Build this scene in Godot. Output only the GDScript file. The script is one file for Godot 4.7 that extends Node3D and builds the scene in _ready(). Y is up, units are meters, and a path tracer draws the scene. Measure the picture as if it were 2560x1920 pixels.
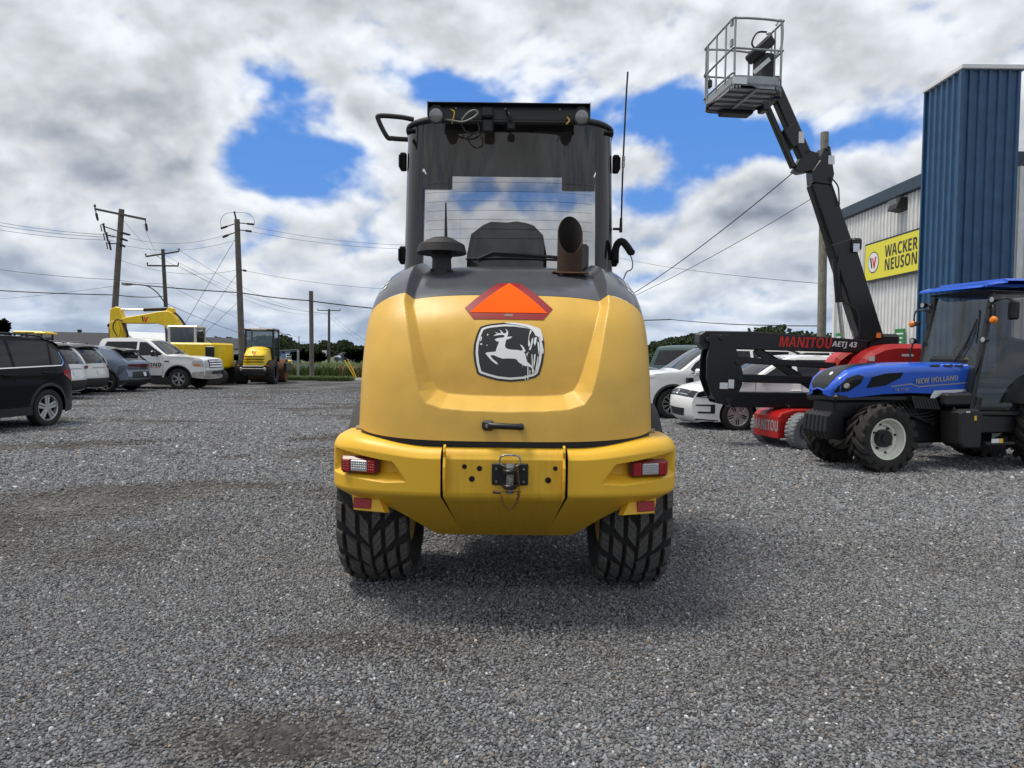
extends Node3D
# A gravel yard of a machinery dealer: a yellow wheel loader seen from behind, machines and cars around it.

var M := {}
var used := {}
var rng := RandomNumberGenerator.new()

class B:
	var st := SurfaceTool.new()
	var t := Transform3D()
	var g := 1
	var tris := 0
	func _init() -> void:
		st.begin(Mesh.PRIMITIVE_TRIANGLES)
	func tri(a: Vector3, b: Vector3, c: Vector3) -> void:
		st.add_vertex(t * a)
		st.add_vertex(t * c)
		st.add_vertex(t * b)
		tris += 1
	func q(a: Vector3, b: Vector3, c: Vector3, d: Vector3) -> void:
		tri(a, b, c)
		tri(a, c, d)
	func flat() -> void:
		st.set_smooth_group(-1)
	func smooth() -> void:
		g += 1
		st.set_smooth_group(g)
	func box(c: Vector3, s: Vector3, bev := 0.0) -> B:
		flat()
		var h := s * 0.5
		bev = minf(bev, minf(h.x, minf(h.y, h.z)) * 0.9)
		if bev <= 0.0:
			var p: Array[Vector3] = []
			for i in 8:
				p.append(c + Vector3(h.x if i & 1 else -h.x, h.y if i & 2 else -h.y, h.z if i & 4 else -h.z))
			q(p[4], p[5], p[7], p[6]); q(p[1], p[0], p[2], p[3])
			q(p[5], p[1], p[3], p[7]); q(p[0], p[4], p[6], p[2])
			q(p[6], p[7], p[3], p[2]); q(p[0], p[1], p[5], p[4])
			return self
		var sg: Array[float] = [-1.0, 1.0]
		var i0 := h - Vector3.ONE * bev
		for s0: float in sg:
			for ax in 3:
				var u := (ax + 1) % 3
				var w := (ax + 2) % 3
				var f: Array[Vector3] = []
				for k: Vector2 in [Vector2(-1, -1), Vector2(1, -1), Vector2(1, 1), Vector2(-1, 1)]:
					var v := Vector3.ZERO
					v[ax] = s0 * h[ax]
					v[u] = k.x * i0[u]
					v[w] = k.y * i0[w]
					f.append(c + v)
				if s0 > 0:
					q(f[0], f[1], f[2], f[3])
				else:
					q(f[3], f[2], f[1], f[0])
		for ax in 3:
			var u := (ax + 1) % 3
			var w := (ax + 2) % 3
			for su: float in sg:
				for sw: float in sg:
					var a := Vector3.ZERO
					var b := Vector3.ZERO
					a[u] = su * h[u]; a[w] = sw * i0[w]
					b[u] = su * i0[u]; b[w] = sw * h[w]
					var a2 := a
					var b2 := b
					a[ax] = -i0[ax]; b[ax] = -i0[ax]; a2[ax] = i0[ax]; b2[ax] = i0[ax]
					if su * sw > 0:
						q(c + a, c + b, c + b2, c + a2)
					else:
						q(c + b, c + a, c + a2, c + b2)
		for sx: float in sg:
			for sy: float in sg:
				for sz: float in sg:
					var a := c + Vector3(sx * h.x, sy * i0.y, sz * i0.z)
					var b := c + Vector3(sx * i0.x, sy * h.y, sz * i0.z)
					var d := c + Vector3(sx * i0.x, sy * i0.y, sz * h.z)
					if sx * sy * sz > 0:
						tri(a, b, d)
					else:
						tri(a, d, b)
		return self
	# a box between two points: a beam of width w (sideways) and height h
	func beam(a: Vector3, b: Vector3, w: float, h: float, bev := 0.0, up := Vector3.UP) -> B:
		var d := b - a
		var z := d.normalized()
		var x := up.cross(z)
		if x.length() < 0.01:
			x = Vector3.RIGHT.cross(z)
		x = x.normalized()
		var y := z.cross(x)
		var keep := t
		t = t * Transform3D(Basis(x, y, z), (a + b) * 0.5)
		box(Vector3.ZERO, Vector3(w, h, d.length()), bev)
		t = keep
		return self
	func cyl(a: Vector3, b: Vector3, r0: float, r1 := -1.0, seg := 14, caps := true) -> B:
		if r1 < 0.0:
			r1 = r0
		var z := (b - a).normalized()
		var x := z.cross(Vector3.UP)
		if x.length() < 0.01:
			x = z.cross(Vector3.RIGHT)
		x = x.normalized()
		var y := z.cross(x)
		smooth()
		var n := seg
		for i in n:
			var c0 := x * cos(TAU * i / n) + y * sin(TAU * i / n)
			var c1 := x * cos(TAU * (i + 1) / n) + y * sin(TAU * (i + 1) / n)
			q(a + c0 * r0, a + c1 * r0, b + c1 * r1, b + c0 * r1)
		if caps:
			flat()
			for i in n:
				var c0 := x * cos(TAU * i / n) + y * sin(TAU * i / n)
				var c1 := x * cos(TAU * (i + 1) / n) + y * sin(TAU * (i + 1) / n)
				if r0 > 0.0:
					tri(a, a + c1 * r0, a + c0 * r0)
				if r1 > 0.0:
					tri(b, b + c0 * r1, b + c1 * r1)
		return self
	func tube(path: Array, r: float, seg := 8, closed := false) -> B:
		smooth()
		var n := path.size()
		var rings: Array = []
		var px := Vector3.ZERO
		for i in n:
			var p: Vector3 = path[i]
			var a: Vector3 = path[(i - 1 + n) % n] if closed or i > 0 else p
			var b: Vector3 = path[(i + 1) % n] if closed or i < n - 1 else p
			var z := (b - a).normalized()
			var x := (px - z * px.dot(z)) if px != Vector3.ZERO else z.cross(Vector3.UP)
			if x.length() < 0.01:
				x = z.cross(Vector3.RIGHT)
			x = x.normalized()
			px = x
			var y := z.cross(x)
			var ring: Array[Vector3] = []
			for k in seg:
				ring.append(p + (x * cos(TAU * k / seg) + y * sin(TAU * k / seg)) * r)
			rings.append(ring)
		for i in (n if closed else n - 1):
			var r0: Array = rings[i]
			var r1: Array = rings[(i + 1) % n]
			for k in seg:
				var k1 := (k + 1) % seg
				q(r0[k], r0[k1], r1[k1], r1[k])
		if not closed:
			flat()
			for k in range(1, seg - 1):
				tri(rings[0][0], rings[0][k + 1], rings[0][k])
				tri(rings[n - 1][0], rings[n - 1][k], rings[n - 1][k + 1])
		return self
	# profile of (radius, height) turned around the local y axis; sharp corners where the profile turns by more than 35 degrees
	func lathe(pr: Array, seg := 24, from := 0.0, to := TAU) -> B:
		smooth()
		for i in pr.size() - 1:
			if i > 0:
				var d0: Vector2 = (pr[i] - pr[i - 1]).normalized()
				var d1: Vector2 = (pr[i + 1] - pr[i]).normalized()
				if d0.dot(d1) < 0.82:
					smooth()
			var a: Vector2 = pr[i]
			var b: Vector2 = pr[i + 1]
			for k in seg:
				var t0 := from + (to - from) * k / seg
				var t1 := from + (to - from) * (k + 1) / seg
				var c0 := Vector3(cos(t0), 0, sin(t0))
				var c1 := Vector3(cos(t1), 0, sin(t1))
				var p0 := c0 * a.x + Vector3.UP * a.y
				var p1 := c1 * a.x + Vector3.UP * a.y
				var p2 := c1 * b.x + Vector3.UP * b.y
				var p3 := c0 * b.x + Vector3.UP * b.y
				if a.x > 1e-5:
					tri(p1, p0, p3 if b.x < 1e-5 else p2)
				if b.x > 1e-5:
					tri(p0, p3, p2)
		return self
	# polygon in the local xy plane, pushed out along z from z0 to z1
	func prism(poly: PackedVector2Array, z0: float, z1: float, bev := 0.0) -> B:
		flat()
		if Geometry2D.is_polygon_clockwise(poly):
			poly = poly.duplicate()
			poly.reverse()
		var n := poly.size()
		var inner := PackedVector2Array()
		for i in n:
			var a := (poly[i] - poly[(i + n - 1) % n]).normalized()
			var b := (poly[(i + 1) % n] - poly[i]).normalized()
			var na := Vector2(-a.y, a.x)
			var nb := Vector2(-b.y, b.x)
			var m := (na + nb).normalized()
			inner.append(poly[i] + m * bev / maxf(0.35, m.dot(na)))
		var idx := Geometry2D.triangulate_polygon(inner)
		for k in range(0, idx.size(), 3):
			var a := inner[idx[k]]
			var b := inner[idx[k + 1]]
			var c := inner[idx[k + 2]]
			if (b - a).cross(c - a) < 0.0:
				var s := b
				b = c
				c = s
			tri(Vector3(a.x, a.y, z1), Vector3(b.x, b.y, z1), Vector3(c.x, c.y, z1))
			tri(Vector3(a.x, a.y, z0), Vector3(c.x, c.y, z0), Vector3(b.x, b.y, z0))
		for i in n:
			var j := (i + 1) % n
			var a := poly[i]
			var b := poly[j]
			q(Vector3(a.x, a.y, z0 + bev), Vector3(b.x, b.y, z0 + bev), Vector3(b.x, b.y, z1 - bev), Vector3(a.x, a.y, z1 - bev))
			if bev > 0.0:
				var c := inner[i]
				var d := inner[j]
				q(Vector3(a.x, a.y, z1 - bev), Vector3(b.x, b.y, z1 - bev), Vector3(d.x, d.y, z1), Vector3(c.x, c.y, z1))
				q(Vector3(c.x, c.y, z0), Vector3(d.x, d.y, z0), Vector3(b.x, b.y, z0 + bev), Vector3(a.x, a.y, z0 + bev))
		return self
	# a surface f(u, v), u and v from 0 to 1
	func grid(nu: int, nv: int, f: Callable, flip := false, sm := true) -> B:
		if sm:
			smooth()
		else:
			flat()
		var p := PackedVector3Array()
		for j in nv + 1:
			for i in nu + 1:
				p.append(f.call(float(i) / nu, float(j) / nv))
		for j in nv:
			for i in nu:
				var k := j * (nu + 1) + i
				if flip:
					q(p[k], p[k + nu + 1], p[k + nu + 2], p[k + 1])
				else:
					q(p[k], p[k + 1], p[k + nu + 2], p[k + nu + 1])
		return self
	# a flat outline cut into cells and laid onto the surface f(point)
	func patch(poly: PackedVector2Array, cell: float, f: Callable, flip := false) -> B:
		smooth()
		var lo := poly[0]
		var hi := poly[0]
		for v in poly:
			lo = lo.min(v)
			hi = hi.max(v)
		var nx := maxi(1, ceili((hi.x - lo.x) / cell))
		var ny := maxi(1, ceili((hi.y - lo.y) / cell))
		var dx := (hi.x - lo.x) / nx
		var dy := (hi.y - lo.y) / ny
		for j in ny:
			for i in nx:
				var a := lo + Vector2(i * dx, j * dy)
				var r := PackedVector2Array([a, a + Vector2(dx, 0), a + Vector2(dx, dy), a + Vector2(0, dy)])
				for piece in Geometry2D.intersect_polygons(poly, r):
					var idx := Geometry2D.triangulate_polygon(piece)
					for k in range(0, idx.size(), 3):
						var p0: Vector2 = piece[idx[k]]
						var p1: Vector2 = piece[idx[k + 1]]
						var p2: Vector2 = piece[idx[k + 2]]
						if ((p1 - p0).cross(p2 - p0) < 0.0) != flip:
							var s := p1
							p1 = p2
							p2 = s
						tri(f.call(p0), f.call(p1), f.call(p2))
		return self
	func mesh() -> ArrayMesh:
		st.generate_normals()
		return st.commit()

func numbered(n: String) -> String:
	if not used.has(n):
		used[n] = 0
		return n
	used[n] += 1
	return "%s_%03d" % [n, used[n]]

func tag(o: Node, label: String, category := "", group := "", kind := "") -> void:
	if label:
		o.set_meta("label", label)
	if category:
		o.set_meta("category", category)
	if group:
		o.set_meta("group", group)
	if kind:
		o.set_meta("kind", kind)

func thing(called: String, label: String, category: String, at := Vector3.ZERO, turn := 0.0, group := "") -> Node3D:
	var o := Node3D.new()
	o.name = numbered(called)
	add_child(o)
	o.position = at
	o.rotation.y = turn
	tag(o, label, category, group)
	return o

func obj(called: String, b: B, m: Material, parent: Node = null) -> MeshInstance3D:
	return put(called, b.mesh(), m, parent)

func put(called: String, mesh: Mesh, m: Material, parent: Node = null) -> MeshInstance3D:
	var o := MeshInstance3D.new()
	o.mesh = mesh
	o.material_override = m
	if parent == null:
		o.name = numbered(called)
		add_child(o)
	else:
		o.name = called
		parent.add_child(o, true)
	return o

func turned_to(h: Vector2) -> float:   # the turn that points a thing's own +x along (x, z)
	return atan2(-h.y, h.x)

# ---------- materials: colours are linear, real-world values
func noise_tex(freq: float, a: float, b: float, sd: int, size := 512, type := FastNoiseLite.TYPE_SIMPLEX_SMOOTH, oct := 4, normal := false) -> NoiseTexture2D:
	var n := FastNoiseLite.new()
	n.seed = sd
	n.noise_type = type
	n.frequency = freq
	n.fractal_octaves = oct
	var x := NoiseTexture2D.new()
	x.width = size
	x.height = size
	x.seamless = true
	x.noise = n
	x.normalize = true
	if normal:
		x.as_normal_map = true
		x.bump_strength = a
		return x
	var r := Gradient.new()
	r.set_color(0, Color(a, a, a))
	r.set_color(1, Color(b, b, b))
	x.color_ramp = r
	return x

func mt(key: String, c: Color, rough := 0.6, metal := 0.0) -> StandardMaterial3D:
	var m := StandardMaterial3D.new()
	m.resource_name = key
	m.albedo_color = c.linear_to_srgb()
	m.roughness = rough
	m.metallic = metal
	M[key] = m
	return m

# wear: uneven tone and gloss over a paint, the same everywhere on the thing
func worn(m: StandardMaterial3D, tone: Texture2D, scale: float, rough_tex: Texture2D = null) -> StandardMaterial3D:
	m.albedo_texture = tone
	m.uv1_triplanar = true
	m.uv1_scale = Vector3.ONE * scale
	if rough_tex:
		m.roughness_texture = rough_tex
		m.roughness_texture_channel = BaseMaterial3D.TEXTURE_CHANNEL_RED
	return m

func materials() -> void:
	var tone := noise_tex(0.012, 0.90, 1.0, 3, 512, FastNoiseLite.TYPE_SIMPLEX_SMOOTH, 6)
	var speck := noise_tex(0.05, 0.55, 1.0, 5, 512, FastNoiseLite.TYPE_SIMPLEX_SMOOTH, 5)
	var rtex := noise_tex(0.015, 0.7, 1.0, 9, 512, FastNoiseLite.TYPE_SIMPLEX_SMOOTH, 6)
	var orange := noise_tex(0.09, 3.0, 0, 11, 512, FastNoiseLite.TYPE_SIMPLEX_SMOOTH, 3, true)
	worn(mt("lid_yellow", Color(0.70, 0.425, 0.068), 0.5), tone, 0.7, rtex)
	mt("cast_yellow", Color(0.77, 0.45, 0.028), 0.42).uv1_triplanar = true
	M.cast_yellow.normal_enabled = true
	M.cast_yellow.normal_texture = orange
	M.cast_yellow.normal_scale = 0.14
	M.cast_yellow.uv1_scale = Vector3.ONE * 3.0
	# run marks down the plate and dust on the shelf, both plain to see in the photograph
	worn(mt("plate_yellow", Color(0.77, 0.45, 0.028), 0.42), noise_tex(0.02, 0.90, 1.0, 15, 512, FastNoiseLite.TYPE_SIMPLEX_SMOOTH, 5), 1.0).uv1_scale = Vector3(2.4, 0.25, 2.4)
	worn(mt("shelf_dust", Color(0.47, 0.38, 0.23), 0.8), speck, 2.0)
	worn(mt("machine_yellow", Color(0.85, 0.58, 0.012), 0.4), tone, 0.5)
	worn(mt("hood_grey", Color(0.078, 0.084, 0.098), 0.22), tone, 0.8, rtex)
	worn(mt("dark_plastic", Color(0.022, 0.022, 0.024), 0.6), speck, 1.5)
	worn(mt("fender_grey", Color(0.035, 0.037, 0.042), 0.7), speck, 1.2)
	mt("gloss_black", Color(0.01, 0.01, 0.011), 0.12)
	worn(mt("satin_black", Color(0.008, 0.008, 0.009), 0.38), tone, 0.8)
	worn(mt("matt_black", Color(0.006, 0.006, 0.006), 0.9), speck, 1.0)
	mt("seal_black", Color(0.008, 0.008, 0.009), 0.45)
	worn(mt("tyre", Color(0.034, 0.033, 0.0325), 0.85), speck, 2.0)
	worn(mt("tyre_block", Color(0.165, 0.158, 0.150), 0.9), speck, 2.5)
	mt("lamp_glass", Color(0.30, 0.30, 0.31), 0.15, 0.4)
	worn(mt("tyre_dusty", Color(0.036, 0.034, 0.031), 0.9), speck, 2.5)
	worn(mt("steel", Color(0.55, 0.54, 0.52), 0.35, 0.9), speck, 2.0)
	worn(mt("bore_black", Color(0.012, 0.008, 0.006), 0.95), speck, 3.0)  # near-black brown for the pipe's inside, much darker than its outside
	mt("chrome", Color(0.75, 0.75, 0.75), 0.12, 1.0)
	worn(mt("galvanised", Color(0.36, 0.38, 0.39), 0.5, 0.4), tone, 1.0)
	worn(mt("rust", Color(0.075, 0.035, 0.02), 0.85), speck, 3.0)
	worn(mt("rust_light", Color(0.20, 0.09, 0.04), 0.9), speck, 4.0)
	mt("lens_red", Color(0.32, 0.006, 0.010), 0.32)
	mt("lens_red_dark", Color(0.10, 0.004, 0.006), 0.25)
	mt("lens_clear", Color(0.42, 0.42, 0.43), 0.32, 0.3)
	mt("lens_amber", Color(0.75, 0.2, 0.01), 0.2)
	mt("reflector_red", Color(0.30, 0.006, 0.008), 0.3)
	mt("safety_orange", Color(0.92, 0.105, 0.004), 0.7).metallic_specular = 0.2
	mt("safety_red", Color(0.24, 0.005, 0.010), 0.35)
	mt("decal_white", Color(0.72, 0.74, 0.75), 0.45)
	mt("decal_black", Color(0.012, 0.012, 0.012), 0.35)
	mt("decal_red", Color(0.60, 0.02, 0.012), 0.4)
	mt("decal_grey", Color(0.30, 0.31, 0.32), 0.4)
	mt("decal_yellow", Color(0.80, 0.50, 0.03), 0.45)
	mt("wire_grey", Color(0.20, 0.20, 0.20), 0.5)
	mt("cable_black", Color(0.012, 0.012, 0.013), 0.6)
	mt("wire_yellow", Color(0.6, 0.42, 0.05), 0.5)
	for g: Array in [["cab_glass", Color(0.045, 0.045, 0.045), 0.30], ["clear_glass", Color(0.015, 0.075, 0.085), 0.36], ["tinted_glass", Color(0.018, 0.028, 0.028), 0.40], ["shade_glass", Color(0.02, 0.03, 0.045), 0.55], ["car_glass", Color(0.012, 0.015, 0.018), 0.86]]:
		var m := mt(g[0], g[1], 0.03)
		m.transparency = BaseMaterial3D.TRANSPARENCY_ALPHA
		m.albedo_color.a = g[2]
		m.metallic_specular = 0.6

func paint(key: String, c: Color, metallic := 0.0) -> StandardMaterial3D:
	var m := mt(key, c, 0.32, metallic)
	m.clearcoat_enabled = true
	m.clearcoat = 0.6
	m.clearcoat_roughness = 0.06
	return m

func text(parent: Node, s: String, size: float, at: Vector3, basis: Basis, m: Material, called := "lettering", depth := 0.004, bold := 700, stretch := 1.0, font := "Droid Sans", slant := 0.0) -> MeshInstance3D:
	var f := SystemFont.new()
	f.font_names = PackedStringArray([font])
	f.font_weight = bold
	var x := TextMesh.new()
	x.font = f
	x.text = s
	x.font_size = 64
	x.pixel_size = size / 46.0
	x.depth = depth
	x.curve_step = 4.0
	var o := put(called, x, m, parent)
	var sh := Basis(Vector3(stretch, 0, 0), Vector3(slant, 1, 0), Vector3(0, 0, 1))
	o.transform = Transform3D(basis * sh, at)
	return o

func _ready() -> void:
	rng.seed = 20240611
	var t0 := Time.get_ticks_msec()
	# camera, sky, sun, exposure
	var cam := Camera3D.new()
	cam.name = "camera"
	cam.fov = 56.79
	cam.near = 0.05
	cam.far = 3000.0
	cam.transform = Transform3D(Basis(Vector3.RIGHT, deg_to_rad(-2.26)) * Basis(Vector3.BACK, deg_to_rad(0.65)), Vector3(0, 1.42, 0))
	add_child(cam)
	cam.current = true
	var we := WorldEnvironment.new()
	we.name = "world"
	var env := Environment.new()
	env.background_mode = Environment.BG_SKY
	var sky := Sky.new()
	var pan := PanoramaSkyMaterial.new()
	pan.panorama = sky_picture()
	pan.energy_multiplier = 1.0
	sky.sky_material = pan
	env.sky = sky
	env.ambient_light_source = Environment.AMBIENT_SOURCE_SKY
	env.tonemap_mode = Environment.TONE_MAPPER_LINEAR
	env.tonemap_exposure = 1.12
	env.sdfgi_enabled = true
	env.ssao_enabled = true
	env.ssil_enabled = true
	we.environment = env
	add_child(we)
	var sun := DirectionalLight3D.new()
	sun.name = "sun"
	sun.light_color = Color(1.0, 0.965, 0.91)
	sun.light_energy = 1.0
	sun.light_angular_distance = 20.0
	sun.shadow_enabled = true
	add_child(sun)
	sun.look_at_from_position(Vector3(-0.45, 1.15, -0.02), Vector3.ZERO, Vector3.UP)
	materials()
	print("sky ", Time.get_ticks_msec() - t0)
	land()
	print("land ", Time.get_ticks_msec() - t0)
	wheel_loader()
	print("loader ", Time.get_ticks_msec() - t0)
	cars()
	print("cars ", Time.get_ticks_msec() - t0)
	tractor()
	print("tractor ", Time.get_ticks_msec() - t0)
	boom_lift()
	print("boom_lift ", Time.get_ticks_msec() - t0)
	building()
	print("building ", Time.get_ticks_msec() - t0)
	excavator()
	print("excavator ", Time.get_ticks_msec() - t0)
	roller()
	print("roller ", Time.get_ticks_msec() - t0)
	far_loader()
	print("far_loader ", Time.get_ticks_msec() - t0)
	poles()
	print("poles ", Time.get_ticks_msec() - t0)
	houses()
	print("houses ", Time.get_ticks_msec() - t0)
	plants()
	print("plants ", Time.get_ticks_msec() - t0)
	print("done ", Time.get_ticks_msec() - t0)

# ---------- sky: air and clouds by direction
var sky_n := FastNoiseLite.new()
var sky_m := FastNoiseLite.new()
var sky_p := FastNoiseLite.new()
# gaps (weight < 0) and thick clouds (> 0): azimuth, elevation, widths in degrees
var sky_spots: Array = []

func sky_color(az: float, el: float) -> Color:
	var y := sin(el)
	var c := cos(el)
	var d := Vector3(sin(az) * c, y, -cos(az) * c)
	# layers of cloud lie flat overhead: they crowd together towards the horizon
	var k := 1.0 / (maxf(y, 0.0) + 0.22)
	var px := d.x * k
	var pz := d.z * k
	var w1 := sky_m.get_noise_3d(px * 1.1, pz * 1.1, 7.0)
	var w2 := sky_m.get_noise_3d(px * 1.1, pz * 1.1, 31.0)
	var big := sky_n.get_noise_3d(px * 0.9 + w1 * 0.35, pz * 0.9 + w2 * 0.35, 0.0)
	# billows, a little flattened
	var ex := d.x * 13.0 + w1 * 1.0
	var ez := d.z * 13.0 + w2 * 1.0
	var ey := el * 19.0 * (1.0 + 1.3 * exp(-maxf(el, 0.0) * 9.0))
	var puff := sky_p.get_noise_3d(ex, ey, ez)
	var above := sky_p.get_noise_3d(ex, ey + 0.30, ez)
	var fine := sky_m.get_noise_3d(d.x * 45.0, el * 62.0, d.z * 45.0)
	var cov := 0.40 + big * 0.55 + puff * 0.85 + fine * 0.22
	var azd := rad_to_deg(az)
	var eld := rad_to_deg(el)
	for s: Array in sky_spots:
		var dx: float = (azd - s[0]) / s[2]
		var dy: float = (eld - s[1]) / s[3]
		var r := dx * dx + dy * dy
		if r < 5.0:
			cov += s[4] * (0.97 if s[4] < 0.0 else 1.0) * exp(-r)
	var a := smoothstep(-0.42, 0.30, cov)
	# brightness of the cloud: thick middles grey, edges and sunward billows white
	var thick := smoothstep(0.30, 1.05, cov)
	var lum := 0.77 - (0.27 - 0.08 * smoothstep(0.25, 0.45, el)) * thick + (puff - above) * 0.40 + fine * 0.03 + w2 * 0.10
	var low := exp(-maxf(el, 0.0) * 8.0)
	lum -= 0.10 * low * (0.6 + 1.4 * smoothstep(-0.2, 0.4, big + puff * 0.5))
	lum = clampf(lum, 0.20, 0.88)
	var white := Color(0.945, 0.985, 1.03) * lum
	var cool := Color(0.64, 0.90, 1.34) * lum * 0.95
	var cl := white.lerp(cool, clampf(0.70 * low + 1.1 * (0.50 - lum), 0.0, 1.0))
	var blue := Color(0.085, 0.250, 0.68).lerp(Color(0.24, 0.44, 0.74), clampf(low * 1.2, 0.0, 1.0))
	var o := blue.lerp(cl, a * 0.985)
	if el < 0.0:
		o = o.lerp(Color(0.10, 0.105, 0.10), smoothstep(0.0, 0.03, -el))
	return o

func sky_fill(w: int, h: int, x0: int, x1: int, y0: int, y1: int) -> Image:
	var data := PackedByteArray()
	data.resize((x1 - x0) * (y1 - y0) * 3)
	var at := 0
	for y in range(y0, y1):
		var el := PI * (0.5 - (y + 0.5) / h)
		for x in range(x0, x1):
			var az := TAU * ((x + 0.5) / w - 0.5)
			var c := sky_color(az, el).linear_to_srgb()
			data[at] = clampi(int(c.r * 255.0 + 0.5), 0, 255)
			data[at + 1] = clampi(int(c.g * 255.0 + 0.5), 0, 255)
			data[at + 2] = clampi(int(c.b * 255.0 + 0.5), 0, 255)
			at += 3
	return Image.create_from_data(x1 - x0, y1 - y0, false, Image.FORMAT_RGB8, data)

func sky_picture() -> ImageTexture:
	sky_n.seed = 12
	sky_n.noise_type = FastNoiseLite.TYPE_SIMPLEX_SMOOTH
	sky_n.frequency = 0.55
	sky_n.fractal_octaves = 6
	sky_n.fractal_gain = 0.52
	sky_m.seed = 40
	sky_m.noise_type = FastNoiseLite.TYPE_SIMPLEX_SMOOTH
	sky_m.frequency = 0.6
	sky_m.fractal_octaves = 4
	sky_p.seed = 7
	sky_p.noise_type = FastNoiseLite.TYPE_SIMPLEX_SMOOTH
	sky_p.frequency = 0.6
	sky_p.fractal_octaves = 7
	sky_p.fractal_gain = 0.50
	sky_spots = [[-18.0, 18.6, 4.0, 2.8, -1.0], [-19.0, 15.0, 3.8, 2.0, -0.95], [-15.5, 13.2, 4.6, 2.2, -1.05], [-12.5, 15.2, 2.4, 1.2, -0.6], [-7.5, 20.4, 4.0, 1.6, -0.80], [-2.0, 19.8, 5.0, 1.6, -0.95],
		[0.0, 12.4, 9.0, 1.3, -0.75], [11.0, 18.3, 4.0, 2.3, -1.05], [15.5, 16.8, 4.2, 2.3, -1.05], [10.6, 12.0, 3.6, 1.9, -0.95], [15.0, 14.2, 2.6, 1.2, -0.7], [19.5, 16.0, 3.4, 1.3, -0.75], [26.0, 15.6, 4.6, 1.2, -0.75], [-35.0, 12.8, 2.6, 0.9, -0.5], [-29.0, 21.0, 3.0, 1.2, -0.4],
		[-12.4, 18.6, 2.2, 2.2, 0.75], [-27.0, 15.0, 7.0, 5.0, 0.35], [19.0, 12.0, 4.4, 1.7, 0.6], [0.0, 27.0, 34.0, 5.0, 0.4], [-14.0, 7.0, 14.0, 4.2, 0.35], [20.0, 22.5, 9.0, 3.4, 0.45], [17.0, 7.5, 9.0, 3.0, 0.3]]
	var w := 4096
	var h := 2048
	var all := sky_fill(1024, 512, 0, 1024, 0, 264)
	var im := Image.create(w, h, false, Image.FORMAT_RGB8)
	im.fill(Color(0.10, 0.105, 0.10).linear_to_srgb())
	all.resize(w, 264 * 4, Image.INTERPOLATE_CUBIC)
	im.blit_rect(all, Rect2i(0, 0, w, 264 * 4), Vector2i.ZERO)
	# the same sky, worked out finer in the quarter that is looked at
	var fine := sky_fill(w, h, 1536, 2560, 600, 1056)
	im.blit_rect(fine, Rect2i(0, 0, 1024, 456), Vector2i(1536, 600))
	# a panorama's middle column lies at +z: turn the picture half round, so that azimuth 0 is -z
	var turned := Image.create(w, h, false, Image.FORMAT_RGB8)
	turned.blit_rect(im, Rect2i(w / 2, 0, w / 2, h), Vector2i.ZERO)
	turned.blit_rect(im, Rect2i(0, 0, w / 2, h), Vector2i(w / 2, 0))
	return ImageTexture.create_from_image(turned)

# ---------- cars: own origin on the ground under the middle, +x forward, +z to the right
class Car:
	var ol: Array[Vector2] = []        # the outline from the front lip over the roof to the rear lip
	var w := 0.9
	var belt := 1.0
	var top := 1.6
	var inset := 0.2
	var sill := 0.24
	var wheels: Array[float] = []
	var wr := 0.34
	var ar := 0.40
	var tf := 0.20                     # how far the flanks draw in towards the nose and the tail
	var tr := 0.14
	var crown := 0.035
	var bulge := 0.10
	var xf := 0.0
	var xr := 0.0
	func at(s: float) -> Vector2:
		s = clampf(s, 0.0, ol.size() - 1.001)
		var i := int(s)
		var n := ol.size()
		var p := ol[i].cubic_interpolate(ol[i + 1], ol[maxi(i - 1, 0)], ol[mini(i + 2, n - 1)], s - i)
		return p.lerp(ol[i].lerp(ol[i + 1], s - i), 0.45)
	func half(x: float, y: float) -> float:
		var h := w
		if y > belt:
			var f := (y - belt) / (top - belt)
			h -= inset * f * (0.85 + 0.15 * f)
		else:
			var f := (belt - y) / belt
			h -= 0.045 * pow(absf(f - 0.35), 1.6) + (0.02 if f < 0.12 else 0.0) * (1.0 - f / 0.12)
		var a := clampf((x - (xf - 1.0)) / 1.0, 0.0, 1.0)
		var b := clampf(((xr + 0.8) - x) / 0.8, 0.0, 1.0)
		return h - tf * pow(a, 2.6) - tr * pow(b, 2.6)
	func side(p: Vector2, s: float, out := 0.0) -> Vector3:
		return Vector3(p.x, p.y, s * (half(p.x, p.y) + out))
	func strip(s: float, t: float, out := 0.0) -> Vector3:
		var p := at(s)
		var d := (at(s + 0.08) - at(s - 0.08)).normalized()
		var n := Vector2(d.y, -d.x)
		if n.dot(p - Vector2(0, 0.7)) < 0.0:
			n = -n
		var c := lerpf(crown, bulge, absf(n.x))
		p += n * (c * (1.0 - pow(absf(t), 2.4)) + out)
		return Vector3(p.x, p.y, t * half(at(s).x, at(s).y))

func car_outline(c: Car) -> PackedVector2Array:
	var r := PackedVector2Array()
	var n := (c.ol.size() - 1) * 5
	for i in n + 1:
		r.append(c.at(float(i) / 5.0))
	var ws := c.wheels.duplicate()
	ws.sort()
	for x: float in ws:
		var a0 := asin(clampf((c.sill - c.wr) / c.ar, -1.0, 1.0))
		for k in 15:
			var a := lerpf(PI - a0, a0, k / 14.0)
			r.append(Vector2(x + cos(a) * c.ar, c.wr + sin(a) * c.ar))
	return r

func car_body(c: Car, m: Material, root: Node, called := "body") -> MeshInstance3D:
	var b := B.new()
	var o := car_outline(c)
	for s: float in [-1.0, 1.0]:
		b.patch(o, 0.11, func(p: Vector2) -> Vector3: return c.side(p, s), s < 0.0)
	var n := (c.ol.size() - 1) * 5
	b.grid(n, 12, func(u: float, v: float) -> Vector3: return c.strip(u * (c.ol.size() - 1), v * 2.0 - 1.0))
	return obj(called, b, m, root)

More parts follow.
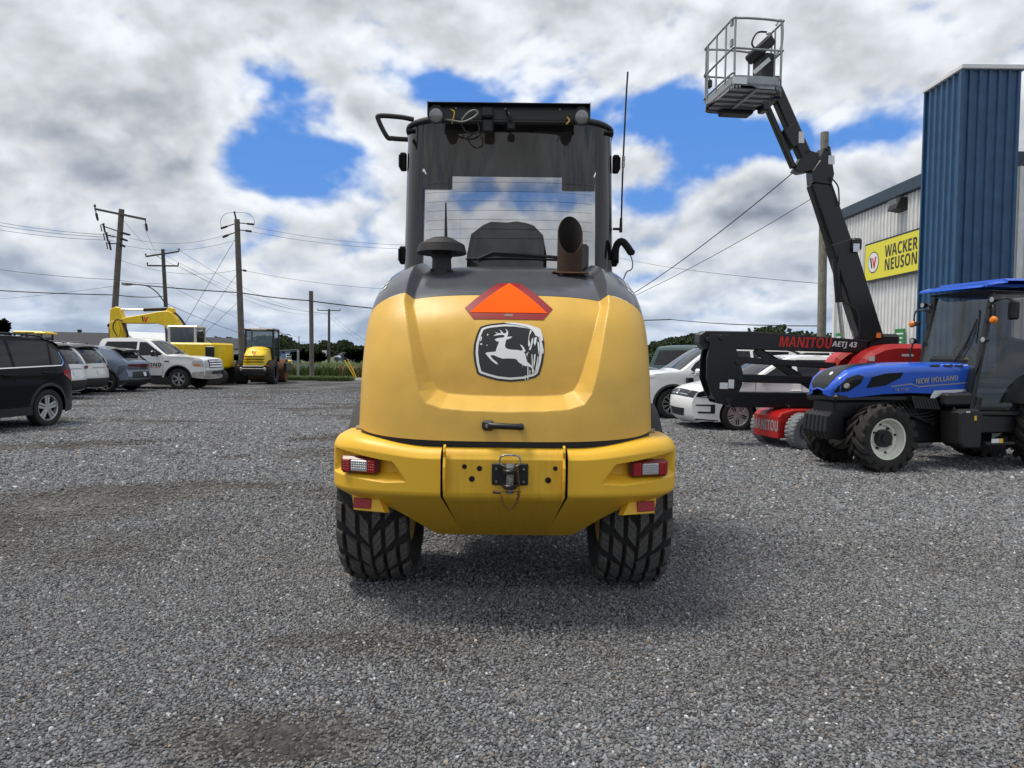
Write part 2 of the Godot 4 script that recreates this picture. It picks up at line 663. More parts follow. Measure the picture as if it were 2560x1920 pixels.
# dark floor pan and wheel wells
func car_floor(c: Car, root: Node) -> void:
	var b := B.new()
	var mid := (c.wheels[0] + c.wheels[1]) * 0.5
	var len := absf(c.wheels[0] - c.wheels[1])
	b.box(Vector3(mid, c.sill + 0.10, 0), Vector3(len - 2.0 * c.ar, 0.16, c.w * 1.86))
	b.box(Vector3(mid, c.sill + 0.30, 0), Vector3(len + 1.3, 0.30, c.w * 1.25))
	for x: float in c.wheels:
		b.box(Vector3(x, c.wr + c.ar * 0.5, 0), Vector3(c.ar * 2.1, c.ar * 1.1, c.w * 1.3))
	obj("floor_pan", b, M.matt_black, root)

func side_part(c: Car, pts: Array, out: float, m: Material, called: String, parent: Node, sides := [-1.0, 1.0]) -> void:
	var poly := PackedVector2Array()
	for i in range(0, pts.size(), 2):
		poly.append(Vector2(pts[i], pts[i + 1]))
	for s: float in sides:
		var b := B.new()
		b.patch(poly, 0.11, func(p: Vector2) -> Vector3: return c.side(p, s, out), s < 0.0)
		obj(called, b, m, parent)

func strip_part(c: Car, pts: Array, out: float, m: Material, called: String, parent: Node, both := false) -> void:
	for k: float in ([-1.0, 1.0] if both else [1.0]):
		var poly := PackedVector2Array()
		for i in range(0, pts.size(), 2):
			poly.append(Vector2(pts[i], pts[i + 1] * k))
		var b := B.new()
		b.patch(poly, 0.25, func(p: Vector2) -> Vector3: return c.strip(p.x, p.y, out))
		obj(called, b, m, parent)

func arch_trim(c: Car, m: Material, parent: Node, wide := 0.055) -> void:
	for x: float in c.wheels:
		for s: float in [-1.0, 1.0]:
			var b := B.new()
			var a0 := asin(clampf((c.sill - c.wr) / c.ar, -1.0, 1.0))
			b.grid(18, 2, func(u: float, v: float) -> Vector3:
				var a := lerpf(a0, PI - a0, u)
				var r := c.ar + wide * v - 0.012
				var p := Vector2(x + cos(a) * r, c.wr + sin(a) * r)
				return c.side(p, s, 0.012 if v < 0.9 else 0.002), s > 0.0)
			obj("arch_trim", b, m, parent)

var wheel_cache := {}
# a road wheel about the z axis, its face towards +z
func road_wheel(parent: Node, at: Vector3, s: float, r: float, rim: float, w: float, style: String, rim_mat: Material, tyre_mat: Material = null) -> Node3D:
	var key := "%s %.3f %.3f %.3f" % [style, r, rim, w]
	if not wheel_cache.has(key):
		var b := B.new()
		b.t = Transform3D(Basis(Vector3.RIGHT, PI / 2), Vector3.ZERO)
		var h := w * 0.5
		b.lathe([Vector2(rim, -h * 0.8), Vector2(rim + 0.02, -h * 0.95), Vector2(r - 0.05, -h), Vector2(r - 0.015, -h * 0.9), Vector2(r, -h * 0.68), Vector2(r, -h * 0.25), Vector2(r - 0.006, -h * 0.22), Vector2(r - 0.006, -h * 0.14), Vector2(r, -h * 0.11), Vector2(r, h * 0.11), Vector2(r - 0.006, h * 0.14), Vector2(r - 0.006, h * 0.22), Vector2(r, h * 0.25), Vector2(r, h * 0.68), Vector2(r - 0.015, h * 0.9), Vector2(r - 0.05, h), Vector2(rim + 0.02, h * 0.95), Vector2(rim, h * 0.8)], 40)
		var tyre := b.mesh()
		b = B.new()
		b.t = Transform3D(Basis(Vector3.RIGHT, PI / 2), Vector3.ZERO)
		b.lathe([Vector2(rim * 0.93, -h * 0.7), Vector2(rim * 0.93, h * 0.70), Vector2(rim * 0.97, h * 0.82), Vector2(rim + 0.002, h * 0.82), Vector2(rim + 0.002, h * 0.6)], 40)
		b.lathe([Vector2(0.0, h * 0.66), Vector2(rim * 0.17, h * 0.66), Vector2(rim * 0.20, h * 0.60), Vector2(rim * 0.2, h * 0.2)], 20)
		b.t = Transform3D()
		var spokes := {"five": 5, "many": 10, "blade": 5, "six": 6, "swirl": 5}.get(style, 5) as int
		for k in spokes:
			b.t = Transform3D(Basis(Vector3.BACK, TAU * k / spokes), Vector3.ZERO)
			if style == "five":
				for e: float in [-1.0, 1.0]:
					b.prism(PackedVector2Array([Vector2(e * 0.005, rim * 0.14), Vector2(e * rim * 0.17, rim * 0.16), Vector2(e * rim * 0.27, rim * 0.95), Vector2(e * rim * 0.03, rim * 0.95)]), h * 0.40, h * 0.68, 0.006)
			elif style == "many":
				b.prism(PackedVector2Array([Vector2(-rim * 0.035, rim * 0.15), Vector2(rim * 0.035, rim * 0.15), Vector2(rim * 0.03, rim * 0.5), Vector2(rim * 0.16, rim * 0.95), Vector2(rim * 0.08, rim * 0.95), Vector2(0, rim * 0.58), Vector2(-rim * 0.08, rim * 0.95), Vector2(-rim * 0.16, rim * 0.95), Vector2(-rim * 0.03, rim * 0.5)]), h * 0.45, h * 0.68, 0.004)
			elif style == "blade":
				b.prism(PackedVector2Array([Vector2(-rim * 0.10, rim * 0.10), Vector2(rim * 0.10, rim * 0.10), Vector2(rim * 0.17, rim * 0.5), Vector2(rim * 0.42, rim * 0.84), Vector2(rim * 0.22, rim * 0.94), Vector2(0, rim * 0.97), Vector2(-rim * 0.22, rim * 0.94), Vector2(-rim * 0.42, rim * 0.84), Vector2(-rim * 0.17, rim * 0.5)]), h * 0.5, h * 0.66, 0.005)
				b.t = b.t * Transform3D(Basis(Vector3.BACK, TAU / 10.0), Vector3.ZERO)
				b.prism(PackedVector2Array([Vector2(-rim * 0.03, rim * 0.15), Vector2(rim * 0.03, rim * 0.15), Vector2(rim * 0.045, rim * 0.95), Vector2(-rim * 0.045, rim * 0.95)]), h * 0.45, h * 0.62, 0.004)
			elif style == "swirl":
				b.prism(PackedVector2Array([Vector2(-rim * 0.04, rim * 0.12), Vector2(rim * 0.04, rim * 0.12), Vector2(rim * 0.10, rim * 0.5), Vector2(rim * 0.42, rim * 0.85), Vector2(rim * 0.30, rim * 0.91), Vector2(-rim * 0.02, rim * 0.55)]), h * 0.5, h * 0.68, 0.005)
			else:
				b.prism(PackedVector2Array([Vector2(-rim * 0.10, rim * 0.12), Vector2(rim * 0.10, rim * 0.12), Vector2(rim * 0.20, rim * 0.95), Vector2(rim * 0.05, rim * 0.95), Vector2(0, rim * 0.5), Vector2(-rim * 0.05, rim * 0.95), Vector2(-rim * 0.20, rim * 0.95)]), h * 0.45, h * 0.68, 0.006)
		b.t = Transform3D()
		var face := b.mesh()
		b = B.new()
		b.cyl(Vector3(0, 0, -h * 0.5), Vector3(0, 0, h * 0.12), rim * 0.94, rim * 0.94, 28)
		wheel_cache[key] = [tyre, face, b.mesh()]
	var o := Node3D.new()
	o.name = "wheel"
	parent.add_child(o, true)
	o.position = at
	o.rotation.y = 0.0 if s > 0.0 else PI
	var parts: Array = wheel_cache[key]
	put("tyre", parts[0], tyre_mat if tyre_mat else M.tyre, o)
	put("rim", parts[1], rim_mat, o)
	put("brake_disc", parts[2], M.matt_black, o)
	return o

func car_wheels(c: Car, root: Node, rim: float, style: String, m: Material, w := 0.225) -> void:
	for x: float in c.wheels:
		for s: float in [-1.0, 1.0]:
			road_wheel(root, Vector3(x, c.wr, s * (c.w - w * 0.5 - 0.015)), s, c.wr, rim, w, style, m)

func mirror(c: Car, root: Node, x: float, y: float, m: Material) -> void:
	for s: float in [-1.0, 1.0]:
		var b := B.new()
		var z := s * (c.half(x, y) + 0.10)
		b.t = Transform3D(Basis(Vector3.UP, -s * 0.15), Vector3(x, y, z))
		b.box(Vector3(0, 0.03, 0.02 * s), Vector3(0.12, 0.13, 0.19), 0.035)
		b.beam(Vector3(0.0, -0.03, 0), Vector3(0.03, -0.045, -0.11 * s), 0.05, 0.04, 0.01)
		obj("mirror", b, m, root)

func seams(c: Car, root: Node, lines: Array) -> void:
	for l: Array in lines:
		for s: float in [-1.0, 1.0]:
			var path := []
			for i in range(0, l.size() - 2, 2):
				for k in 6:
					var p := Vector2(l[i], l[i + 1]).lerp(Vector2(l[i + 2], l[i + 3]), k / 6.0)
					path.append(c.side(p, s, 0.0))
			path.append(c.side(Vector2(l[l.size() - 2], l[l.size() - 1]), s, 0.0))
			var b := B.new()
			b.tube(path, 0.0045, 4)
			obj("door_seam", b, M.matt_black, root)

func handles(c: Car, root: Node, spots: Array, m: Material) -> void:
	for p: Vector2 in spots:
		for s: float in [-1.0, 1.0]:
			var b := B.new()
			b.box(c.side(p, s, 0.018), Vector3(0.20, 0.032, 0.03), 0.01)
			obj("door_handle", b, m, root)

func suv_shape() -> Car:
	var c := Car.new()
	c.ol = [Vector2(2.16, 0.22), Vector2(2.24, 0.38), Vector2(2.26, 0.62), Vector2(2.20, 0.86), Vector2(2.05, 0.98), Vector2(1.55, 1.07), Vector2(1.12, 1.12), Vector2(0.78, 1.36), Vector2(0.42, 1.60), Vector2(0.0, 1.665), Vector2(-0.7, 1.68), Vector2(-1.30, 1.64), Vector2(-1.66, 1.56), Vector2(-1.92, 1.30), Vector2(-2.08, 1.05), Vector2(-2.12, 0.86), Vector2(-2.17, 0.62), Vector2(-2.16, 0.42), Vector2(-2.08, 0.27)]
	c.w = 0.925
	c.belt = 1.04
	c.top = 1.68
	c.inset = 0.24
	c.sill = 0.25
	c.wr = 0.352
	c.ar = 0.425
	c.wheels = [1.33, -1.36]
	c.xf = 2.26
	c.xr = -2.17
	c.tf = 0.24
	c.tr = 0.22
	return c

func place(root: Node3D, h: Vector2, lx: float, lz: float, wx: float, wz: float) -> void:
	h = h.normalized()
	root.rotation.y = turned_to(h)
	root.position = Vector3(wx - (h.x * lx - h.y * lz), 0.0, wz - (h.y * lx + h.x * lz))

func build_suv(root: Node3D, m: Material, opts := {}) -> void:
	var c := suv_shape()
	var body := car_body(c, m, root)
	car_floor(c, root)
	var dark: Material = M.car_dark
	var clad: Material = M.cladding
	# side windows with the kick-up behind
	side_part(c, [0.86, 1.10, 0.44, 1.10, 0.36, 1.52, 0.46, 1.545, 0.80, 1.30, 0.92, 1.16], 0.004, dark, "window", root)
	side_part(c, [0.40, 1.10, -0.55, 1.115, -0.55, 1.60, 0.10, 1.60, 0.33, 1.55], 0.004, dark, "window", root)
	side_part(c, [-0.62, 1.115, -1.40, 1.145, -1.50, 1.59, -0.62, 1.60], 0.004, dark, "window", root)
	side_part(c, [-1.46, 1.15, -1.78, 1.20, -1.72, 1.40, -1.54, 1.545], 0.004, dark, "window", root)
	side_part(c, [0.90, 1.06, -1.72, 1.135, -1.82, 1.20, -1.76, 1.40, -1.74, 1.40, -1.795, 1.21, -1.71, 1.155, 0.90, 1.08], 0.008, M.chrome if opts.get("chrome", true) else clad, "window_trim", root)
	side_part(c, [0.92, 0.25, 0.92, 0.40, -0.93, 0.40, -0.93, 0.25], 0.006, clad, "sill_cladding", root)
	arch_trim(c, clad if opts.get("clad", true) else m, root)
	side_part(c, [-1.80, 0.28, -2.14, 0.28, -2.14, 0.46, -1.74, 0.52], 0.006, clad, "bumper_corner", root)
	if not opts.get("small_lamps", false):
		side_part(c, [-1.70, 1.06, -1.80, 0.95, -2.12, 0.80, -2.14, 0.98, -2.04, 1.05], 0.006, M.lens_red, "tail_lamp", root)
	side_part(c, [2.24, 0.84, 1.85, 0.93, 1.70, 0.98, 1.95, 0.98, 2.16, 0.92], 0.006, M.lens_clear, "head_lamp", root)
	strip_part(c, [5.95, -0.86, 5.95, 0.86, 8.25, 0.84, 8.25, -0.84], 0.004, dark, "windscreen", root)
	strip_part(c, [12.25, -0.80, 12.25, 0.80, 14.2, 0.84, 14.2, -0.84], 0.005, dark, "rear_window", root)
	strip_part(c, [14.55, 0.62, 14.4, 0.98, 15.6, 0.98, 15.8, 0.70] if not opts.get("small_lamps", false) else [14.5, 0.74, 14.45, 0.98, 15.0, 0.98, 15.0, 0.80], 0.006, M.lens_red if not opts.get("small_lamps", false) else M.lens_red_dark, "tail_lamp", root, true)
	strip_part(c, [15.2, -0.24, 15.2, 0.24, 15.85, 0.24, 15.85, -0.24], 0.010, M.decal_white, "number_plate", root)
	strip_part(c, [14.85, -0.5, 14.85, 0.5, 15.0, 0.5, 15.0, -0.5], 0.010, M.decal_grey, "badge_bar", root)
	strip_part(c, [16.3, -0.99, 16.3, 0.99, 17.8, 0.99, 17.8, -0.99], 0.006, clad, "rear_bumper", root)
	strip_part(c, [1.2, -0.75, 1.2, 0.75, 2.8, 0.8, 2.8, -0.8], 0.006, clad, "grille", root)
	# spoiler above the rear window
	var b := B.new()
	b.grid(12, 3, func(u: float, v: float) -> Vector3:
		var p := c.strip(lerpf(11.5, 12.3, v), (u * 2.0 - 1.0) * 0.92, 0.02)
		return p + Vector3(-0.10 * v, 0.02 * v, 0))
	b.grid(12, 1, func(u: float, v: float) -> Vector3:
		var p := c.strip(12.3, (u * 2.0 - 1.0) * 0.92, 0.02) + Vector3(-0.10, 0.02, 0)
		return p + Vector3(0.06 * v, -0.05 * v, 0))
	obj("spoiler", b, opts.get("spoiler", m), root)
	for s: float in [-1.0, 1.0]:
		b = B.new()
		b.tube(arc_path([c.side(Vector2(0.30, 1.62), s, -0.06), c.side(Vector2(0.2, 1.70), s, -0.07), c.side(Vector2(-0.6, 1.725), s, -0.07), c.side(Vector2(-1.4, 1.70), s, -0.07), c.side(Vector2(-1.55, 1.64), s, -0.06)], 16), 0.018, 6)
		obj("roof_rail", b, M.satin_black, root)
	seams(c, root, [[0.92, 1.08, 0.96, 0.85, 0.93, 0.42], [-0.58, 1.11, -0.58, 0.42], [-1.42, 1.13, -1.30, 0.90, -0.98, 0.62], [0.98, 0.42, -0.9, 0.42]])
	handles(c, root, [Vector2(-0.42, 0.98), Vector2(-1.30, 1.01)], m)
	mirror(c, root, 0.78, 1.08, opts.get("mirror", m))
	car_wheels(c, root, 0.235, opts.get("rim", "five"), opts.get("rim_mat", M.alloy))

func cars() -> void:
	mt("car_dark", Color(0.012, 0.014, 0.017), 0.05).metallic_specular = 0.4
	worn(mt("cladding", Color(0.022, 0.023, 0.025), 0.6), M.dark_plastic.albedo_texture, 1.0)
	mt("alloy", Color(0.52, 0.53, 0.54), 0.3, 0.7)
	mt("alloy_dark", Color(0.07, 0.072, 0.078), 0.35, 0.5)
	paint("paint_black", Color(0.006, 0.007, 0.009)).metallic_specular = 0.15
	M.paint_black.clearcoat = 0.2
	paint("paint_white", Color(0.74, 0.75, 0.75))
	paint("paint_pearl", Color(0.66, 0.66, 0.62))
	paint("paint_bluegrey", Color(0.14, 0.18, 0.25), 0.35)
	paint("paint_bluedark", Color(0.055, 0.072, 0.105), 0.3)
	paint("paint_green", Color(0.010, 0.045, 0.042))
	var r := thing("parked_car", "black sport utility car with chrome window line and five-spoke alloy wheels", "car", Vector3.ZERO, 0.0, "cars parked on the gravel lot")
	build_suv(r, M.paint_black)
	place(r, Vector2(-0.14, 0.99), -1.36, -0.82, -8.75, -13.29)
	r = thing("parked_car", "white sport utility car seen from behind, next to the black car", "car", Vector3.ZERO, 0.0, "cars parked on the gravel lot")
	build_suv(r, M.paint_white, {"chrome": false, "spoiler": M.gloss_black, "rim": "six", "small_lamps": true})
	place(r, Vector2(-1.0, 0.06), -2.2, -0.85, -12.9, -20.2)
	r = thing("parked_car", "off-white sport utility car seen from behind, next to the blue-grey hatchback", "car", Vector3.ZERO, 0.0, "cars parked on the gravel lot")
	build_suv(r, M.paint_pearl, {"chrome": false, "rim": "six", "spoiler": M.gloss_black, "small_lamps": true})
	place(r, Vector2(-1.0, 0.05), -2.2, -0.85, -13.4, -22.25)
	electric_hatch()
	white_pickup()
	compact_hatch()
	r = thing("parked_car", "white sport utility car with its charge flap open, behind the white hatchback", "car", Vector3.ZERO, 0.0, "cars parked on the gravel lot")
	build_suv(r, M.paint_white, {"chrome": false, "rim": "many", "rim_mat": M.alloy})
	place(r, Vector2(-0.995, 0.08), 1.33, -0.82, 3.71, -16.46)
	var cs := suv_shape()
	for k: Array in [[0.02, M.matt_black, Vector3(0.14, 0.13, 0.03), "charge_port", 0.0], [0.06, M.satin_black, Vector3(0.03, 0.14, 0.14), "charge_flap", 0.09]]:
		var b := B.new()
		b.box(cs.side(Vector2(0.93 + k[4], 0.90), -1.0, k[0]), k[2], 0.012)
		obj(k[3], b, k[1], r)
	var cb := B.new()
	cb.tube(arc_path([cs.side(Vector2(0.92, 0.88), -1.0, 0.05), cs.side(Vector2(0.90, 0.7), -1.0, 0.07), cs.side(Vector2(0.86, 0.4), -1.0, 0.06), cs.side(Vector2(0.86, 0.02), -1.0, 0.05)], 14), 0.010, 6)
	obj("charge_cable", cb, M.cable_black, r)
	r = thing("parked_car", "white sport utility car with dark windows side-on behind the lift's arms", "car", Vector3.ZERO, 0.0, "cars parked on the gravel lot")
	build_suv(r, M.paint_white, {"chrome": false})
	place(r, Vector2(-1.0, 0.05), 0.0, 0.0, 8.1, -20.2)
	r = thing("parked_car", "white car whose roof shows between the lift's red cover and the hatchback", "car", Vector3.ZERO, 0.0, "cars parked on the gravel lot")
	build_suv(r, M.paint_pearl, {"chrome": false})
	place(r, Vector2(-1.0, 0.0), 0.0, 0.0, 12.6, -26.5)
	green_pickup()

func electric_hatch() -> void:
	var root := thing("parked_car", "blue-grey angular hatchback with dark rear wing, beside the white pickup", "car", Vector3.ZERO, 0.0, "cars parked on the gravel lot")
	var c := Car.new()
	c.ol = [Vector2(2.22, 0.20), Vector2(2.30, 0.40), Vector2(2.31, 0.70), Vector2(2.22, 0.86), Vector2(1.9, 0.98), Vector2(1.45, 1.06), Vector2(1.15, 1.12), Vector2(0.7, 1.40), Vector2(0.30, 1.575), Vector2(-0.2, 1.605), Vector2(-0.9, 1.58), Vector2(-1.45, 1.50), Vector2(-1.72, 1.42), Vector2(-1.98, 1.20), Vector2(-2.18, 1.06), Vector2(-2.22, 0.98), Vector2(-2.20, 0.80), Vector2(-2.26, 0.55), Vector2(-2.22, 0.38), Vector2(-2.10, 0.26)]
	c.w = 0.945
	c.belt = 1.03
	c.top = 1.605
	c.inset = 0.26
	c.sill = 0.22
	c.wr = 0.365
	c.ar = 0.43
	c.wheels = [1.48, -1.52]
	c.xf = 2.31
	c.xr = -2.26
	c.tr = 0.16
	car_body(c, M.paint_bluegrey, root)
	car_floor(c, root)
	side_part(c, [1.05, 1.10, 0.2, 1.10, 0.2, 1.52, 0.34, 1.52, 0.72, 1.33], 0.004, M.car_dark, "window", root)
	side_part(c, [0.14, 1.10, -0.85, 1.10, -0.85, 1.51, 0.14, 1.535], 0.004, M.car_dark, "window", root)
	side_part(c, [-0.91, 1.10, -1.42, 1.12, -1.32, 1.30, -1.12, 1.48, -0.91, 1.505], 0.004, M.car_dark, "window", root)
	side_part(c, [1.0, 0.22, 1.0, 0.40, -1.05, 0.40, -1.05, 0.22], 0.006, M.cladding, "sill_cladding", root)
	side_part(c, [-1.97, 0.92, -2.21, 0.94, -2.20, 0.86, -2.02, 0.62, -1.90, 0.58], 0.005, M.paint_bluedark, "rear_quarter", root)
	arch_trim(c, M.cladding, root, 0.07)
	side_part(c, [-1.93, 0.28, -2.20, 0.28, -2.24, 0.44, -1.93, 0.42], 0.006, M.cladding, "bumper_corner", root)
	strip_part(c, [6.1, -0.86, 6.1, 0.86, 8.1, 0.84, 8.1, -0.84], 0.004, M.car_dark, "windscreen", root)
	strip_part(c, [12.35, -0.78, 12.35, 0.78, 13.9, 0.82, 13.9, -0.82], 0.005, M.car_dark, "rear_window", root)
	strip_part(c, [15.0, -0.95, 15.0, 0.95, 15.45, 0.95, 15.45, -0.95], 0.008, M.lens_red_dark, "light_bar", root)
	strip_part(c, [15.5, -0.97, 15.5, 0.97, 15.58, 0.97, 15.58, -0.97], 0.012, M.chrome, "trim_line", root)
	strip_part(c, [15.62, -0.92, 15.62, 0.92, 16.2, 0.90, 16.2, -0.90], 0.005, M.paint_bluedark, "tailgate_panel", root)
	strip_part(c, [16.4, -0.7, 16.4, 0.7, 17.2, 0.8, 17.2, -0.8], 0.006, M.cladding, "plate_recess", root)
	strip_part(c, [16.5, 0.08, 16.5, 0.34, 17.0, 0.34, 17.0, 0.08], 0.012, M.decal_white, "number_plate", root)
	strip_part(c, [17.3, -0.98, 17.3, 0.98, 18.9, 0.98, 18.9, -0.98], 0.008, M.cladding, "rear_bumper", root)
	strip_part(c, [17.35, -0.98, 17.35, 0.98, 17.45, 0.98, 17.45, -0.98], 0.014, M.alloy, "trim_line", root)
	var b := B.new()
	b.grid(12, 3, func(u: float, v: float) -> Vector3:
		var p := c.strip(lerpf(11.2, 12.3, v), (u * 2.0 - 1.0) * 0.86, 0.02)
		return p + Vector3(-0.20 * v, 0.05 * v, 0))
	b.grid(12, 1, func(u: float, v: float) -> Vector3:
		var p := c.strip(12.3, (u * 2.0 - 1.0) * 0.86, 0.02) + Vector3(-0.20, 0.05, 0)
		return p + Vector3(0.10 * v, -0.09 * v, 0))
	obj("roof_wing", b, M.gloss_black, root)
	seams(c, root, [[1.05, 1.08, 1.0, 0.45], [-0.88, 1.09, -0.95, 0.45], [0.17, 1.09, 0.15, 0.42], [1.4, 0.98, -1.9, 0.96]])
	mirror(c, root, 0.85, 1.08, M.paint_bluegrey)
	for x: float in c.wheels:
		for s: float in [-1.0, 1.0]:
			road_wheel(root, Vector3(x, c.wr, s * 0.82), s, c.wr, 0.255, 0.235, "swirl", M.alloy)
	place(root, Vector2(-1.0, 0.02), -1.52, -0.83, -14.0, -24.5)

func white_pickup() -> void:
	var root := thing("pickup_truck", "white crew-cab pickup with dark lettering on its door", "pickup truck")
	var c := Car.new()
	c.ol = [Vector2(2.86, 0.42), Vector2(2.92, 0.58), Vector2(2.93, 0.80), Vector2(2.88, 1.08), Vector2(2.74, 1.19), Vector2(2.2, 1.25), Vector2(1.52, 1.28), Vector2(1.10, 1.56), Vector2(0.76, 1.82), Vector2(0.40, 1.915), Vector2(-0.5, 1.93), Vector2(-1.00, 1.90), Vector2(-1.10, 1.70), Vector2(-1.14, 1.40), Vector2(-1.18, 1.36), Vector2(-2.0, 1.37), Vector2(-2.90, 1.38), Vector2(-2.95, 1.30), Vector2(-2.97, 0.80), Vector2(-2.90, 0.55)]
	c.w = 1.0
	c.belt = 1.22
	c.top = 1.93
	c.inset = 0.22
	c.sill = 0.46
	c.wr = 0.40
	c.ar = 0.50
	c.wheels = [1.95, -1.78]
	c.xf = 2.93
	c.xr = -2.97
	c.tf = 0.14
	c.tr = 0.05
	c.bulge = 0.07
	car_body(c, M.paint_white, root)
	car_floor(c, root)
	side_part(c, [1.30, 1.30, 0.45, 1.28, 0.42, 1.80, 0.70, 1.79, 1.02, 1.56, 1.34, 1.36], 0.004, M.car_dark, "window", root)
	side_part(c, [0.34, 1.30, -0.80, 1.32, -0.90, 1.62, -0.82, 1.80, 0.34, 1.81], 0.004, M.car_dark, "window", root)
	side_part(c, [2.90, 0.86, 2.52, 0.88, 2.46, 1.02, 2.52, 1.12, 2.84, 1.10], 0.006, M.lens_clear, "head_lamp", root)
	side_part(c, [2.78, 0.90, 2.56, 0.90, 2.54, 0.98, 2.74, 0.98], 0.009, M.lens_amber, "turn_signal", root)
	side_part(c, [2.90, 0.44, 2.48, 0.46, 2.50, 0.66, 2.90, 0.70], 0.008, M.chrome, "front_bumper", root)
	arch_trim(c, M.cladding, root, 0.05)
	side_part(c, [1.35, 0.46, 1.35, 0.53, -1.20, 0.53, -1.20, 0.46], 0.010, M.cladding, "side_step", root)
	strip_part(c, [6.1, -0.88, 6.1, 0.88, 8.1, 0.84, 8.1, -0.84], 0.004, M.car_dark, "windscreen", root)
	strip_part(c, [2.05, -0.66, 2.05, 0.66, 3.25, 0.66, 3.25, -0.66], 0.006, M.satin_black, "grille", root)
	for k in 3:
		var s0 := 2.2 + k * 0.32
		strip_part(c, [s0, -0.64, s0, 0.64, s0 + 0.14, 0.64, s0 + 0.14, -0.64], 0.03, M.chrome, "grille_bar", root)
	strip_part(c, [2.1, 0.68, 2.1, 0.99, 3.1, 0.96, 3.2, 0.68], 0.006, M.lens_clear, "head_lamp", root, true)
	strip_part(c, [0.3, -0.98, 0.3, 0.98, 1.7, 0.98, 1.7, -0.98], 0.008, M.chrome, "front_bumper", root)
	strip_part(c, [1.05, -0.4, 1.05, 0.4, 1.6, 0.4, 1.6, -0.4], 0.014, M.satin_black, "bumper_intake", root)
	seams(c, root, [[1.36, 1.27, 1.40, 0.90, 1.34, 0.54], [0.39, 1.26, 0.38, 0.54], [-0.92, 1.30, -0.96, 0.56], [-1.16, 1.34, -1.16, 0.54]])
	handles(c, root, [Vector2(0.55, 1.12), Vector2(-0.76, 1.12)], M.paint_white)
	for s: float in [-1.0, 1.0]:
		var b := B.new()
		b.box(Vector3(1.12, 1.36, s * 1.20), Vector3(0.16, 0.22, 0.24), 0.05)
		b.beam(Vector3(1.14, 1.30, s * 1.12), Vector3(1.16, 1.29, s * 0.95), 0.08, 0.06, 0.01)
		obj("mirror", b, M.satin_black, root)
		side_part(c, [1.62, 1.04, 1.62, 1.09, 1.44, 1.09, 1.44, 1.04], 0.008, M.satin_black, "vent_badge", root, [s])
	text(root, "A", 0.15, Vector3(0.62, 0.93, c.half(0.62, 0.9) + 0.006), Basis(), M.decal_black, "door_lettering", 0.006, 800, 1.2)
	text(root, "TOND", 0.15, Vector3(1.02, 0.93, c.half(1.0, 0.9) + 0.006), Basis(), M.decal_black, "door_lettering", 0.006, 800, 1.1)
	side_part(c, [1.28, 0.815, 1.28, 0.83, 0.45, 0.83, 0.45, 0.815], 0.008, M.decal_red, "door_stripe", root, [1.0])
	car_wheels(c, root, 0.25, "six", M.alloy, 0.27)
	place(root, Vector2(1.0, 0.0), 1.95, 0.86, -12.72, -27.16)

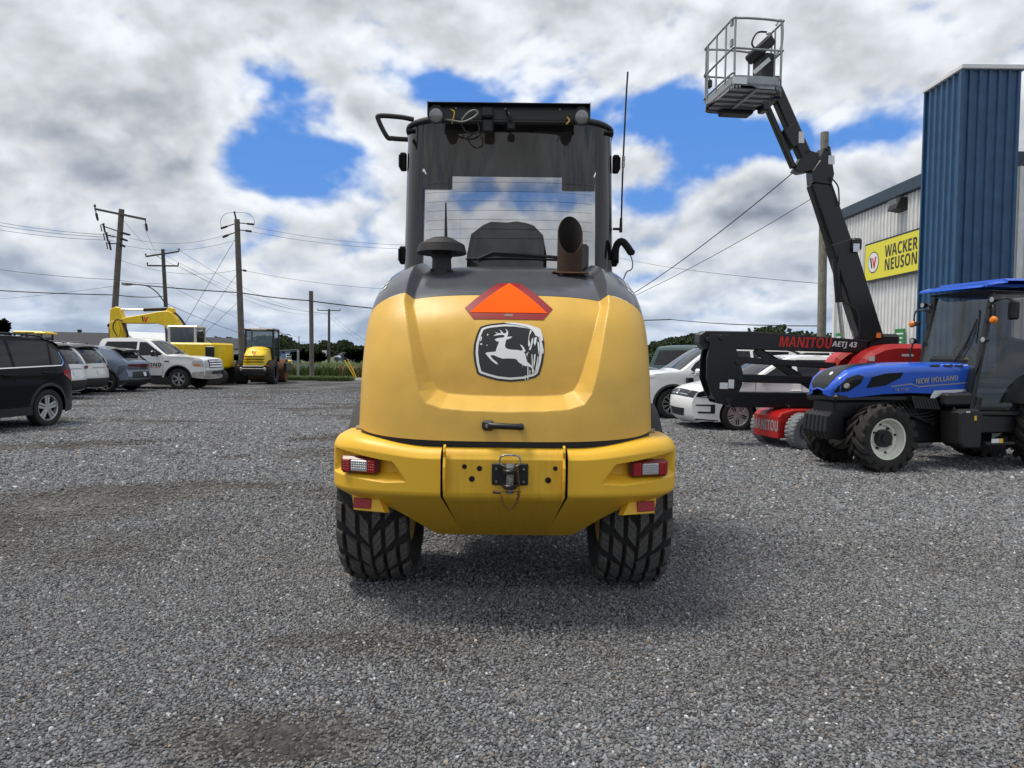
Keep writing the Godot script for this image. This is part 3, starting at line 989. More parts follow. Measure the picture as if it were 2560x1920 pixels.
func compact_hatch() -> void:
	var root := thing("parked_car", "white compact hatchback with black grille strip, its nose under the lift's black end plate", "car", Vector3.ZERO, 0.0, "cars parked on the gravel lot")
	var c := Car.new()
	c.ol = [Vector2(1.98, 0.18), Vector2(2.08, 0.26), Vector2(2.12, 0.46), Vector2(2.10, 0.62), Vector2(2.03, 0.74), Vector2(1.80, 0.84), Vector2(1.35, 0.93), Vector2(0.98, 0.99), Vector2(0.60, 1.22), Vector2(0.20, 1.42), Vector2(-0.2, 1.475), Vector2(-0.9, 1.47), Vector2(-1.45, 1.42), Vector2(-1.75, 1.26), Vector2(-1.95, 1.02), Vector2(-2.04, 0.88), Vector2(-2.10, 0.60), Vector2(-2.10, 0.40), Vector2(-2.0, 0.24)]
	c.w = 0.90
	c.belt = 0.94
	c.top = 1.475
	c.inset = 0.23
	c.sill = 0.20
	c.wr = 0.318
	c.ar = 0.375
	c.wheels = [1.26, -1.36]
	c.xf = 2.12
	c.xr = -2.10
	c.tf = 0.24
	car_body(c, M.paint_white, root)
	car_floor(c, root)
	side_part(c, [0.86, 0.99, 0.22, 0.97, 0.10, 1.38, 0.24, 1.38, 0.60, 1.17, 0.84, 1.04], 0.004, M.car_dark, "window", root)
	side_part(c, [0.04, 0.97, -0.80, 0.99, -0.84, 1.41, 0.03, 1.41], 0.004, M.car_dark, "window", root)
	side_part(c, [-0.88, 0.99, -1.42, 1.03, -1.36, 1.28, -0.95, 1.41], 0.004, M.car_dark, "window", root)
	strip_part(c, [7.0, -0.86, 7.0, 0.86, 9.1, 0.84, 9.1, -0.84], 0.004, M.car_dark, "windscreen", root)
	strip_part(c, [3.05, -0.72, 3.05, 0.72, 3.95, 0.62, 3.95, -0.62], 0.006, M.satin_black, "grille", root)
	strip_part(c, [3.1, -0.98, 3.12, -0.70, 3.98, -0.66, 4.15, -0.99], 0.007, M.car_dark, "head_lamp", root)
	strip_part(c, [3.1, 0.98, 3.12, 0.70, 3.98, 0.66, 4.15, 0.99], 0.007, M.car_dark, "head_lamp", root)
	side_part(c, [2.06, 0.66, 1.76, 0.64, 1.46, 0.72, 1.52, 0.78, 1.80, 0.80, 2.02, 0.75], 0.007, M.car_dark, "head_lamp", root)
	side_part(c, [1.98, 0.66, 1.80, 0.655, 1.60, 0.70, 1.74, 0.70, 1.80, 0.76, 1.84, 0.69], 0.011, M.lens_clear, "lamp_strip", root)
	strip_part(c, [3.3, -0.68, 3.3, 0.68, 3.42, 0.68, 3.42, -0.68], 0.012, M.chrome, "grille_line", root)
	var b := B.new()
	var e := c.strip(3.5, 0.0, 0.01)
	b.t = Transform3D(Basis(Vector3.BACK, -PI / 2 + 0.35), e)
	b.lathe([Vector2(0.0, 0.0), Vector2(0.062, 0.0), Vector2(0.062, 0.015), Vector2(0.052, 0.02), Vector2(0.05, 0.012), Vector2(0.0, 0.012)], 24)
	var bd := obj("badge", b, M.chrome, root)
	b = B.new()
	b.t = Transform3D(Basis(Vector3.BACK, -PI / 2 + 0.35), e)
	for q: Array in [[-0.030, 0.040, -0.012, -0.012], [-0.012, -0.012, 0.0, 0.008], [0.0, 0.008, 0.012, -0.012], [0.012, -0.012, 0.030, 0.040]]:
		b.beam(Vector3(-q[1], 0.016, q[0]), Vector3(-q[3], 0.016, q[2]), 0.006, 0.006, 0.0)
	tag(obj("badge_strokes", b, M.chrome, bd), "", "", "", "stuff")
	strip_part(c, [1.15, -0.5, 1.15, 0.5, 1.85, 0.62, 1.85, -0.62], 0.006, M.satin_black, "intake", root)
	for k in 3:
		var s0 := 1.28 + k * 0.18
		strip_part(c, [s0, -0.5, s0, 0.5, s0 + 0.05, 0.5, s0 + 0.05, -0.5], 0.014, M.cladding, "intake_slat", root)
	for s: float in [-1.0, 1.0]:
		side_part(c, [2.02, 0.34, 1.72, 0.34, 1.72, 0.52, 2.06, 0.51, 2.06, 0.485, 1.80, 0.485, 1.80, 0.375, 2.02, 0.375], 0.006, M.satin_black, "corner_vent", root, [s])
		side_part(c, [2.06, 0.20, 1.66, 0.20, 1.66, 0.215, 2.06, 0.235], 0.010, M.cladding, "lip", root, [s])
	strip_part(c, [0.75, -0.98, 0.75, 0.98, 0.9, 0.98, 0.9, -0.98], 0.014, M.paint_white, "lip", root)
	seams(c, root, [[0.92, 0.97, 0.94, 0.70, 0.86, 0.30], [-0.02, 0.96, -0.04, 0.30], [-0.86, 0.98, -0.92, 0.62, -0.98, 0.52], [0.86, 0.29, -0.98, 0.29]])
	handles(c, root, [Vector2(0.10, 0.80), Vector2(-0.75, 0.83)], M.paint_white)
	mirror(c, root, 0.72, 1.0, M.paint_white)
	car_wheels(c, root, 0.215, "blade", M.alloy, 0.21)
	place(root, Vector2(-0.994, 0.11), 1.26, -0.79, 4.41, -13.9)

func green_pickup() -> void:
	var root := thing("pickup_truck", "old dark green pickup with white side stripe and chrome window frame", "pickup truck")
	var c := Car.new()
	c.ol = [Vector2(2.55, 0.45), Vector2(2.60, 0.70), Vector2(2.58, 1.02), Vector2(2.40, 1.10), Vector2(1.2, 1.14), Vector2(0.98, 1.18), Vector2(0.70, 1.48), Vector2(0.52, 1.70), Vector2(0.25, 1.76), Vector2(-0.45, 1.76), Vector2(-0.62, 1.70), Vector2(-0.74, 1.38), Vector2(-0.80, 1.16), Vector2(-0.86, 1.12), Vector2(-1.6, 1.12), Vector2(-2.5, 1.12), Vector2(-2.56, 1.05), Vector2(-2.56, 0.6), Vector2(-2.50, 0.48)]
	c.w = 0.96
	c.belt = 1.10
	c.top = 1.76
	c.inset = 0.17
	c.sill = 0.42
	c.wr = 0.36
	c.ar = 0.46
	c.wheels = [1.65, -1.5]
	c.xf = 2.6
	c.xr = -2.56
	c.tf = 0.08
	c.tr = 0.03
	c.bulge = 0.03
	car_body(c, M.paint_green, root)
	car_floor(c, root)
	side_part(c, [0.78, 1.16, -0.42, 1.16, -0.42, 1.66, 0.44, 1.66, 0.62, 1.48], 0.004, M.chrome, "window_frame", root)
	side_part(c, [0.72, 1.19, -0.38, 1.19, -0.38, 1.62, 0.42, 1.62, 0.58, 1.46], 0.008, M.car_dark, "window", root)
	strip_part(c, [5.2, -0.88, 5.2, 0.88, 6.9, 0.86, 6.9, -0.86], 0.004, M.car_dark, "windscreen", root)
	strip_part(c, [10.25, -0.80, 10.25, 0.80, 11.8, 0.82, 11.8, -0.82], 0.006, M.car_dark, "rear_window", root)
	side_part(c, [2.5, 0.94, -2.5, 0.94, -2.5, 1.03, 2.5, 1.03], 0.006, M.decal_white, "side_stripe", root)
	strip_part(c, [8.2, -0.30, 8.2, 0.30, 8.8, 0.30, 8.8, -0.30], 0.03, M.lens_amber, "roof_marker", root)
	seams(c, root, [[0.82, 1.12, 0.82, 0.50], [-0.46, 1.12, -0.46, 0.50], [-0.80, 1.10, -0.80, 0.46]])
	car_wheels(c, root, 0.21, "six", M.alloy, 0.23)
	place(root, Vector2(0.80, -0.60), -0.6, 0.0, 4.9, -21.0)

# ---------- the ground
func land() -> void:
	var field := B.new()
	field.grid(60, 60, func(u: float, v: float) -> Vector3: return Vector3(lerpf(-900, 900, u), -0.012, lerpf(300, -1500, v)))
	var gm := mt("field_green", Color(0.085, 0.13, 0.035), 0.95)
	gm.albedo_texture = noise_tex(0.02, 0.55, 1.0, 21, 512, FastNoiseLite.TYPE_SIMPLEX_SMOOTH, 6)
	gm.uv1_triplanar = true
	gm.uv1_world_triplanar = true
	gm.uv1_scale = Vector3.ONE * 0.06
	tag(obj("ground", field, gm), "", "", "", "structure")
	# the gravel lot, with brown trodden patches in its colour
	var pn := FastNoiseLite.new()
	pn.seed = 77
	pn.frequency = 0.22
	pn.fractal_octaves = 5
	var st := SurfaceTool.new()
	st.begin(Mesh.PRIMITIVE_TRIANGLES)
	var nx := 150
	var nz := 120
	var xs := PackedFloat32Array()
	var zs := PackedFloat32Array()
	for i in nx + 1:
		var a := float(i) / nx * 2.0 - 1.0
		xs.append(signf(a) * (absf(a) * 8.0 + pow(absf(a), 4.0) * 52.0))
	for j in nz + 1:
		var a := float(j) / nz
		zs.append(6.0 - a * 18.0 - pow(a, 3.0) * 26.0)
	for j in nz + 1:
		for i in nx + 1:
			var d := dirt_at(xs[i], zs[j], pn)
			st.set_color(Color(1, 1, 1).lerp(Color(0.78, 0.72, 0.64), d))
			st.set_normal(Vector3.UP)
			st.add_vertex(Vector3(xs[i], 0.0, zs[j]))
	for j in nz:
		for i in nx:
			var k := j * (nx + 1) + i
			for e: int in [k, k + nx + 1, k + nx + 2, k, k + nx + 2, k + 1]:
				st.add_index(e)
	var m := mt("gravel", Color(0.36, 0.365, 0.38), 0.95)
	m.vertex_color_use_as_albedo = true
	var cn := FastNoiseLite.new()
	cn.seed = 5
	cn.noise_type = FastNoiseLite.TYPE_CELLULAR
	cn.frequency = 0.075
	cn.fractal_type = FastNoiseLite.FRACTAL_NONE
	cn.cellular_jitter = 1.0
	cn.cellular_return_type = FastNoiseLite.RETURN_CELL_VALUE
	var tx := NoiseTexture2D.new()
	tx.width = 1024
	tx.height = 1024
	tx.seamless = true
	tx.noise = cn
	var r := Gradient.new()
	r.offsets = PackedFloat32Array([0.0, 0.25, 0.6, 0.9, 1.0])
	r.colors = PackedColorArray([Color(0.42, 0.42, 0.43), Color(0.60, 0.60, 0.61), Color(0.74, 0.74, 0.75), Color(0.88, 0.88, 0.87), Color(1, 1, 0.98)])
	tx.color_ramp = r
	m.albedo_texture = tx
	var hn: FastNoiseLite = cn.duplicate()
	hn.cellular_return_type = FastNoiseLite.RETURN_DISTANCE2_SUB
	var nt := NoiseTexture2D.new()
	nt.width = 1024
	nt.height = 1024
	nt.seamless = true
	nt.noise = hn
	nt.as_normal_map = true
	nt.bump_strength = 14.0
	m.normal_enabled = true
	m.normal_texture = nt
	m.normal_scale = 1.0
	m.uv1_triplanar = true
	m.uv1_world_triplanar = true
	m.uv1_scale = Vector3.ONE * 0.55
	m.detail_enabled = true
	m.detail_albedo = noise_tex(0.008, 0.5, 1.0, 31, 512, FastNoiseLite.TYPE_SIMPLEX_SMOOTH, 6)
	m.detail_blend_mode = BaseMaterial3D.BLEND_MODE_MUL
	m.detail_uv_layer = BaseMaterial3D.DETAIL_UV_2
	m.uv2_triplanar = true
	m.uv2_world_triplanar = true
	m.uv2_scale = Vector3.ONE * 0.13
	tag(put("gravel_lot", st.commit(), m), "", "", "", "structure")
	stones(pn)
	# the road along the yard, its verge and the field strips beyond
	var road := B.new()
	road.flat()
	road.q(Vector3(-160, 0.004, -38.6), Vector3(160, 0.004, -38.6), Vector3(160, 0.004, -43.2), Vector3(-160, 0.004, -43.2))
	var rm := mt("asphalt", Color(0.23, 0.235, 0.235), 0.9)
	rm.albedo_texture = noise_tex(0.06, 0.75, 1.0, 33)
	rm.uv1_triplanar = true
	rm.uv1_world_triplanar = true
	rm.uv1_scale = Vector3.ONE * 0.4
	tag(obj("road", road, rm), "", "", "", "structure")

func dirt_at(x: float, z: float, n: FastNoiseLite) -> float:
	var a := n.get_noise_2d(x * 0.9 + z * 0.25, z * 2.0)
	var d := 0.8 * smoothstep(0.06, 0.46, a)
	# the wheel track that runs out to the left, and the bare spot before the loader's left wheel
	var track := z + 5.4 - (x + 3.0) * 0.30
	d = maxf(d, 0.75 * exp(-track * track * 1.6) * smoothstep(-1.9, -3.0, x) * smoothstep(-0.25, 0.25, a + 0.2))
	var s := Vector2((x + 0.85) / 0.42, (z + 2.55) / 0.16)
	d = maxf(d, 1.5 * exp(-s.length_squared()) * smoothstep(-0.5, 0.1, a + 0.35))
	return clampf(d * lerpf(0.35, 1.35, smoothstep(1.0, -2.5, x)), 0.0, 1.0)

func stone_mesh(sd: int) -> ArrayMesh:
	var r := RandomNumberGenerator.new()
	r.seed = sd
	var b := B.new()
	b.flat()
	var n := 6
	var top: Array[Vector3] = []
	var mid: Array[Vector3] = []
	var low: Array[Vector3] = []
	for i in n:
		var a := TAU * (i + r.randf_range(-0.28, 0.28)) / n
		var rad := r.randf_range(0.40, 0.56)
		mid.append(Vector3(cos(a) * rad, r.randf_range(-0.02, 0.12), sin(a) * rad * 0.78))
		var rt := rad * r.randf_range(0.40, 0.72)
		top.append(Vector3(cos(a + 0.2) * rt, r.randf_range(0.20, 0.36), sin(a + 0.2) * rt * 0.78))
		low.append(Vector3(cos(a) * rad * 0.7, -0.25, sin(a) * rad * 0.6))
	var ct := Vector3(r.randf_range(-0.1, 0.1), r.randf_range(0.28, 0.40), r.randf_range(-0.1, 0.1))
	for i in n:
		var j := (i + 1) % n
		b.tri(ct, top[j], top[i])
		b.q(top[i], top[j], mid[j], mid[i])
		b.q(mid[i], mid[j], low[j], low[i])
	return b.mesh()

func stones(pn: FastNoiseLite) -> void:
	var root := Node3D.new()
	root.name = "gravel_stones"
	add_child(root)
	tag(root, "loose grey crushed stones spread over the lot", "gravel", "", "stuff")
	var sm := mt("stone", Color(1, 1, 1), 0.9)
	sm.vertex_color_use_as_albedo = true
	var kinds := 7
	var buf: Array[PackedFloat32Array] = []
	for k in kinds:
		buf.append(PackedFloat32Array())
	var r := RandomNumberGenerator.new()
	r.seed = 4242
	var z := -1.9
	while z > -28.0:
		var d := -z
		var s := 0.0130 if d < 4.0 else minf(0.0130 + (d - 4.0) * 0.0036, 0.036)
		var half := minf(0.75 * d + 0.9, 17.0)
		var x := -half
		while x < half:
			var px := x + r.randf_range(-0.5, 0.5) * s
			var pz := z + r.randf_range(-0.5, 0.5) * s
			x += s
			var dirt := dirt_at(px, pz, pn)
			if r.randf() < dirt * 0.86 or r.randf() < (d - 16.0) / 12.0:
				continue
			var under := absf(px + 0.035) < 0.9 and pz < -4.3
			if under and r.randf() < 0.5:
				continue
			var size := s * clampf(r.randfn(1.12, 0.34), 0.5, 2.3)
			if r.randf() < 0.02:
				size *= 1.5
			var yaw := r.randf() * TAU
			var bs := Basis(Vector3.UP, yaw) * Basis(Vector3.RIGHT, r.randfn(0.0, 0.28)) * Basis(Vector3.BACK, r.randfn(0.0, 0.28))
			bs = bs.scaled_local(Vector3(size * r.randf_range(0.85, 1.25), size * r.randf_range(0.7, 1.25), size))
			var py := size * 0.06 + r.randf() * 0.003
			var g := clampf(r.randfn(0.158, 0.054), 0.05, 0.38)
			if r.randf() < 0.012:
				g = r.randf_range(0.36, 0.6)
			var warm := r.randfn(0.0, 0.018)
			var c := Color(g * (0.95 + warm), g * (0.985 + warm * 0.3), g * (1.045 - warm))
			if r.randf() < 0.02:
				c = Color(g * 1.15, g * 0.95, g * 0.75)
			c = c.lerp(Color(0.11, 0.098, 0.084), dirt * 0.5)
			buf[r.randi() % kinds].append_array(PackedFloat32Array([bs.x.x, bs.y.x, bs.z.x, px, bs.x.y, bs.y.y, bs.z.y, py, bs.x.z, bs.y.z, bs.z.z, pz, c.r, c.g, c.b, 1.0]))
		z -= s * 0.92
	var total := 0
	for k in kinds:
		var mm := MultiMesh.new()
		mm.transform_format = MultiMesh.TRANSFORM_3D
		mm.use_colors = true
		mm.mesh = stone_mesh(100 + k)
		mm.instance_count = buf[k].size() / 16
		mm.buffer = buf[k]
		total += mm.instance_count
		var mi := MultiMeshInstance3D.new()
		mi.name = "stones"
		mi.multimesh = mm
		mi.material_override = sm
		root.add_child(mi, true)
	print("stones ", total)

# ---------- the wheel loader; its own origin lies on the ground under the rear axle, +z points to its rear
var LP: Array[Vector2] = []      # the hood seen from the side, from the lid's lower edge to the cab: (z, y)
var LL := PackedFloat32Array()   # length along it
var lid_out := PackedVector2Array()
var lid_in := PackedVector2Array()
const LID_SPLIT := 0.925

func sink(x: float, a: float, r: float, n: float) -> float:
	return r * (1.0 - pow(maxf(0.0, 1.0 - pow(minf(absf(x) / a, 1.0), n)), 1.0 / n))

func lid_setup() -> void:
	var pts: Array[Vector2] = [Vector2(0.90, 0.90), Vector2(0.89, 0.976), Vector2(0.865, 1.15), Vector2(0.81, 1.38), Vector2(0.715, 1.60), Vector2(0.605, 1.745), Vector2(0.45, 1.875), Vector2(0.25, 1.975), Vector2(0.02, 2.04), Vector2(-0.26, 2.075), Vector2(-0.5, 2.09)]
	for i in range(1, pts.size() - 2):
		for k in 12:
			LP.append(pts[i].cubic_interpolate(pts[i + 1], pts[i - 1], pts[i + 2], k / 12.0))
	var l := 0.0
	for i in LP.size():
		if i > 0:
			l += LP[i].distance_to(LP[i - 1])
		LL.append(l)
	for s: float in [-1.0, 1.0]:
		pass
	var half_out := [Vector2(0, 0.155), Vector2(0.20, 0.160), Vector2(0.33, 0.172), Vector2(0.415, 0.20), Vector2(0.455, 0.26), Vector2(0.482, 0.36), Vector2(0.525, 0.58), Vector2(0.575, 0.86), Vector2(0.575, 1.3), Vector2(0.53, 2.2)]
	var half_in := [Vector2(0, 0.252), Vector2(0.20, 0.256), Vector2(0.31, 0.265), Vector2(0.365, 0.29), Vector2(0.392, 0.335), Vector2(0.420, 0.42), Vector2(0.470, 0.60), Vector2(0.528, 0.86), Vector2(0.52, 1.3), Vector2(0.48, 2.2)]
	lid_out = PackedVector2Array(half_out)
	lid_in = PackedVector2Array(half_in)

func lid_c(l: float) -> Array:
	l = clampf(l, 0.0, LL[LL.size() - 1] - 0.0001)
	var i := clampi(LL.bsearch(l) - 1, 0, LL.size() - 2)
	var f := (l - LL[i]) / (LL[i + 1] - LL[i])
	var i2 := mini(i + 1, LP.size() - 2)
	var d := (LP[i + 1] - LP[i]).normalized().lerp((LP[i2 + 1] - LP[i2]).normalized(), f)
	return [LP[i].lerp(LP[i + 1], f), Vector2(d.y, -d.x).normalized()]

func chain_dist(c: PackedVector2Array, p: Vector2) -> float:
	var best := 1e9
	for i in c.size() - 1:
		best = minf(best, p.distance_squared_to(Geometry2D.get_closest_point_to_segment(p, c[i], c[i + 1])))
	return sqrt(best)

func inside_chain(c: PackedVector2Array, p: Vector2) -> bool:
	# right of the bottom edge and left of the side edge
	for i in c.size() - 1:
		if p.x >= c[i].x and p.x < c[i + 1].x and i < 6:
			var y := lerpf(c[i].y, c[i + 1].y, (p.x - c[i].x) / (c[i + 1].x - c[i].x))
			if p.y < y:
				return false
	var xm := 0.0
	for i in range(1, c.size() - 1):
		if p.y >= c[i].y and p.y <= c[i + 1].y:
			xm = lerpf(c[i].x, c[i + 1].x, (p.y - c[i].y) / (c[i + 1].y - c[i].y))
	if p.y < c[1].y:
		xm = c[1].x if p.y > c[0].y else 0.0
	return p.x <= xm and p.y > c[0].y

func recess(x: float, l: float) -> float:
	var p := Vector2(absf(x), l)
	var deep := lerpf(0.110, 0.058, smoothstep(0.15, 0.80, l))
	if inside_chain(lid_in, p):
		return deep
	if not inside_chain(lid_out, p):
		return 0.0
	var a := chain_dist(lid_out, p)
	var b := chain_dist(lid_in, p)
	var f := a / (a + b)
	return deep * f

func lid_at(x: float, l: float, out := 0.0) -> Vector3:
	var c := lid_c(l)
	var d := sink(x, 0.815, 0.37, 3.1) + recess(x, l) - out
	return Vector3(x, c[0].y - c[1].y * d, c[0].x - c[1].x * d)

func lid_columns() -> Array:
	var xs := []
	for i in range(-120, 121):
		xs.append(Vector2(i * 0.00604, 0))
	var side := []
	for k in range(1, 15):
		var th := asin(pow(0.725 / 0.815, 1.55))
		th = lerpf(th, PI / 2, k / 14.0)
		side.append(Vector2(0.815 * pow(sin(th), 1.0 / 1.55), 0))
	side.append(Vector2(0.815, 0.06))
	side.append(Vector2(0.815, 0.25))
	side.append(Vector2(0.81, 0.60))
	for v: Vector2 in side:
		xs.append(v)
		xs.push_front(Vector2(-v.x, v.y))
	return xs

func lid_piece(l0: float, l1: float, rows: int) -> B:
	var cols := lid_columns()
	var b := B.new()
	var n := cols.size() - 1
	b.grid(n, rows, func(u: float, v: float) -> Vector3:
		var c: Vector2 = cols[roundi(u * n)]
		var lo := l0
		if l0 < 0.01:
			lo = 0.13 * sink(c.x, 0.815, 0.37, 3.1) / 0.37
		return lid_at(c.x, lerpf(lo, l1, v), -c.y))
	return b

func lid_patch(b: B, poly: PackedVector2Array, out: float, cell := 0.02) -> B:
	b.patch(poly, cell, func(p: Vector2) -> Vector3: return lid_at(p.x, p.y, out))
	return b

func y_to_l(y: float) -> float:
	for i in LP.size():
		if LP[i].y >= y:
			return LL[i]
	return LL[LL.size() - 1]

func poly_from(a: Array, scale: Vector2, origin: Vector2, at: Vector2) -> PackedVector2Array:
	var r := PackedVector2Array()
	for i in range(0, a.size(), 2):
		r.append(at + (Vector2(a[i], a[i + 1]) - origin) * scale)
	return r

func bump_d(x: float) -> float:
	return sink(x, 0.955, 0.46, 3.2)

func in_pocket(x: float, h: float) -> float:
	var c := [Vector2(0.915, 0.912), Vector2(0.58, 0.872), Vector2(0.505, 0.765), Vector2(0.62, 0.757), Vector2(0.93, 0.785)]
	var wd := [0.006, 0.030, 0.045, 0.045, 0.02]
	var f := 1.0
	for i in 5:
		var a: Vector2 = c[i]
		var b: Vector2 = c[(i + 1) % 5]
		var d := (b - a).normalized()
		var dist := -(Vector2(absf(x), h) - a).cross(d) * -1.0
		dist = d.cross(Vector2(absf(x), h) - a)
		f = minf(f, clampf(dist / wd[i], 0.0, 1.0))
	return f * 0.074

# a piece of the rear bumper between two lines across it; rows run from the top shelf over the face to the lower edge
func bumper_piece(side: float, centre: bool, backing := false) -> B:
	var cols := []
	if centre:
		for i in range(-14, 15):
			cols.append(i / 14.0)
	else:
		var th0 := asin(pow(0.80 / 0.955, 1.6))
		for i in 110:
			cols.append(Vector2(lerpf(0.0, 0.80 - 0.33, i / 110.0), 0.0))
		for k in 17:
			cols.append(Vector2(0.955 * pow(sin(lerpf(th0, PI / 2, k / 16.0)), 1.0 / 1.6) - 0.33, 0.0))
		cols.append(Vector2(0.625, 0.10))
		cols.append(Vector2(0.622, 0.35))
	var rows := []
	for r: Vector2 in [Vector2(0.30, 0.992), Vector2(0.09, 0.988), Vector2(0.05, 0.982), Vector2(0.026, 0.968), Vector2(0.012, 0.950), Vector2(0.004, 0.932)]:
		rows.append(r)
	for k in 76:
		rows.append(Vector2(0.0, lerpf(0.922, 0.715, k / 75.0)))
	for r: Vector2 in [Vector2(0.002, 0.706), Vector2(0.007, 0.697), Vector2(0.016, 0.689)]:
		rows.append(r)
	for k in range(1, 13):
		rows.append(Vector2(-1.0, k / 12.0))
	var b := B.new()
	var nc := cols.size() - 1
	var nr := rows.size() - 1
	b.grid(nc, nr, func(u: float, v: float) -> Vector3:
		var r: Vector2 = rows[roundi(v * nr)]
		var h := r.y
		var o := r.x
		var x: float
		var extra := 0.0
		var k := 0.0
		if r.x < 0.0:
			k = r.y
		var gap := lerpf(0.327, 0.262, k)
		if centre:
			x = cols[roundi(u * nc)] * ((gap - 0.014) if not backing else 0.42)
		else:
			var c: Vector2 = cols[roundi(u * nc)]
			x = (c.x + 0.33) if c.x > 0.12 else lerpf(gap, 0.45, c.x / 0.12)
			extra = c.y
		if r.x < 0.0:
			var he := lerpf(0.360, 0.615, smoothstep(0.42, 0.74, x)) if not centre else 0.360
			h = lerpf(0.689, he, k)
			o = 0.016 + (0.689 - h) / 0.329 * 0.54
		elif not centre:
			o += in_pocket(x, h)
		if r.x >= 0.0:
			h += smoothstep(0.84, 0.95, h) * lerpf(-0.042, 0.004, smoothstep(0.38, 0.85, x if not centre else 0.0))
		if centre and h < 0.92 and h > 0.69:
			o += 0.006
		if backing:
			o += 0.035
			h = minf(h, 0.93)
		var e := 0.004
		var z := 0.935 - bump_d(x) - extra
		var dz := (bump_d(x + e) - bump_d(x)) / e if x < 0.945 else 30.0
		var nrm := Vector2(dz, 1.0).normalized()
		if extra > 0.0:
			nrm = Vector2(1, 0)
		if centre:
			nrm = Vector2(0, 1)
		return Vector3((x - nrm.x * o) * side, h, z - nrm.y * o), side > 0.0)
	return b

func lug_tyre(r: float, w: float, pitches: int, mat: Material, parent: Node, at: Vector3, flip := 1.0) -> MeshInstance3D:
	# a tyre with chevrons of blocks; its axle runs along x
	var b := B.new()
	b.t = Transform3D(Basis(Vector3.BACK, -PI / 2), Vector3.ZERO)
	var hw := w * 0.5
	var rb := r - 0.028
	b.lathe([Vector2(r * 0.52, -hw * 0.75), Vector2(r * 0.60, -hw * 0.93), Vector2(r * 0.76, -hw), Vector2(r * 0.90, -hw * 0.97), Vector2(rb - 0.012, -hw * 0.88), Vector2(rb, -hw * 0.6), Vector2(rb, 0), Vector2(rb, hw * 0.6), Vector2(rb - 0.012, hw * 0.88), Vector2(r * 0.90, hw * 0.97), Vector2(r * 0.76, hw), Vector2(r * 0.60, hw * 0.93), Vector2(r * 0.52, hw * 0.75)], 48)
	b.t = Transform3D()
	var carcass := b
	b = B.new()
	var step := TAU / pitches
	var rr := RandomNumberGenerator.new()
	rr.seed = 8
	var at_fn := func(s: float, phi: float, top: float) -> Vector3:
		var rad := lerpf(rb - 0.02, r, top) - 0.020 * pow(absf(s), 4.0) - (0.012 if absf(s) > 0.95 else 0.0)
		return Vector3(s * hw, rad * sin(phi), rad * cos(phi))
	# blocks: [inner edge, outer edge, start, length] in half widths and pitches; each is cut by two thin sipes
	for side: float in [-1.0, 1.0]:
		for k in pitches:
			for c: Array in [[0.035, 0.30, 0.0, 0.74], [0.39, 0.68, 0.30, 0.72], [0.77, 0.99, 0.70, 0.66]]:
				var s0: float = c[0] * side
				var s1: float = c[1] * side
				var skew: float = step * (0.34 if c[0] < 0.7 else 0.10)
				var base: float = step * (k + c[2] + (0.5 if side > 0 else 0.0))
				var jit := rr.randf_range(-0.03, 0.03) * step
				for part in 3:
					var a0: float = base + jit + step * c[3] * (part / 3.0 + (0.012 if part > 0 else 0.0))
					var a1: float = base + jit + step * c[3] * ((part + 1) / 3.0 - (0.012 if part < 2 else 0.0))
					var p := []
					for top: float in [0.0, 1.0]:
						var sh := 0.0 if top == 0.0 else 0.08
						var x0 := lerpf(s0, s1, sh)
						var x1 := lerpf(s1, s0, sh)
						var d0 := step * 0.04 * top if part == 0 else 0.0
						var d1 := step * 0.04 * top if part == 2 else 0.0
						p.append([at_fn.call(x0, (a0 + d0) * flip, top), at_fn.call(x1, (a0 + d0 + skew) * flip, top), at_fn.call(x1, (a1 - d1 + skew) * flip, top), at_fn.call(x0, (a1 - d1) * flip, top)])
					b.flat()
					b.q(p[1][0], p[1][1], p[1][2], p[1][3])
					for e in 4:
						var f := (e + 1) % 4
						b.q(p[0][e], p[0][f], p[1][f], p[1][e])
	var o := obj("tyre", carcass, M.tyre, parent)
	o.position = at
	obj("tread", b, mat, o)
	return o

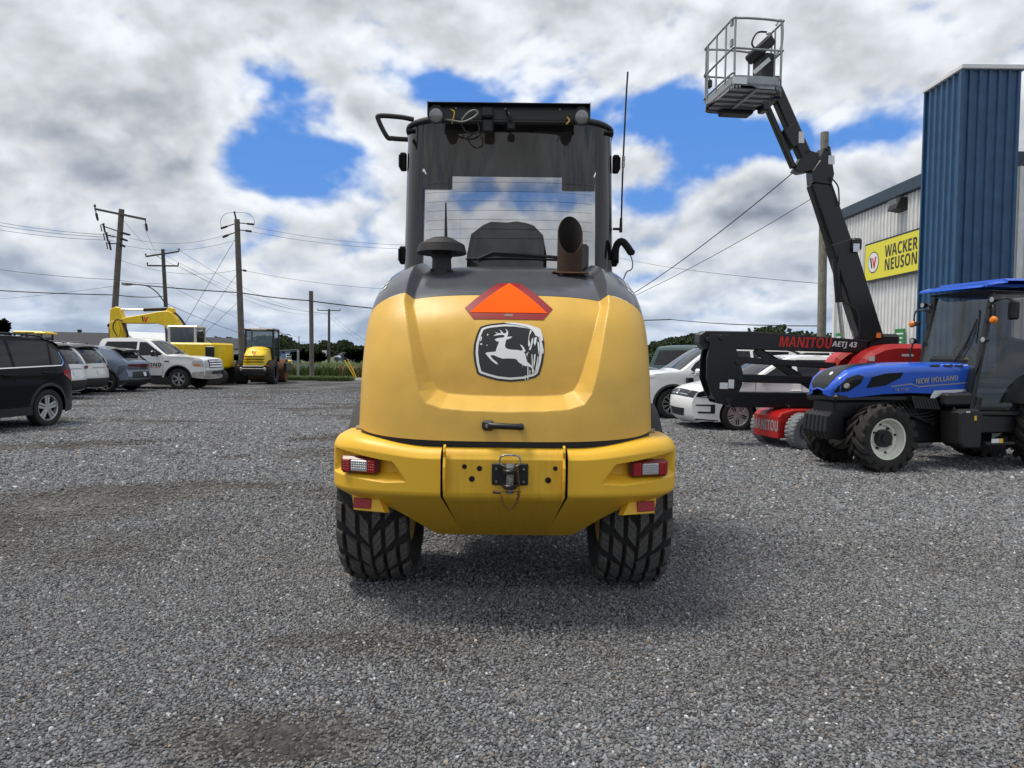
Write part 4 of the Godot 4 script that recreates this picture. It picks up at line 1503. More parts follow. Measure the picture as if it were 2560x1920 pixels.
func wheel_loader() -> void:
	lid_setup()
	var t := thing("wheel_loader", "yellow compact wheel loader with dark cab seen from behind", "wheel loader", Vector3(-0.035, 0, -4.55))
	var yel: Material = M.lid_yellow
	# engine lid
	var lid := obj("engine_lid", lid_piece(0.0, LID_SPLIT, 170), yel, t)
	var hood := obj("hood", lid_piece(LID_SPLIT + 0.003, LL[LL.size() - 1], 60), M.hood_grey, t)
	tag(hood, "dark grey upper hood carrying the exhaust and the air intake")
	# lower rubber seal
	var b := B.new()
	for band: Array in [[0.905, 0.935, 0.006], [0.935, 0.952, 0.020], [0.952, 0.995, 0.010]]:
		b.grid(80, 1, func(u: float, v: float) -> Vector3:
			var x := lerpf(-0.813, 0.813, u)
			var d := sink(x, 0.815, 0.37, 3.1)
			return Vector3(x * 0.992, lerpf(band[0], band[1], v) + d * 0.10, 0.89 - d - band[2]))
	obj("rubber_seal", b, M.seal_black, t)
	b = B.new()
	b.box(Vector3(0, 0.83, 0.30), Vector3(1.20, 0.30, 0.90))
	b.box(Vector3(0, 0.72, -0.4), Vector3(0.95, 0.62, 0.9))
	b.box(Vector3(0, 1.45, -0.25), Vector3(1.3, 0.8, 0.8))
	obj("chassis", b, M.matt_black, t)
	# bumper
	for s: float in [-1.0, 1.0]:
		var w := obj("bumper_wing", bumper_piece(s, false), M.cast_yellow, t)
		lamp(w, s)
		b = B.new()
		# curved cheek beside the gap
		var ck := PackedVector2Array()
		for k: Vector2 in [Vector2(0.92, 0.962), Vector2(0.945, 0.955), Vector2(0.955, 0.93), Vector2(0.942, 0.90), Vector2(0.962, 0.85), Vector2(0.964, 0.79), Vector2(0.95, 0.73), Vector2(0.93, 0.695), Vector2(0.90, 0.69)]:
			ck.append(Vector2(k.x, k.y))
		b.t = Transform3D(Basis(Vector3.BACK, Vector3.UP, Vector3.LEFT), Vector3(s * 0.3055, 0, 0))
		b.prism(ck, -0.0065, 0.0065, 0.002)
		obj("bumper_cheek", b, M.cast_yellow, t)
		b = B.new()
		b.t = Transform3D(Basis(Vector3.RIGHT, Vector3.BACK, Vector3.DOWN), Vector3(0, 1.001, 0))
		b.prism(PackedVector2Array([Vector2(s * 0.74, 0.50), Vector2(s * 0.80, 0.56), Vector2(s * 0.845, 0.54), Vector2(s * 0.868, 0.44), Vector2(s * 0.875, 0.12), Vector2(s * 0.74, 0.12)]), -0.004, 0.008, 0.002)
		tag(obj("shelf_plate", b, M.shelf_dust, t), "pale dusty plate on the bumper shelf beside the lid")
	var mid := obj("bumper_plate", bumper_piece(1.0, true), M.plate_yellow, t)
	obj("gap_backing", bumper_piece(1.0, true, true), M.matt_black, t)  # added black sheet that blocks light through the gaps beside the plate
	for h: Array in [[-0.204, 0.851, 0.0125], [-0.127, 0.842, 0.0140], [-0.166, 0.788, 0.0150], [0.262, 0.846, 0.0115], [0.226, 0.785, 0.0155]]:
		b = B.new()
		b.cyl(Vector3(h[0], h[1], 0.920), Vector3(h[0], h[1], 0.9305), h[2], h[2], 18)
		b.cyl(Vector3(h[0], h[1], 0.9305), Vector3(h[0], h[1], 0.932), h[2] * 0.55, h[2] * 0.5, 10)
		obj("hole_disc", b, M.matt_black, mid)  # matt black disc drawn in place of each open hole
	hitch(t)
	lid_decals(lid)
	# handle with its lock
	b = B.new()
	b.t = Transform3D(Basis(), lid_at(-0.0, 0.085, 0.0))
	b.tube([Vector3(-0.09, 0, 0.012), Vector3(-0.055, 0.0, 0.034), Vector3(0.02, -0.002, 0.040), Vector3(0.082, -0.004, 0.040), Vector3(0.094, -0.004, 0.036)], 0.0165, 10)
	b.box(Vector3(-0.087, 0.0, 0.012), Vector3(0.062, 0.054, 0.030), 0.012)
	b.box(Vector3(0.083, -0.004, 0.014), Vector3(0.028, 0.032, 0.040), 0.008)
	var hd := obj("handle", b, M.seal_black, lid)
	b = B.new()
	b.t = Transform3D(Basis(), lid_at(-0.0, 0.085, 0.0))
	b.cyl(Vector3(-0.092, 0.0, 0.02), Vector3(-0.092, 0.0, 0.031), 0.0105, 0.0105, 14)
	obj("lock", b, M.steel, hd)
	# rear wheels, front wheels
	for s: float in [-1.0, 1.0]:
		for z: float in [0.0, -2.15]:
			var wr := Node3D.new()
			wr.name = "wheel"
			t.add_child(wr, true)
			wr.position = Vector3(s * 0.772, 0.505, z)
			lug_tyre(0.512, 0.42, 17, M.tyre_block, wr, Vector3.ZERO, 1.0)
			b = B.new()
			b.t = Transform3D(Basis(Vector3.BACK, -PI / 2 * s), Vector3.ZERO)
			b.lathe([Vector2(0.0, 0.05), Vector2(0.10, 0.05), Vector2(0.11, 0.02), Vector2(0.19, 0.0), Vector2(0.22, 0.10), Vector2(0.26, 0.17), Vector2(0.28, 0.175), Vector2(0.28, -0.17), Vector2(0.0, -0.17)], 28)
			obj("rim", b, M.cast_yellow, wr)
			b = B.new()
			b.cyl(Vector3(-0.3 * s, 0, 0), Vector3(-0.78 * s, 0, 0), 0.10, 0.12, 12)
			obj("axle_half", b, M.matt_black, wr)
		# rear fender
		b = B.new()
		b.grid(24, 6, func(u: float, v: float) -> Vector3:
			var a := lerpf(0.62, 2.6, u)
			var e := lerpf(0.46, 0.925, v)
			var r := 0.70 - 0.05 * pow(v, 6.0)
			return Vector3(e * s, 0.48 + r * sin(a), 0.05 + r * 0.80 * cos(a)), s < 0.0)
		b.grid(24, 1, func(u: float, v: float) -> Vector3:
			var a := lerpf(0.62, 2.6, u)
			var r := 0.65 - 0.07 * v
			return Vector3((0.925 + 0.006 * v) * s, 0.48 + r * sin(a), 0.05 + r * 0.80 * cos(a)), s < 0.0)
		obj("fender", b, M.fender_grey, t)
	# front frame, hidden from behind
	b = B.new()
	b.box(Vector3(0, 0.85, -2.0), Vector3(0.6, 0.9, 1.5), 0.03)
	b.box(Vector3(0, 0.55, -1.0), Vector3(0.5, 0.25, 1.2), 0.02)
	obj("front_frame", b, M.cast_yellow, t)
	air_intake(t)
	exhaust(t)
	loader_cab(t)

func lamp(w: Node, s: float) -> void:
	# tail lamp in its pocket, set along the curve of the wing
	var x := 0.758
	var base := Vector3(s * x, 0.838, 0.935 - bump_d(x) - 0.028)
	var bs := Basis(Vector3.UP, s * 0.28)
	var b := B.new()
	b.t = Transform3D(bs, base)
	b.box(Vector3.ZERO, Vector3(0.218, 0.090, 0.05), 0.014)
	var h := obj("tail_lamp", b, M.lens_red_dark, w)
	tag(h, "red tail lamp with a clear middle segment")
	b = B.new()
	b.t = Transform3D(bs, base)
	for e: float in [-1.0, 1.0]:
		b.box(Vector3(e * 0.0725, -0.002, 0.0245), Vector3(0.042, 0.066, 0.006), 0.002)
		for r in 4:
			for c in 3:
				b.box(Vector3(e * 0.0725 + (c - 1) * 0.012, (r - 1.5) * 0.014 - 0.002, 0.0275), Vector3(0.009, 0.010, 0.003), 0.001)
	obj("red_segment", b, M.lens_red, h)
	b = B.new()
	b.t = Transform3D(bs, base)
	b.box(Vector3(0.002, -0.002, 0.0250), Vector3(0.094, 0.058, 0.008), 0.004)
	for r in 4:
		for c in 7:
			b.box(Vector3((c - 3) * 0.0125 + 0.002, (r - 1.5) * 0.0125 + 0.002, 0.029), Vector3(0.0085, 0.0085, 0.004), 0.002)
	obj("clear_segment", b, M.lens_clear, h)
	# block below the wing with the small reflector
	b = B.new()
	var xr := 0.748
	var rb := Vector3(s * xr, 0.618, 0.935 - bump_d(xr) - 0.085)
	var br := Basis(Vector3.UP, s * 0.34) * Basis(Vector3.RIGHT, -0.16)
	b.t = Transform3D(br, rb)
	b.prism(PackedVector2Array([Vector2(-0.075 * s, 0.05), Vector2(0.085 * s, 0.05), Vector2(0.065 * s, -0.036), Vector2(-0.125 * s, -0.036)]), -0.06, 0.0, 0.003)
	obj("reflector_bracket", b, M.cast_yellow, w)
	b = B.new()
	b.t = Transform3D(br, rb)
	b.box(Vector3(0.012 * s, 0.004, 0.004), Vector3(0.106, 0.054, 0.012), 0.003)
	var rf := obj("reflector", b, M.reflector_red, w)
	tag(rf, "small red reflector block under the bumper wing")

func hitch(t: Node) -> void:
	var h := Node3D.new()
	h.name = "tow_hitch"
	t.add_child(h, true)
	h.position = Vector3(0.030, 0.815, 0.930)
	tag(h, "black tow coupling with a steel pin and rusty chain")
	var b := B.new()
	b.box(Vector3(0, 0, 0.006), Vector3(0.186, 0.112, 0.014), 0.005)
	for k: Vector2 in [Vector2(-0.07, 0.028), Vector2(0.07, 0.028), Vector2(-0.07, -0.036), Vector2(0.07, -0.036)]:
		b.cyl(Vector3(k.x, k.y, 0.012), Vector3(k.x, k.y, 0.019), 0.014, 0.012, 12)
	for y: float in [0.024, -0.052]:
		var jaw := PackedVector2Array()
		jaw.append(Vector2(-0.045, 0.0))
		for k in 11:
			var a := PI - PI * k / 10.0
			jaw.append(Vector2(cos(a) * 0.036, 0.055 + sin(a) * 0.036))
		jaw.append(Vector2(0.045, 0.0))
		b.t = Transform3D(Basis(Vector3.RIGHT, Vector3.BACK, Vector3.DOWN), Vector3(0, y, 0.01))
		b.prism(jaw, -0.011, 0.011, 0.004)
		b.t = Transform3D()
	obj("coupling", b, M.satin_black, h)
	b = B.new()
	for k: Vector2 in [Vector2(-0.07, 0.028), Vector2(0.07, 0.028), Vector2(-0.07, -0.036), Vector2(0.07, -0.036)]:
		b.cyl(Vector3(k.x, k.y, 0.019), Vector3(k.x, k.y, 0.026), 0.0065, 0.005, 8)
	tag(obj("bolts", b, M.steel, h), "", "", "", "stuff")
	b = B.new()
	b.cyl(Vector3(0, -0.088, 0.066), Vector3(0, 0.050, 0.066), 0.0195, 0.0195, 18)
	b.cyl(Vector3(0, 0.046, 0.066), Vector3(0, 0.064, 0.066), 0.026, 0.023, 18)
	var pin := obj("hitch_pin", b, M.steel, h)
	b = B.new()
	var ring := []
	for k in 24:
		var a := TAU * k / 24.0
		var c := Vector2(signf(cos(a)) * pow(absf(cos(a)), 0.6), signf(sin(a)) * pow(absf(sin(a)), 0.75))
		ring.append(Vector3(c.x * 0.052, 0.078 + c.y * 0.029, 0.064))
	b.tube(ring, 0.0048, 8, true)
	obj("pull_ring", b, M.steel, pin)
	# chain: links alternate by a quarter turn
	b = B.new()
	var path := [Vector3(0.034, 0.058, 0.085), Vector3(0.040, 0.02, 0.094), Vector3(0.046, -0.03, 0.096), Vector3(0.046, -0.075, 0.094), Vector3(0.038, -0.125, 0.072), Vector3(0.018, -0.165, 0.05), Vector3(-0.004, -0.172, 0.042), Vector3(-0.026, -0.155, 0.046), Vector3(-0.040, -0.12, 0.06), Vector3(-0.044, -0.085, 0.07)]
	var cv := Curve3D.new()
	for p: Vector3 in path:
		cv.add_point(p)
	var n := int(cv.get_baked_length() / 0.0125)
	for k in n:
		var p := cv.sample_baked(k * 0.0125)
		var d := (cv.sample_baked(k * 0.0125 + 0.004) - p).normalized()
		var sx := d.cross(Vector3.BACK).normalized()
		if k % 2:
			sx = d.cross(sx).normalized()
		var link := []
		for e in 8:
			var a := TAU * e / 8.0
			link.append(p + d * cos(a) * 0.0095 + sx * sin(a) * 0.0055)
		b.tube(link, 0.0016, 5, true)
	obj("chain", b, M.rust_light, h)
	b = B.new()
	b.cyl(Vector3(-0.085, -0.079, 0.07), Vector3(-0.045, -0.082, 0.07), 0.009, 0.009, 10)
	b.tube([Vector3(-0.045, -0.081, 0.07), Vector3(-0.03, -0.074, 0.085), Vector3(0.0, -0.078, 0.09), Vector3(0.035, -0.074, 0.085), Vector3(0.055, -0.078, 0.075)], 0.0028, 6)
	b.tube([Vector3(0.040, -0.07, 0.09), Vector3(0.046, -0.10, 0.09), Vector3(0.036, -0.118, 0.08)], 0.006, 7)
	obj("cotter_pin", b, M.rust_light, h)

func lid_decals(lid: Node) -> void:
	# emblem: black shield, white line, white leaping deer, worn on the right
	var sc := Vector2(0.000366, -0.000392)
	var og := Vector2(725, 1140)
	var at := Vector2(0.016, y_to_l(1.462))
	var outer := poly_from([300, 760, 370, 730, 450, 710, 640, 686, 800, 686, 1000, 716, 1100, 745, 1170, 775, 1195, 800, 1222, 880, 1250, 1000, 1252, 1140, 1230, 1300, 1195, 1440, 1175, 1490, 1120, 1532, 950, 1582, 750, 1600, 560, 1582, 400, 1540, 300, 1505, 262, 1480, 222, 1340, 200, 1180, 205, 1040, 240, 890, 280, 785], sc, og, at)
	var b := B.new()
	lid_patch(b, outer, 0.0016, 0.03)
	var e := obj("emblem", b, M.decal_black, lid)
	tag(e, "black shield emblem with a white leaping deer, worn at its right edge")
	b = B.new()
	lid_patch(b, Geometry2D.offset_polygon(outer, -0.0125)[0], 0.0024, 0.03)
	obj("white_line", b, M.decal_white, e)
	b = B.new()
	lid_patch(b, Geometry2D.offset_polygon(outer, -0.0255)[0], 0.0032, 0.03)
	obj("field", b, M.decal_black, e)
	var deer := poly_from([512, 968, 560, 945, 610, 940, 645, 933, 662, 915, 655, 902, 625, 894, 585, 896, 545, 905, 492, 912, 520, 893, 548, 880, 512, 850, 535, 857, 565, 868, 605, 866, 604, 845, 577, 812, 600, 822, 625, 845, 637, 868, 660, 871, 682, 862, 690, 840, 680, 815, 660, 795, 690, 810, 710, 845, 712, 880, 702, 905, 698, 925, 735, 922, 772, 918, 745, 950, 705, 963, 686, 968, 674, 1010, 666, 1065, 675, 1090, 700, 1108, 760, 1120, 860, 1125, 905, 1135, 930, 1125, 925, 1100, 905, 1070, 887, 1040, 920, 1055, 950, 1090, 972, 1135, 962, 1150, 945, 1152, 968, 1185, 980, 1240, 1000, 1300, 1055, 1348, 1085, 1385, 1108, 1450, 1084, 1452, 1078, 1410, 1055, 1380, 1010, 1362, 960, 1355, 900, 1325, 865, 1300, 850, 1272, 820, 1256, 720, 1250, 630, 1255, 560, 1230, 500, 1205, 455, 1207, 465, 1235, 500, 1272, 545, 1305, 570, 1345, 530, 1330, 470, 1285, 420, 1230, 380, 1180, 400, 1165, 450, 1160, 530, 1152, 540, 1110, 560, 1055, 578, 1000, 540, 995], sc, og, at)
	b = B.new()
	lid_patch(b, deer, 0.0042, 0.03)
	obj("deer", b, M.decal_white, e)
	b = B.new()
	var wear := [[640, 690, 800, 688, 1000, 718, 1168, 776, 1195, 805, 1222, 890, 1232, 975, 1205, 985, 1185, 930, 1150, 912, 1120, 905, 1095, 850, 1060, 810, 1000, 765, 850, 725, 700, 705],
		[1040, 805, 1062, 830, 1030, 900, 1020, 960, 1045, 1040, 1020, 1080, 1008, 1040, 1015, 930], [1060, 960, 1085, 930, 1080, 1000, 1060, 1080, 1040, 1130, 1020, 1110, 1050, 1050], [1105, 930, 1140, 925, 1130, 1000, 1110, 1060, 1090, 1010], [1145, 990, 1172, 1010, 1180, 1120, 1165, 1200, 1155, 1100], [1100, 1190, 1120, 1180, 1112, 1300, 1095, 1400, 1090, 1300], [1060, 1180, 1072, 1190, 1080, 1330, 1088, 1480, 1072, 1470, 1066, 1330], [1150, 1220, 1162, 1220, 1142, 1380, 1110, 1500, 1120, 1400], [1215, 1000, 1240, 1120, 1236, 1170, 1222, 1180], [1000, 1370, 1014, 1370, 1016, 1560, 1004, 1565], [925, 1330, 938, 1340, 934, 1385], [960, 1345, 978, 1352, 972, 1376], [985, 1180, 1020, 1150, 1000, 1190, 992, 1230], [305, 925, 325, 930, 312, 1000, 300, 990], [290, 1035, 330, 1030, 325, 1055, 300, 1050], [395, 880, 420, 890, 405, 915], [390, 1055, 412, 1050, 402, 1070], [1030, 1420, 1045, 1425, 1040, 1500, 1032, 1490], [965, 1500, 976, 1500, 974, 1575, 966, 1575]]
	for w: Array in wear:
		lid_patch(b, poly_from(w, sc, og, at), 0.0050, 0.04)
	tag(obj("worn_film", b, M.decal_white, e), "", "", "", "stuff")
	# slow moving vehicle triangle, half on the lid, half on the hood
	var o := Vector2(0.012, y_to_l(1.645))
	b = B.new()
	lid_patch(b, poly_from([-0.192, 0.0, 0.192, 0.0, 0.245, 0.088, 0.060, 0.350, -0.060, 0.350, -0.245, 0.088], Vector2.ONE, Vector2.ZERO, o), 0.0030, 0.03)
	var smv := obj("warning_triangle", b, M.safety_red, lid)
	tag(smv, "orange slow vehicle triangle with a dark red border")
	b = B.new()
	lid_patch(b, poly_from([-0.215, 0.050, 0.215, 0.050, 0.0, 0.347], Vector2.ONE, Vector2.ZERO, o), 0.0050, 0.03)
	obj("orange_field", b, M.safety_orange, smv)
	b = B.new()
	for k in 3:
		lid_patch(b, poly_from([-0.026 + k * 0.003, 0.022 + k * 0.006, 0.026 - k * 0.003, 0.022 + k * 0.006, 0.026 - k * 0.003, 0.025 + k * 0.006, -0.026 + k * 0.003, 0.025 + k * 0.006], Vector2.ONE, Vector2.ZERO, o), 0.0050, 0.03)
	tag(obj("small_print", b, M.decal_grey, smv), "", "", "", "stuff")
	# white strokes of the lettering on both flanks of the hood
	for s: float in [-1.0, 1.0]:
		b = B.new()
		for k in 4:
			var l := 1.10 + k * 0.075
			lid_patch(b, poly_from([0.715 * s, l, 0.752 * s, l + 0.012, 0.750 * s, l + 0.045, 0.735 * s, l + 0.02, 0.713 * s, l + 0.05], Vector2.ONE, Vector2.ZERO, Vector2.ZERO), 0.003, 0.02)
		tag(obj("flank_lettering", b, M.decal_white, lid), "", "", "", "stuff")

func air_intake(t: Node) -> void:
	var base := lid_at(-0.405, 1.33)
	var o := Node3D.new()
	o.name = "air_intake"
	t.add_child(o, true)
	o.position = base
	var b := B.new()
	b.lathe([Vector2(0.0, -0.06), Vector2(0.072, -0.06), Vector2(0.072, 0.012), Vector2(0.060, 0.016), Vector2(0.058, 0.085), Vector2(0.064, 0.088), Vector2(0.064, 0.098), Vector2(0.058, 0.102), Vector2(0.058, 0.14), Vector2(0.0, 0.14)], 24)
	for k in 4:
		var a := TAU * (k + 0.5) / 4.0
		b.box(Vector3(cos(a) * 0.072, 0.008, sin(a) * 0.072), Vector3(0.022, 0.016, 0.022), 0.004)
	obj("stem", b, M.dark_plastic, o)
	b = B.new()
	b.lathe([Vector2(0.05, 0.135), Vector2(0.148, 0.112), Vector2(0.153, 0.116), Vector2(0.150, 0.128), Vector2(0.140, 0.165), Vector2(0.130, 0.172), Vector2(0.085, 0.196), Vector2(0.06, 0.208), Vector2(0.045, 0.211), Vector2(0.0, 0.212)], 36)
	obj("rain_cap", b, M.dark_plastic, o)
	b = B.new()
	b.cyl(Vector3(0.01, 0.2, -0.16), Vector3(0.006, 0.46, -0.17), 0.012, 0.005, 10)
	b.cyl(Vector3(0.01, 0.0, -0.16), Vector3(0.01, 0.2, -0.16), 0.02, 0.014, 10)
	obj("whip_stub", b, M.fender_grey, o)

func exhaust(t: Node) -> void:
	var base := lid_at(0.382, 1.34)
	var o := Node3D.new()
	o.name = "exhaust_stack"
	t.add_child(o, true)
	o.position = base
	var b := B.new()
	var r := 0.078
	var rim := func(a: float) -> float: return 0.235 - 0.125 * sin(a)
	for w: Array in [[r, false]]:
		b.grid(36, 4, func(u: float, v: float) -> Vector3:
			var a := TAU * u
			return Vector3(cos(a) * w[0], lerpf(-0.06, rim.call(a), v), sin(a) * w[0]), not w[1])
	b.grid(36, 1, func(u: float, v: float) -> Vector3:
		var a := TAU * u
		var rr := r - 0.006 * v
		return Vector3(cos(a) * rr, rim.call(a), sin(a) * rr), true, false)
	var pipe := obj("pipe", b, M.rust, o)
	b = B.new()
	b.grid(36, 4, func(u: float, v: float) -> Vector3:
		var a := TAU * u
		return Vector3(cos(a) * (r - 0.006), lerpf(-0.06, rim.call(a), v), sin(a) * (r - 0.006)))
	obj("bore", b, M.bore_black, pipe)
	b = B.new()
	b.t = Transform3D(Basis(Vector3.RIGHT, 0.12), Vector3(0, 0.0, 0))
	var ring := PackedVector2Array()
	b.box(Vector3(0, 0.002, 0.09), Vector3(0.17, 0.010, 0.05), 0.003)
	b.box(Vector3(-0.09, 0.006, 0.02), Vector3(0.045, 0.010, 0.10), 0.003)
	b.box(Vector3(0.09, 0.0, 0.02), Vector3(0.04, 0.010, 0.10), 0.003)
	obj("flange", b, M.rust_light, o)

func cab_at(x: float, y: float, out := 0.0) -> Vector3:
	var a := lerpf(0.742, 0.722, (y - 2.0) / 1.0)
	var d := sink(x, a, 0.40, 2.8)
	return Vector3(x, y, -0.20 - d - 0.03 * (y - 2.0) + out)

func loader_cab(t: Node) -> void:
	var cab := Node3D.new()
	cab.name = "cab"
	t.add_child(cab, true)
	tag(cab, "tall dark cab with a wide curved rear window")
	var b: B
	# rear pane
	b = B.new()
	b.grid(30, 10, func(u: float, v: float) -> Vector3: return cab_at(lerpf(-0.585, 0.585, u), lerpf(1.99, 2.985, v)))
	obj("rear_window", b, M.cab_glass, cab)
	# corner shells and sides
	for s: float in [-1.0, 1.0]:
		b = B.new()
		b.grid(22, 10, func(u: float, v: float) -> Vector3:
			var y := lerpf(1.95, 2.985, v)
			var a := lerpf(0.742, 0.722, (y - 2.0) / 1.0)
			if u > 0.9:
				return Vector3(s * a, y, -0.60 - 0.35 * (u - 0.9) * 10.0 - 0.03 * (y - 2.0))
			var th0 := asin(pow(0.586 / a, 1.4))
			var x := a * pow(sin(lerpf(th0, PI / 2, u / 0.9)), 1.0 / 1.4)
			return cab_at(s * x, y, 0.002) if u > 0.0 else cab_at(s * 0.586, y, 0.002), s < 0.0)
		obj("corner_shell", b, M.gloss_black, cab)
		b = B.new()
		b.flat()
		b.q(Vector3(s * 0.735, 2.0, -0.95), Vector3(s * 0.80, 2.0, -1.62), Vector3(s * 0.77, 2.97, -1.56), Vector3(s * 0.715, 2.97, -0.95))
		obj("side_window", b, M.shade_glass, cab)
		b = B.new()
		b.beam(Vector3(s * 0.80, 1.9, -1.66), Vector3(s * 0.77, 2.98, -1.58), 0.09, 0.07, 0.01, Vector3.BACK)
		b.beam(Vector3(s * 0.72, 1.9, -0.98), Vector3(s * 0.705, 2.98, -0.98), 0.05, 0.08, 0.01, Vector3.BACK)
		b.box(Vector3(s * 0.70, 1.6, -1.1), Vector3(0.06, 0.9, 1.1), 0.01)
		obj("pillar", b, M.satin_black, cab)
		for y: float in [2.13, 2.79]:
			b = B.new()
			b.box(Vector3(s * 0.755, y, -0.56), Vector3(0.045, 0.125, 0.05), 0.008)
			b.box(Vector3(s * 0.775, y, -0.56), Vector3(0.02, 0.09, 0.07), 0.006)
			obj("hinge", b, M.matt_black, cab)
	# roof
	b = B.new()
	var ring := func(k: float, y: float, grow: float) -> Vector3:
		# k from 0 to 1 runs round from the front left over the rear to the front right
		if k < 0.25:
			return Vector3(-lerpf(0.80, 0.725, k / 0.25) - grow, y, lerpf(-1.70, -0.62, k / 0.25))
		if k > 0.75:
			return Vector3(lerpf(0.725, 0.80, (k - 0.75) / 0.25) + grow, y, lerpf(-0.62, -1.70, (k - 0.75) / 0.25))
		var a := lerpf(-PI / 2, PI / 2, (k - 0.25) / 0.5)
		var n := 2.0 / 2.8
		return Vector3(signf(sin(a)) * pow(absf(sin(a)), n) * (0.725 + grow), y, -0.62 + pow(maxf(cos(a), 0.0), n) * (0.40 + grow))
	var prof := [Vector2(-0.03, 2.985), Vector2(0.006, 2.987), Vector2(0.012, 2.995), Vector2(0.010, 3.012), Vector2(-0.01, 3.028), Vector2(-0.10, 3.055), Vector2(-0.30, 3.075), Vector2(-0.72, 3.08)]
	b.grid(96, prof.size() - 1, func(u: float, v: float) -> Vector3:
		var p: Vector2 = prof[roundi(v * (prof.size() - 1))]
		if p.x < -0.2:
			var r: Vector3 = ring.call(u, p.y, -0.10)
			var f := (-p.x - 0.1) / 0.62
			return Vector3(r.x * (1.0 - f), p.y, lerpf(r.z, -1.0, f))
		return ring.call(u, p.y, p.x))
	obj("roof", b, M.fender_grey, cab)
	b = B.new()
	b.box(Vector3(0, 2.962, -1.0), Vector3(1.42, 0.012, 1.24))
	obj("headliner", b, M.fender_grey, cab)
	# front window, header, visors, seat, console
	b = B.new()
	b.flat()
	b.q(Vector3(-0.78, 1.9, -1.66), Vector3(0.78, 1.9, -1.66), Vector3(0.76, 2.83, -1.60), Vector3(-0.76, 2.83, -1.60))
	obj("windscreen", b, M.clear_glass, cab)
	b = B.new()
	b.flat()
	b.q(Vector3(-0.76, 2.828, -1.595), Vector3(0.76, 2.828, -1.595), Vector3(0.75, 2.96, -1.585), Vector3(-0.75, 2.96, -1.585))
	obj("sun_band", b, M.shade_glass, cab)
	b = B.new()
	b.box(Vector3(-0.62, 2.89, -1.55), Vector3(0.26, 0.13, 0.02), 0.02)
	obj("sun_visor", b, M.satin_black, cab)
	b = B.new()
	b.box(Vector3(0.58, 2.885, -1.55), Vector3(0.28, 0.12, 0.02), 0.02)
	obj("sun_visor", b, M.satin_black, cab)
	b = B.new()
	var back := PackedVector2Array([Vector2(-0.30, 1.8), Vector2(0.30, 1.8), Vector2(0.30, 2.18), Vector2(0.27, 2.33), Vector2(0.20, 2.40), Vector2(0.14, 2.42), Vector2(0.07, 2.43), Vector2(0.0, 2.42), Vector2(-0.12, 2.425), Vector2(-0.18, 2.40), Vector2(-0.27, 2.33), Vector2(-0.30, 2.18)])
	b.t = Transform3D(Basis(), Vector3(-0.015, 0, -0.85))
	b.prism(back, -0.08, 0.05, 0.025)
	obj("seat", b, M.dark_plastic, cab)
	b = B.new()
	b.box(Vector3(0.52, 2.1, -0.9), Vector3(0.14, 0.30, 0.4), 0.02)
	obj("arm_console", b, M.dark_plastic, cab)
	b = B.new()
	b.box(Vector3(0.50, 2.35, -1.30), Vector3(0.16, 0.20, 0.05), 0.02)
	b.tube([Vector3(0.50, 2.0, -1.3), Vector3(0.50, 2.3, -1.3)], 0.015, 6)
	obj("display", b, M.dark_plastic, cab)
	# heater wires of the rear pane
	for k in 7:
		b = B.new()
		var y := 2.20 + k * 0.062
		var path := []
		for i in 15:
			path.append(cab_at(lerpf(-0.56, 0.56, i / 14.0), y, 0.0022))
		b.tube(path, 0.0010, 4)
		obj("heater_wire", b, M.cable_black, cab)
	# wiper
	b = B.new()
	b.tube([cab_at(-0.20, 2.055, 0.03), cab_at(-0.10, 2.10, 0.04), cab_at(0.10, 2.09, 0.04), cab_at(0.34, 2.075, 0.03)], 0.011, 6)
	b.tube([cab_at(-0.28, 2.06, 0.012), cab_at(0.0, 2.068, 0.012), cab_at(0.40, 2.06, 0.012)], 0.008, 5)
	obj("wiper", b, M.cable_black, cab)
	# lamp bracket under the roof edge
	var br := Node3D.new()
	br.name = "lamp_bracket"
	br.position.y = -0.028
	cab.add_child(br, true)
	b = B.new()
	b.box(Vector3(-0.005, 3.072, -0.14), Vector3(1.035, 0.006, 0.12), 0.001)
	b.box(Vector3(-0.005, 3.030, -0.135), Vector3(1.035, 0.095, 0.006), 0.001)
	b.box(Vector3(-0.005, 2.975, -0.150), Vector3(0.96, 0.028, 0.03), 0.008)
	for x: float in [-0.525, 0.515]:
		b.box(Vector3(x, 3.03, -0.10), Vector3(0.006, 0.09, 0.07), 0.001)
	obj("sheet", b, M.satin_black, br)
	b = B.new()
	for x: float in [-0.49, -0.36, 0.335, 0.495, -0.03]:
		b.cyl(Vector3(x, 3.072, -0.10), Vector3(x, 3.082, -0.10), 0.008, 0.006, 8)
		b.cyl(Vector3(x * 0.97, 3.05, -0.132), Vector3(x * 0.97, 3.05, -0.126), 0.006, 0.006, 8)
	tag(obj("bolts", b, M.galvanised, br), "", "", "", "stuff")
	b = B.new()
	b.box(Vector3(-0.145, 3.018, -0.11), Vector3(0.082, 0.070, 0.05), 0.012)
	b.box(Vector3(-0.142, 2.935, -0.12), Vector3(0.075, 0.09, 0.04), 0.012)
	obj("camera_box", b, M.dark_plastic, br)
	for s: float in [-1.0, 1.0]:
		var p := Vector3(-0.472 if s < 0 else 0.462, 2.985, -0.06)
		b = B.new()
		b.t = Transform3D(Basis(Vector3.RIGHT, PI / 2 + 0.12) * Basis(Vector3.BACK, s * 0.10), p)
		b.lathe([Vector2(0.0, -0.075), Vector2(0.03, -0.070), Vector2(0.050, -0.045), Vector2(0.055, -0.01), Vector2(0.055, 0.012), Vector2(0.047, 0.012), Vector2(0.045, 0.0), Vector2(0.0, 0.0)], 28)
		var wl := obj("work_lamp", b, M.satin_black, br)
		b = B.new()
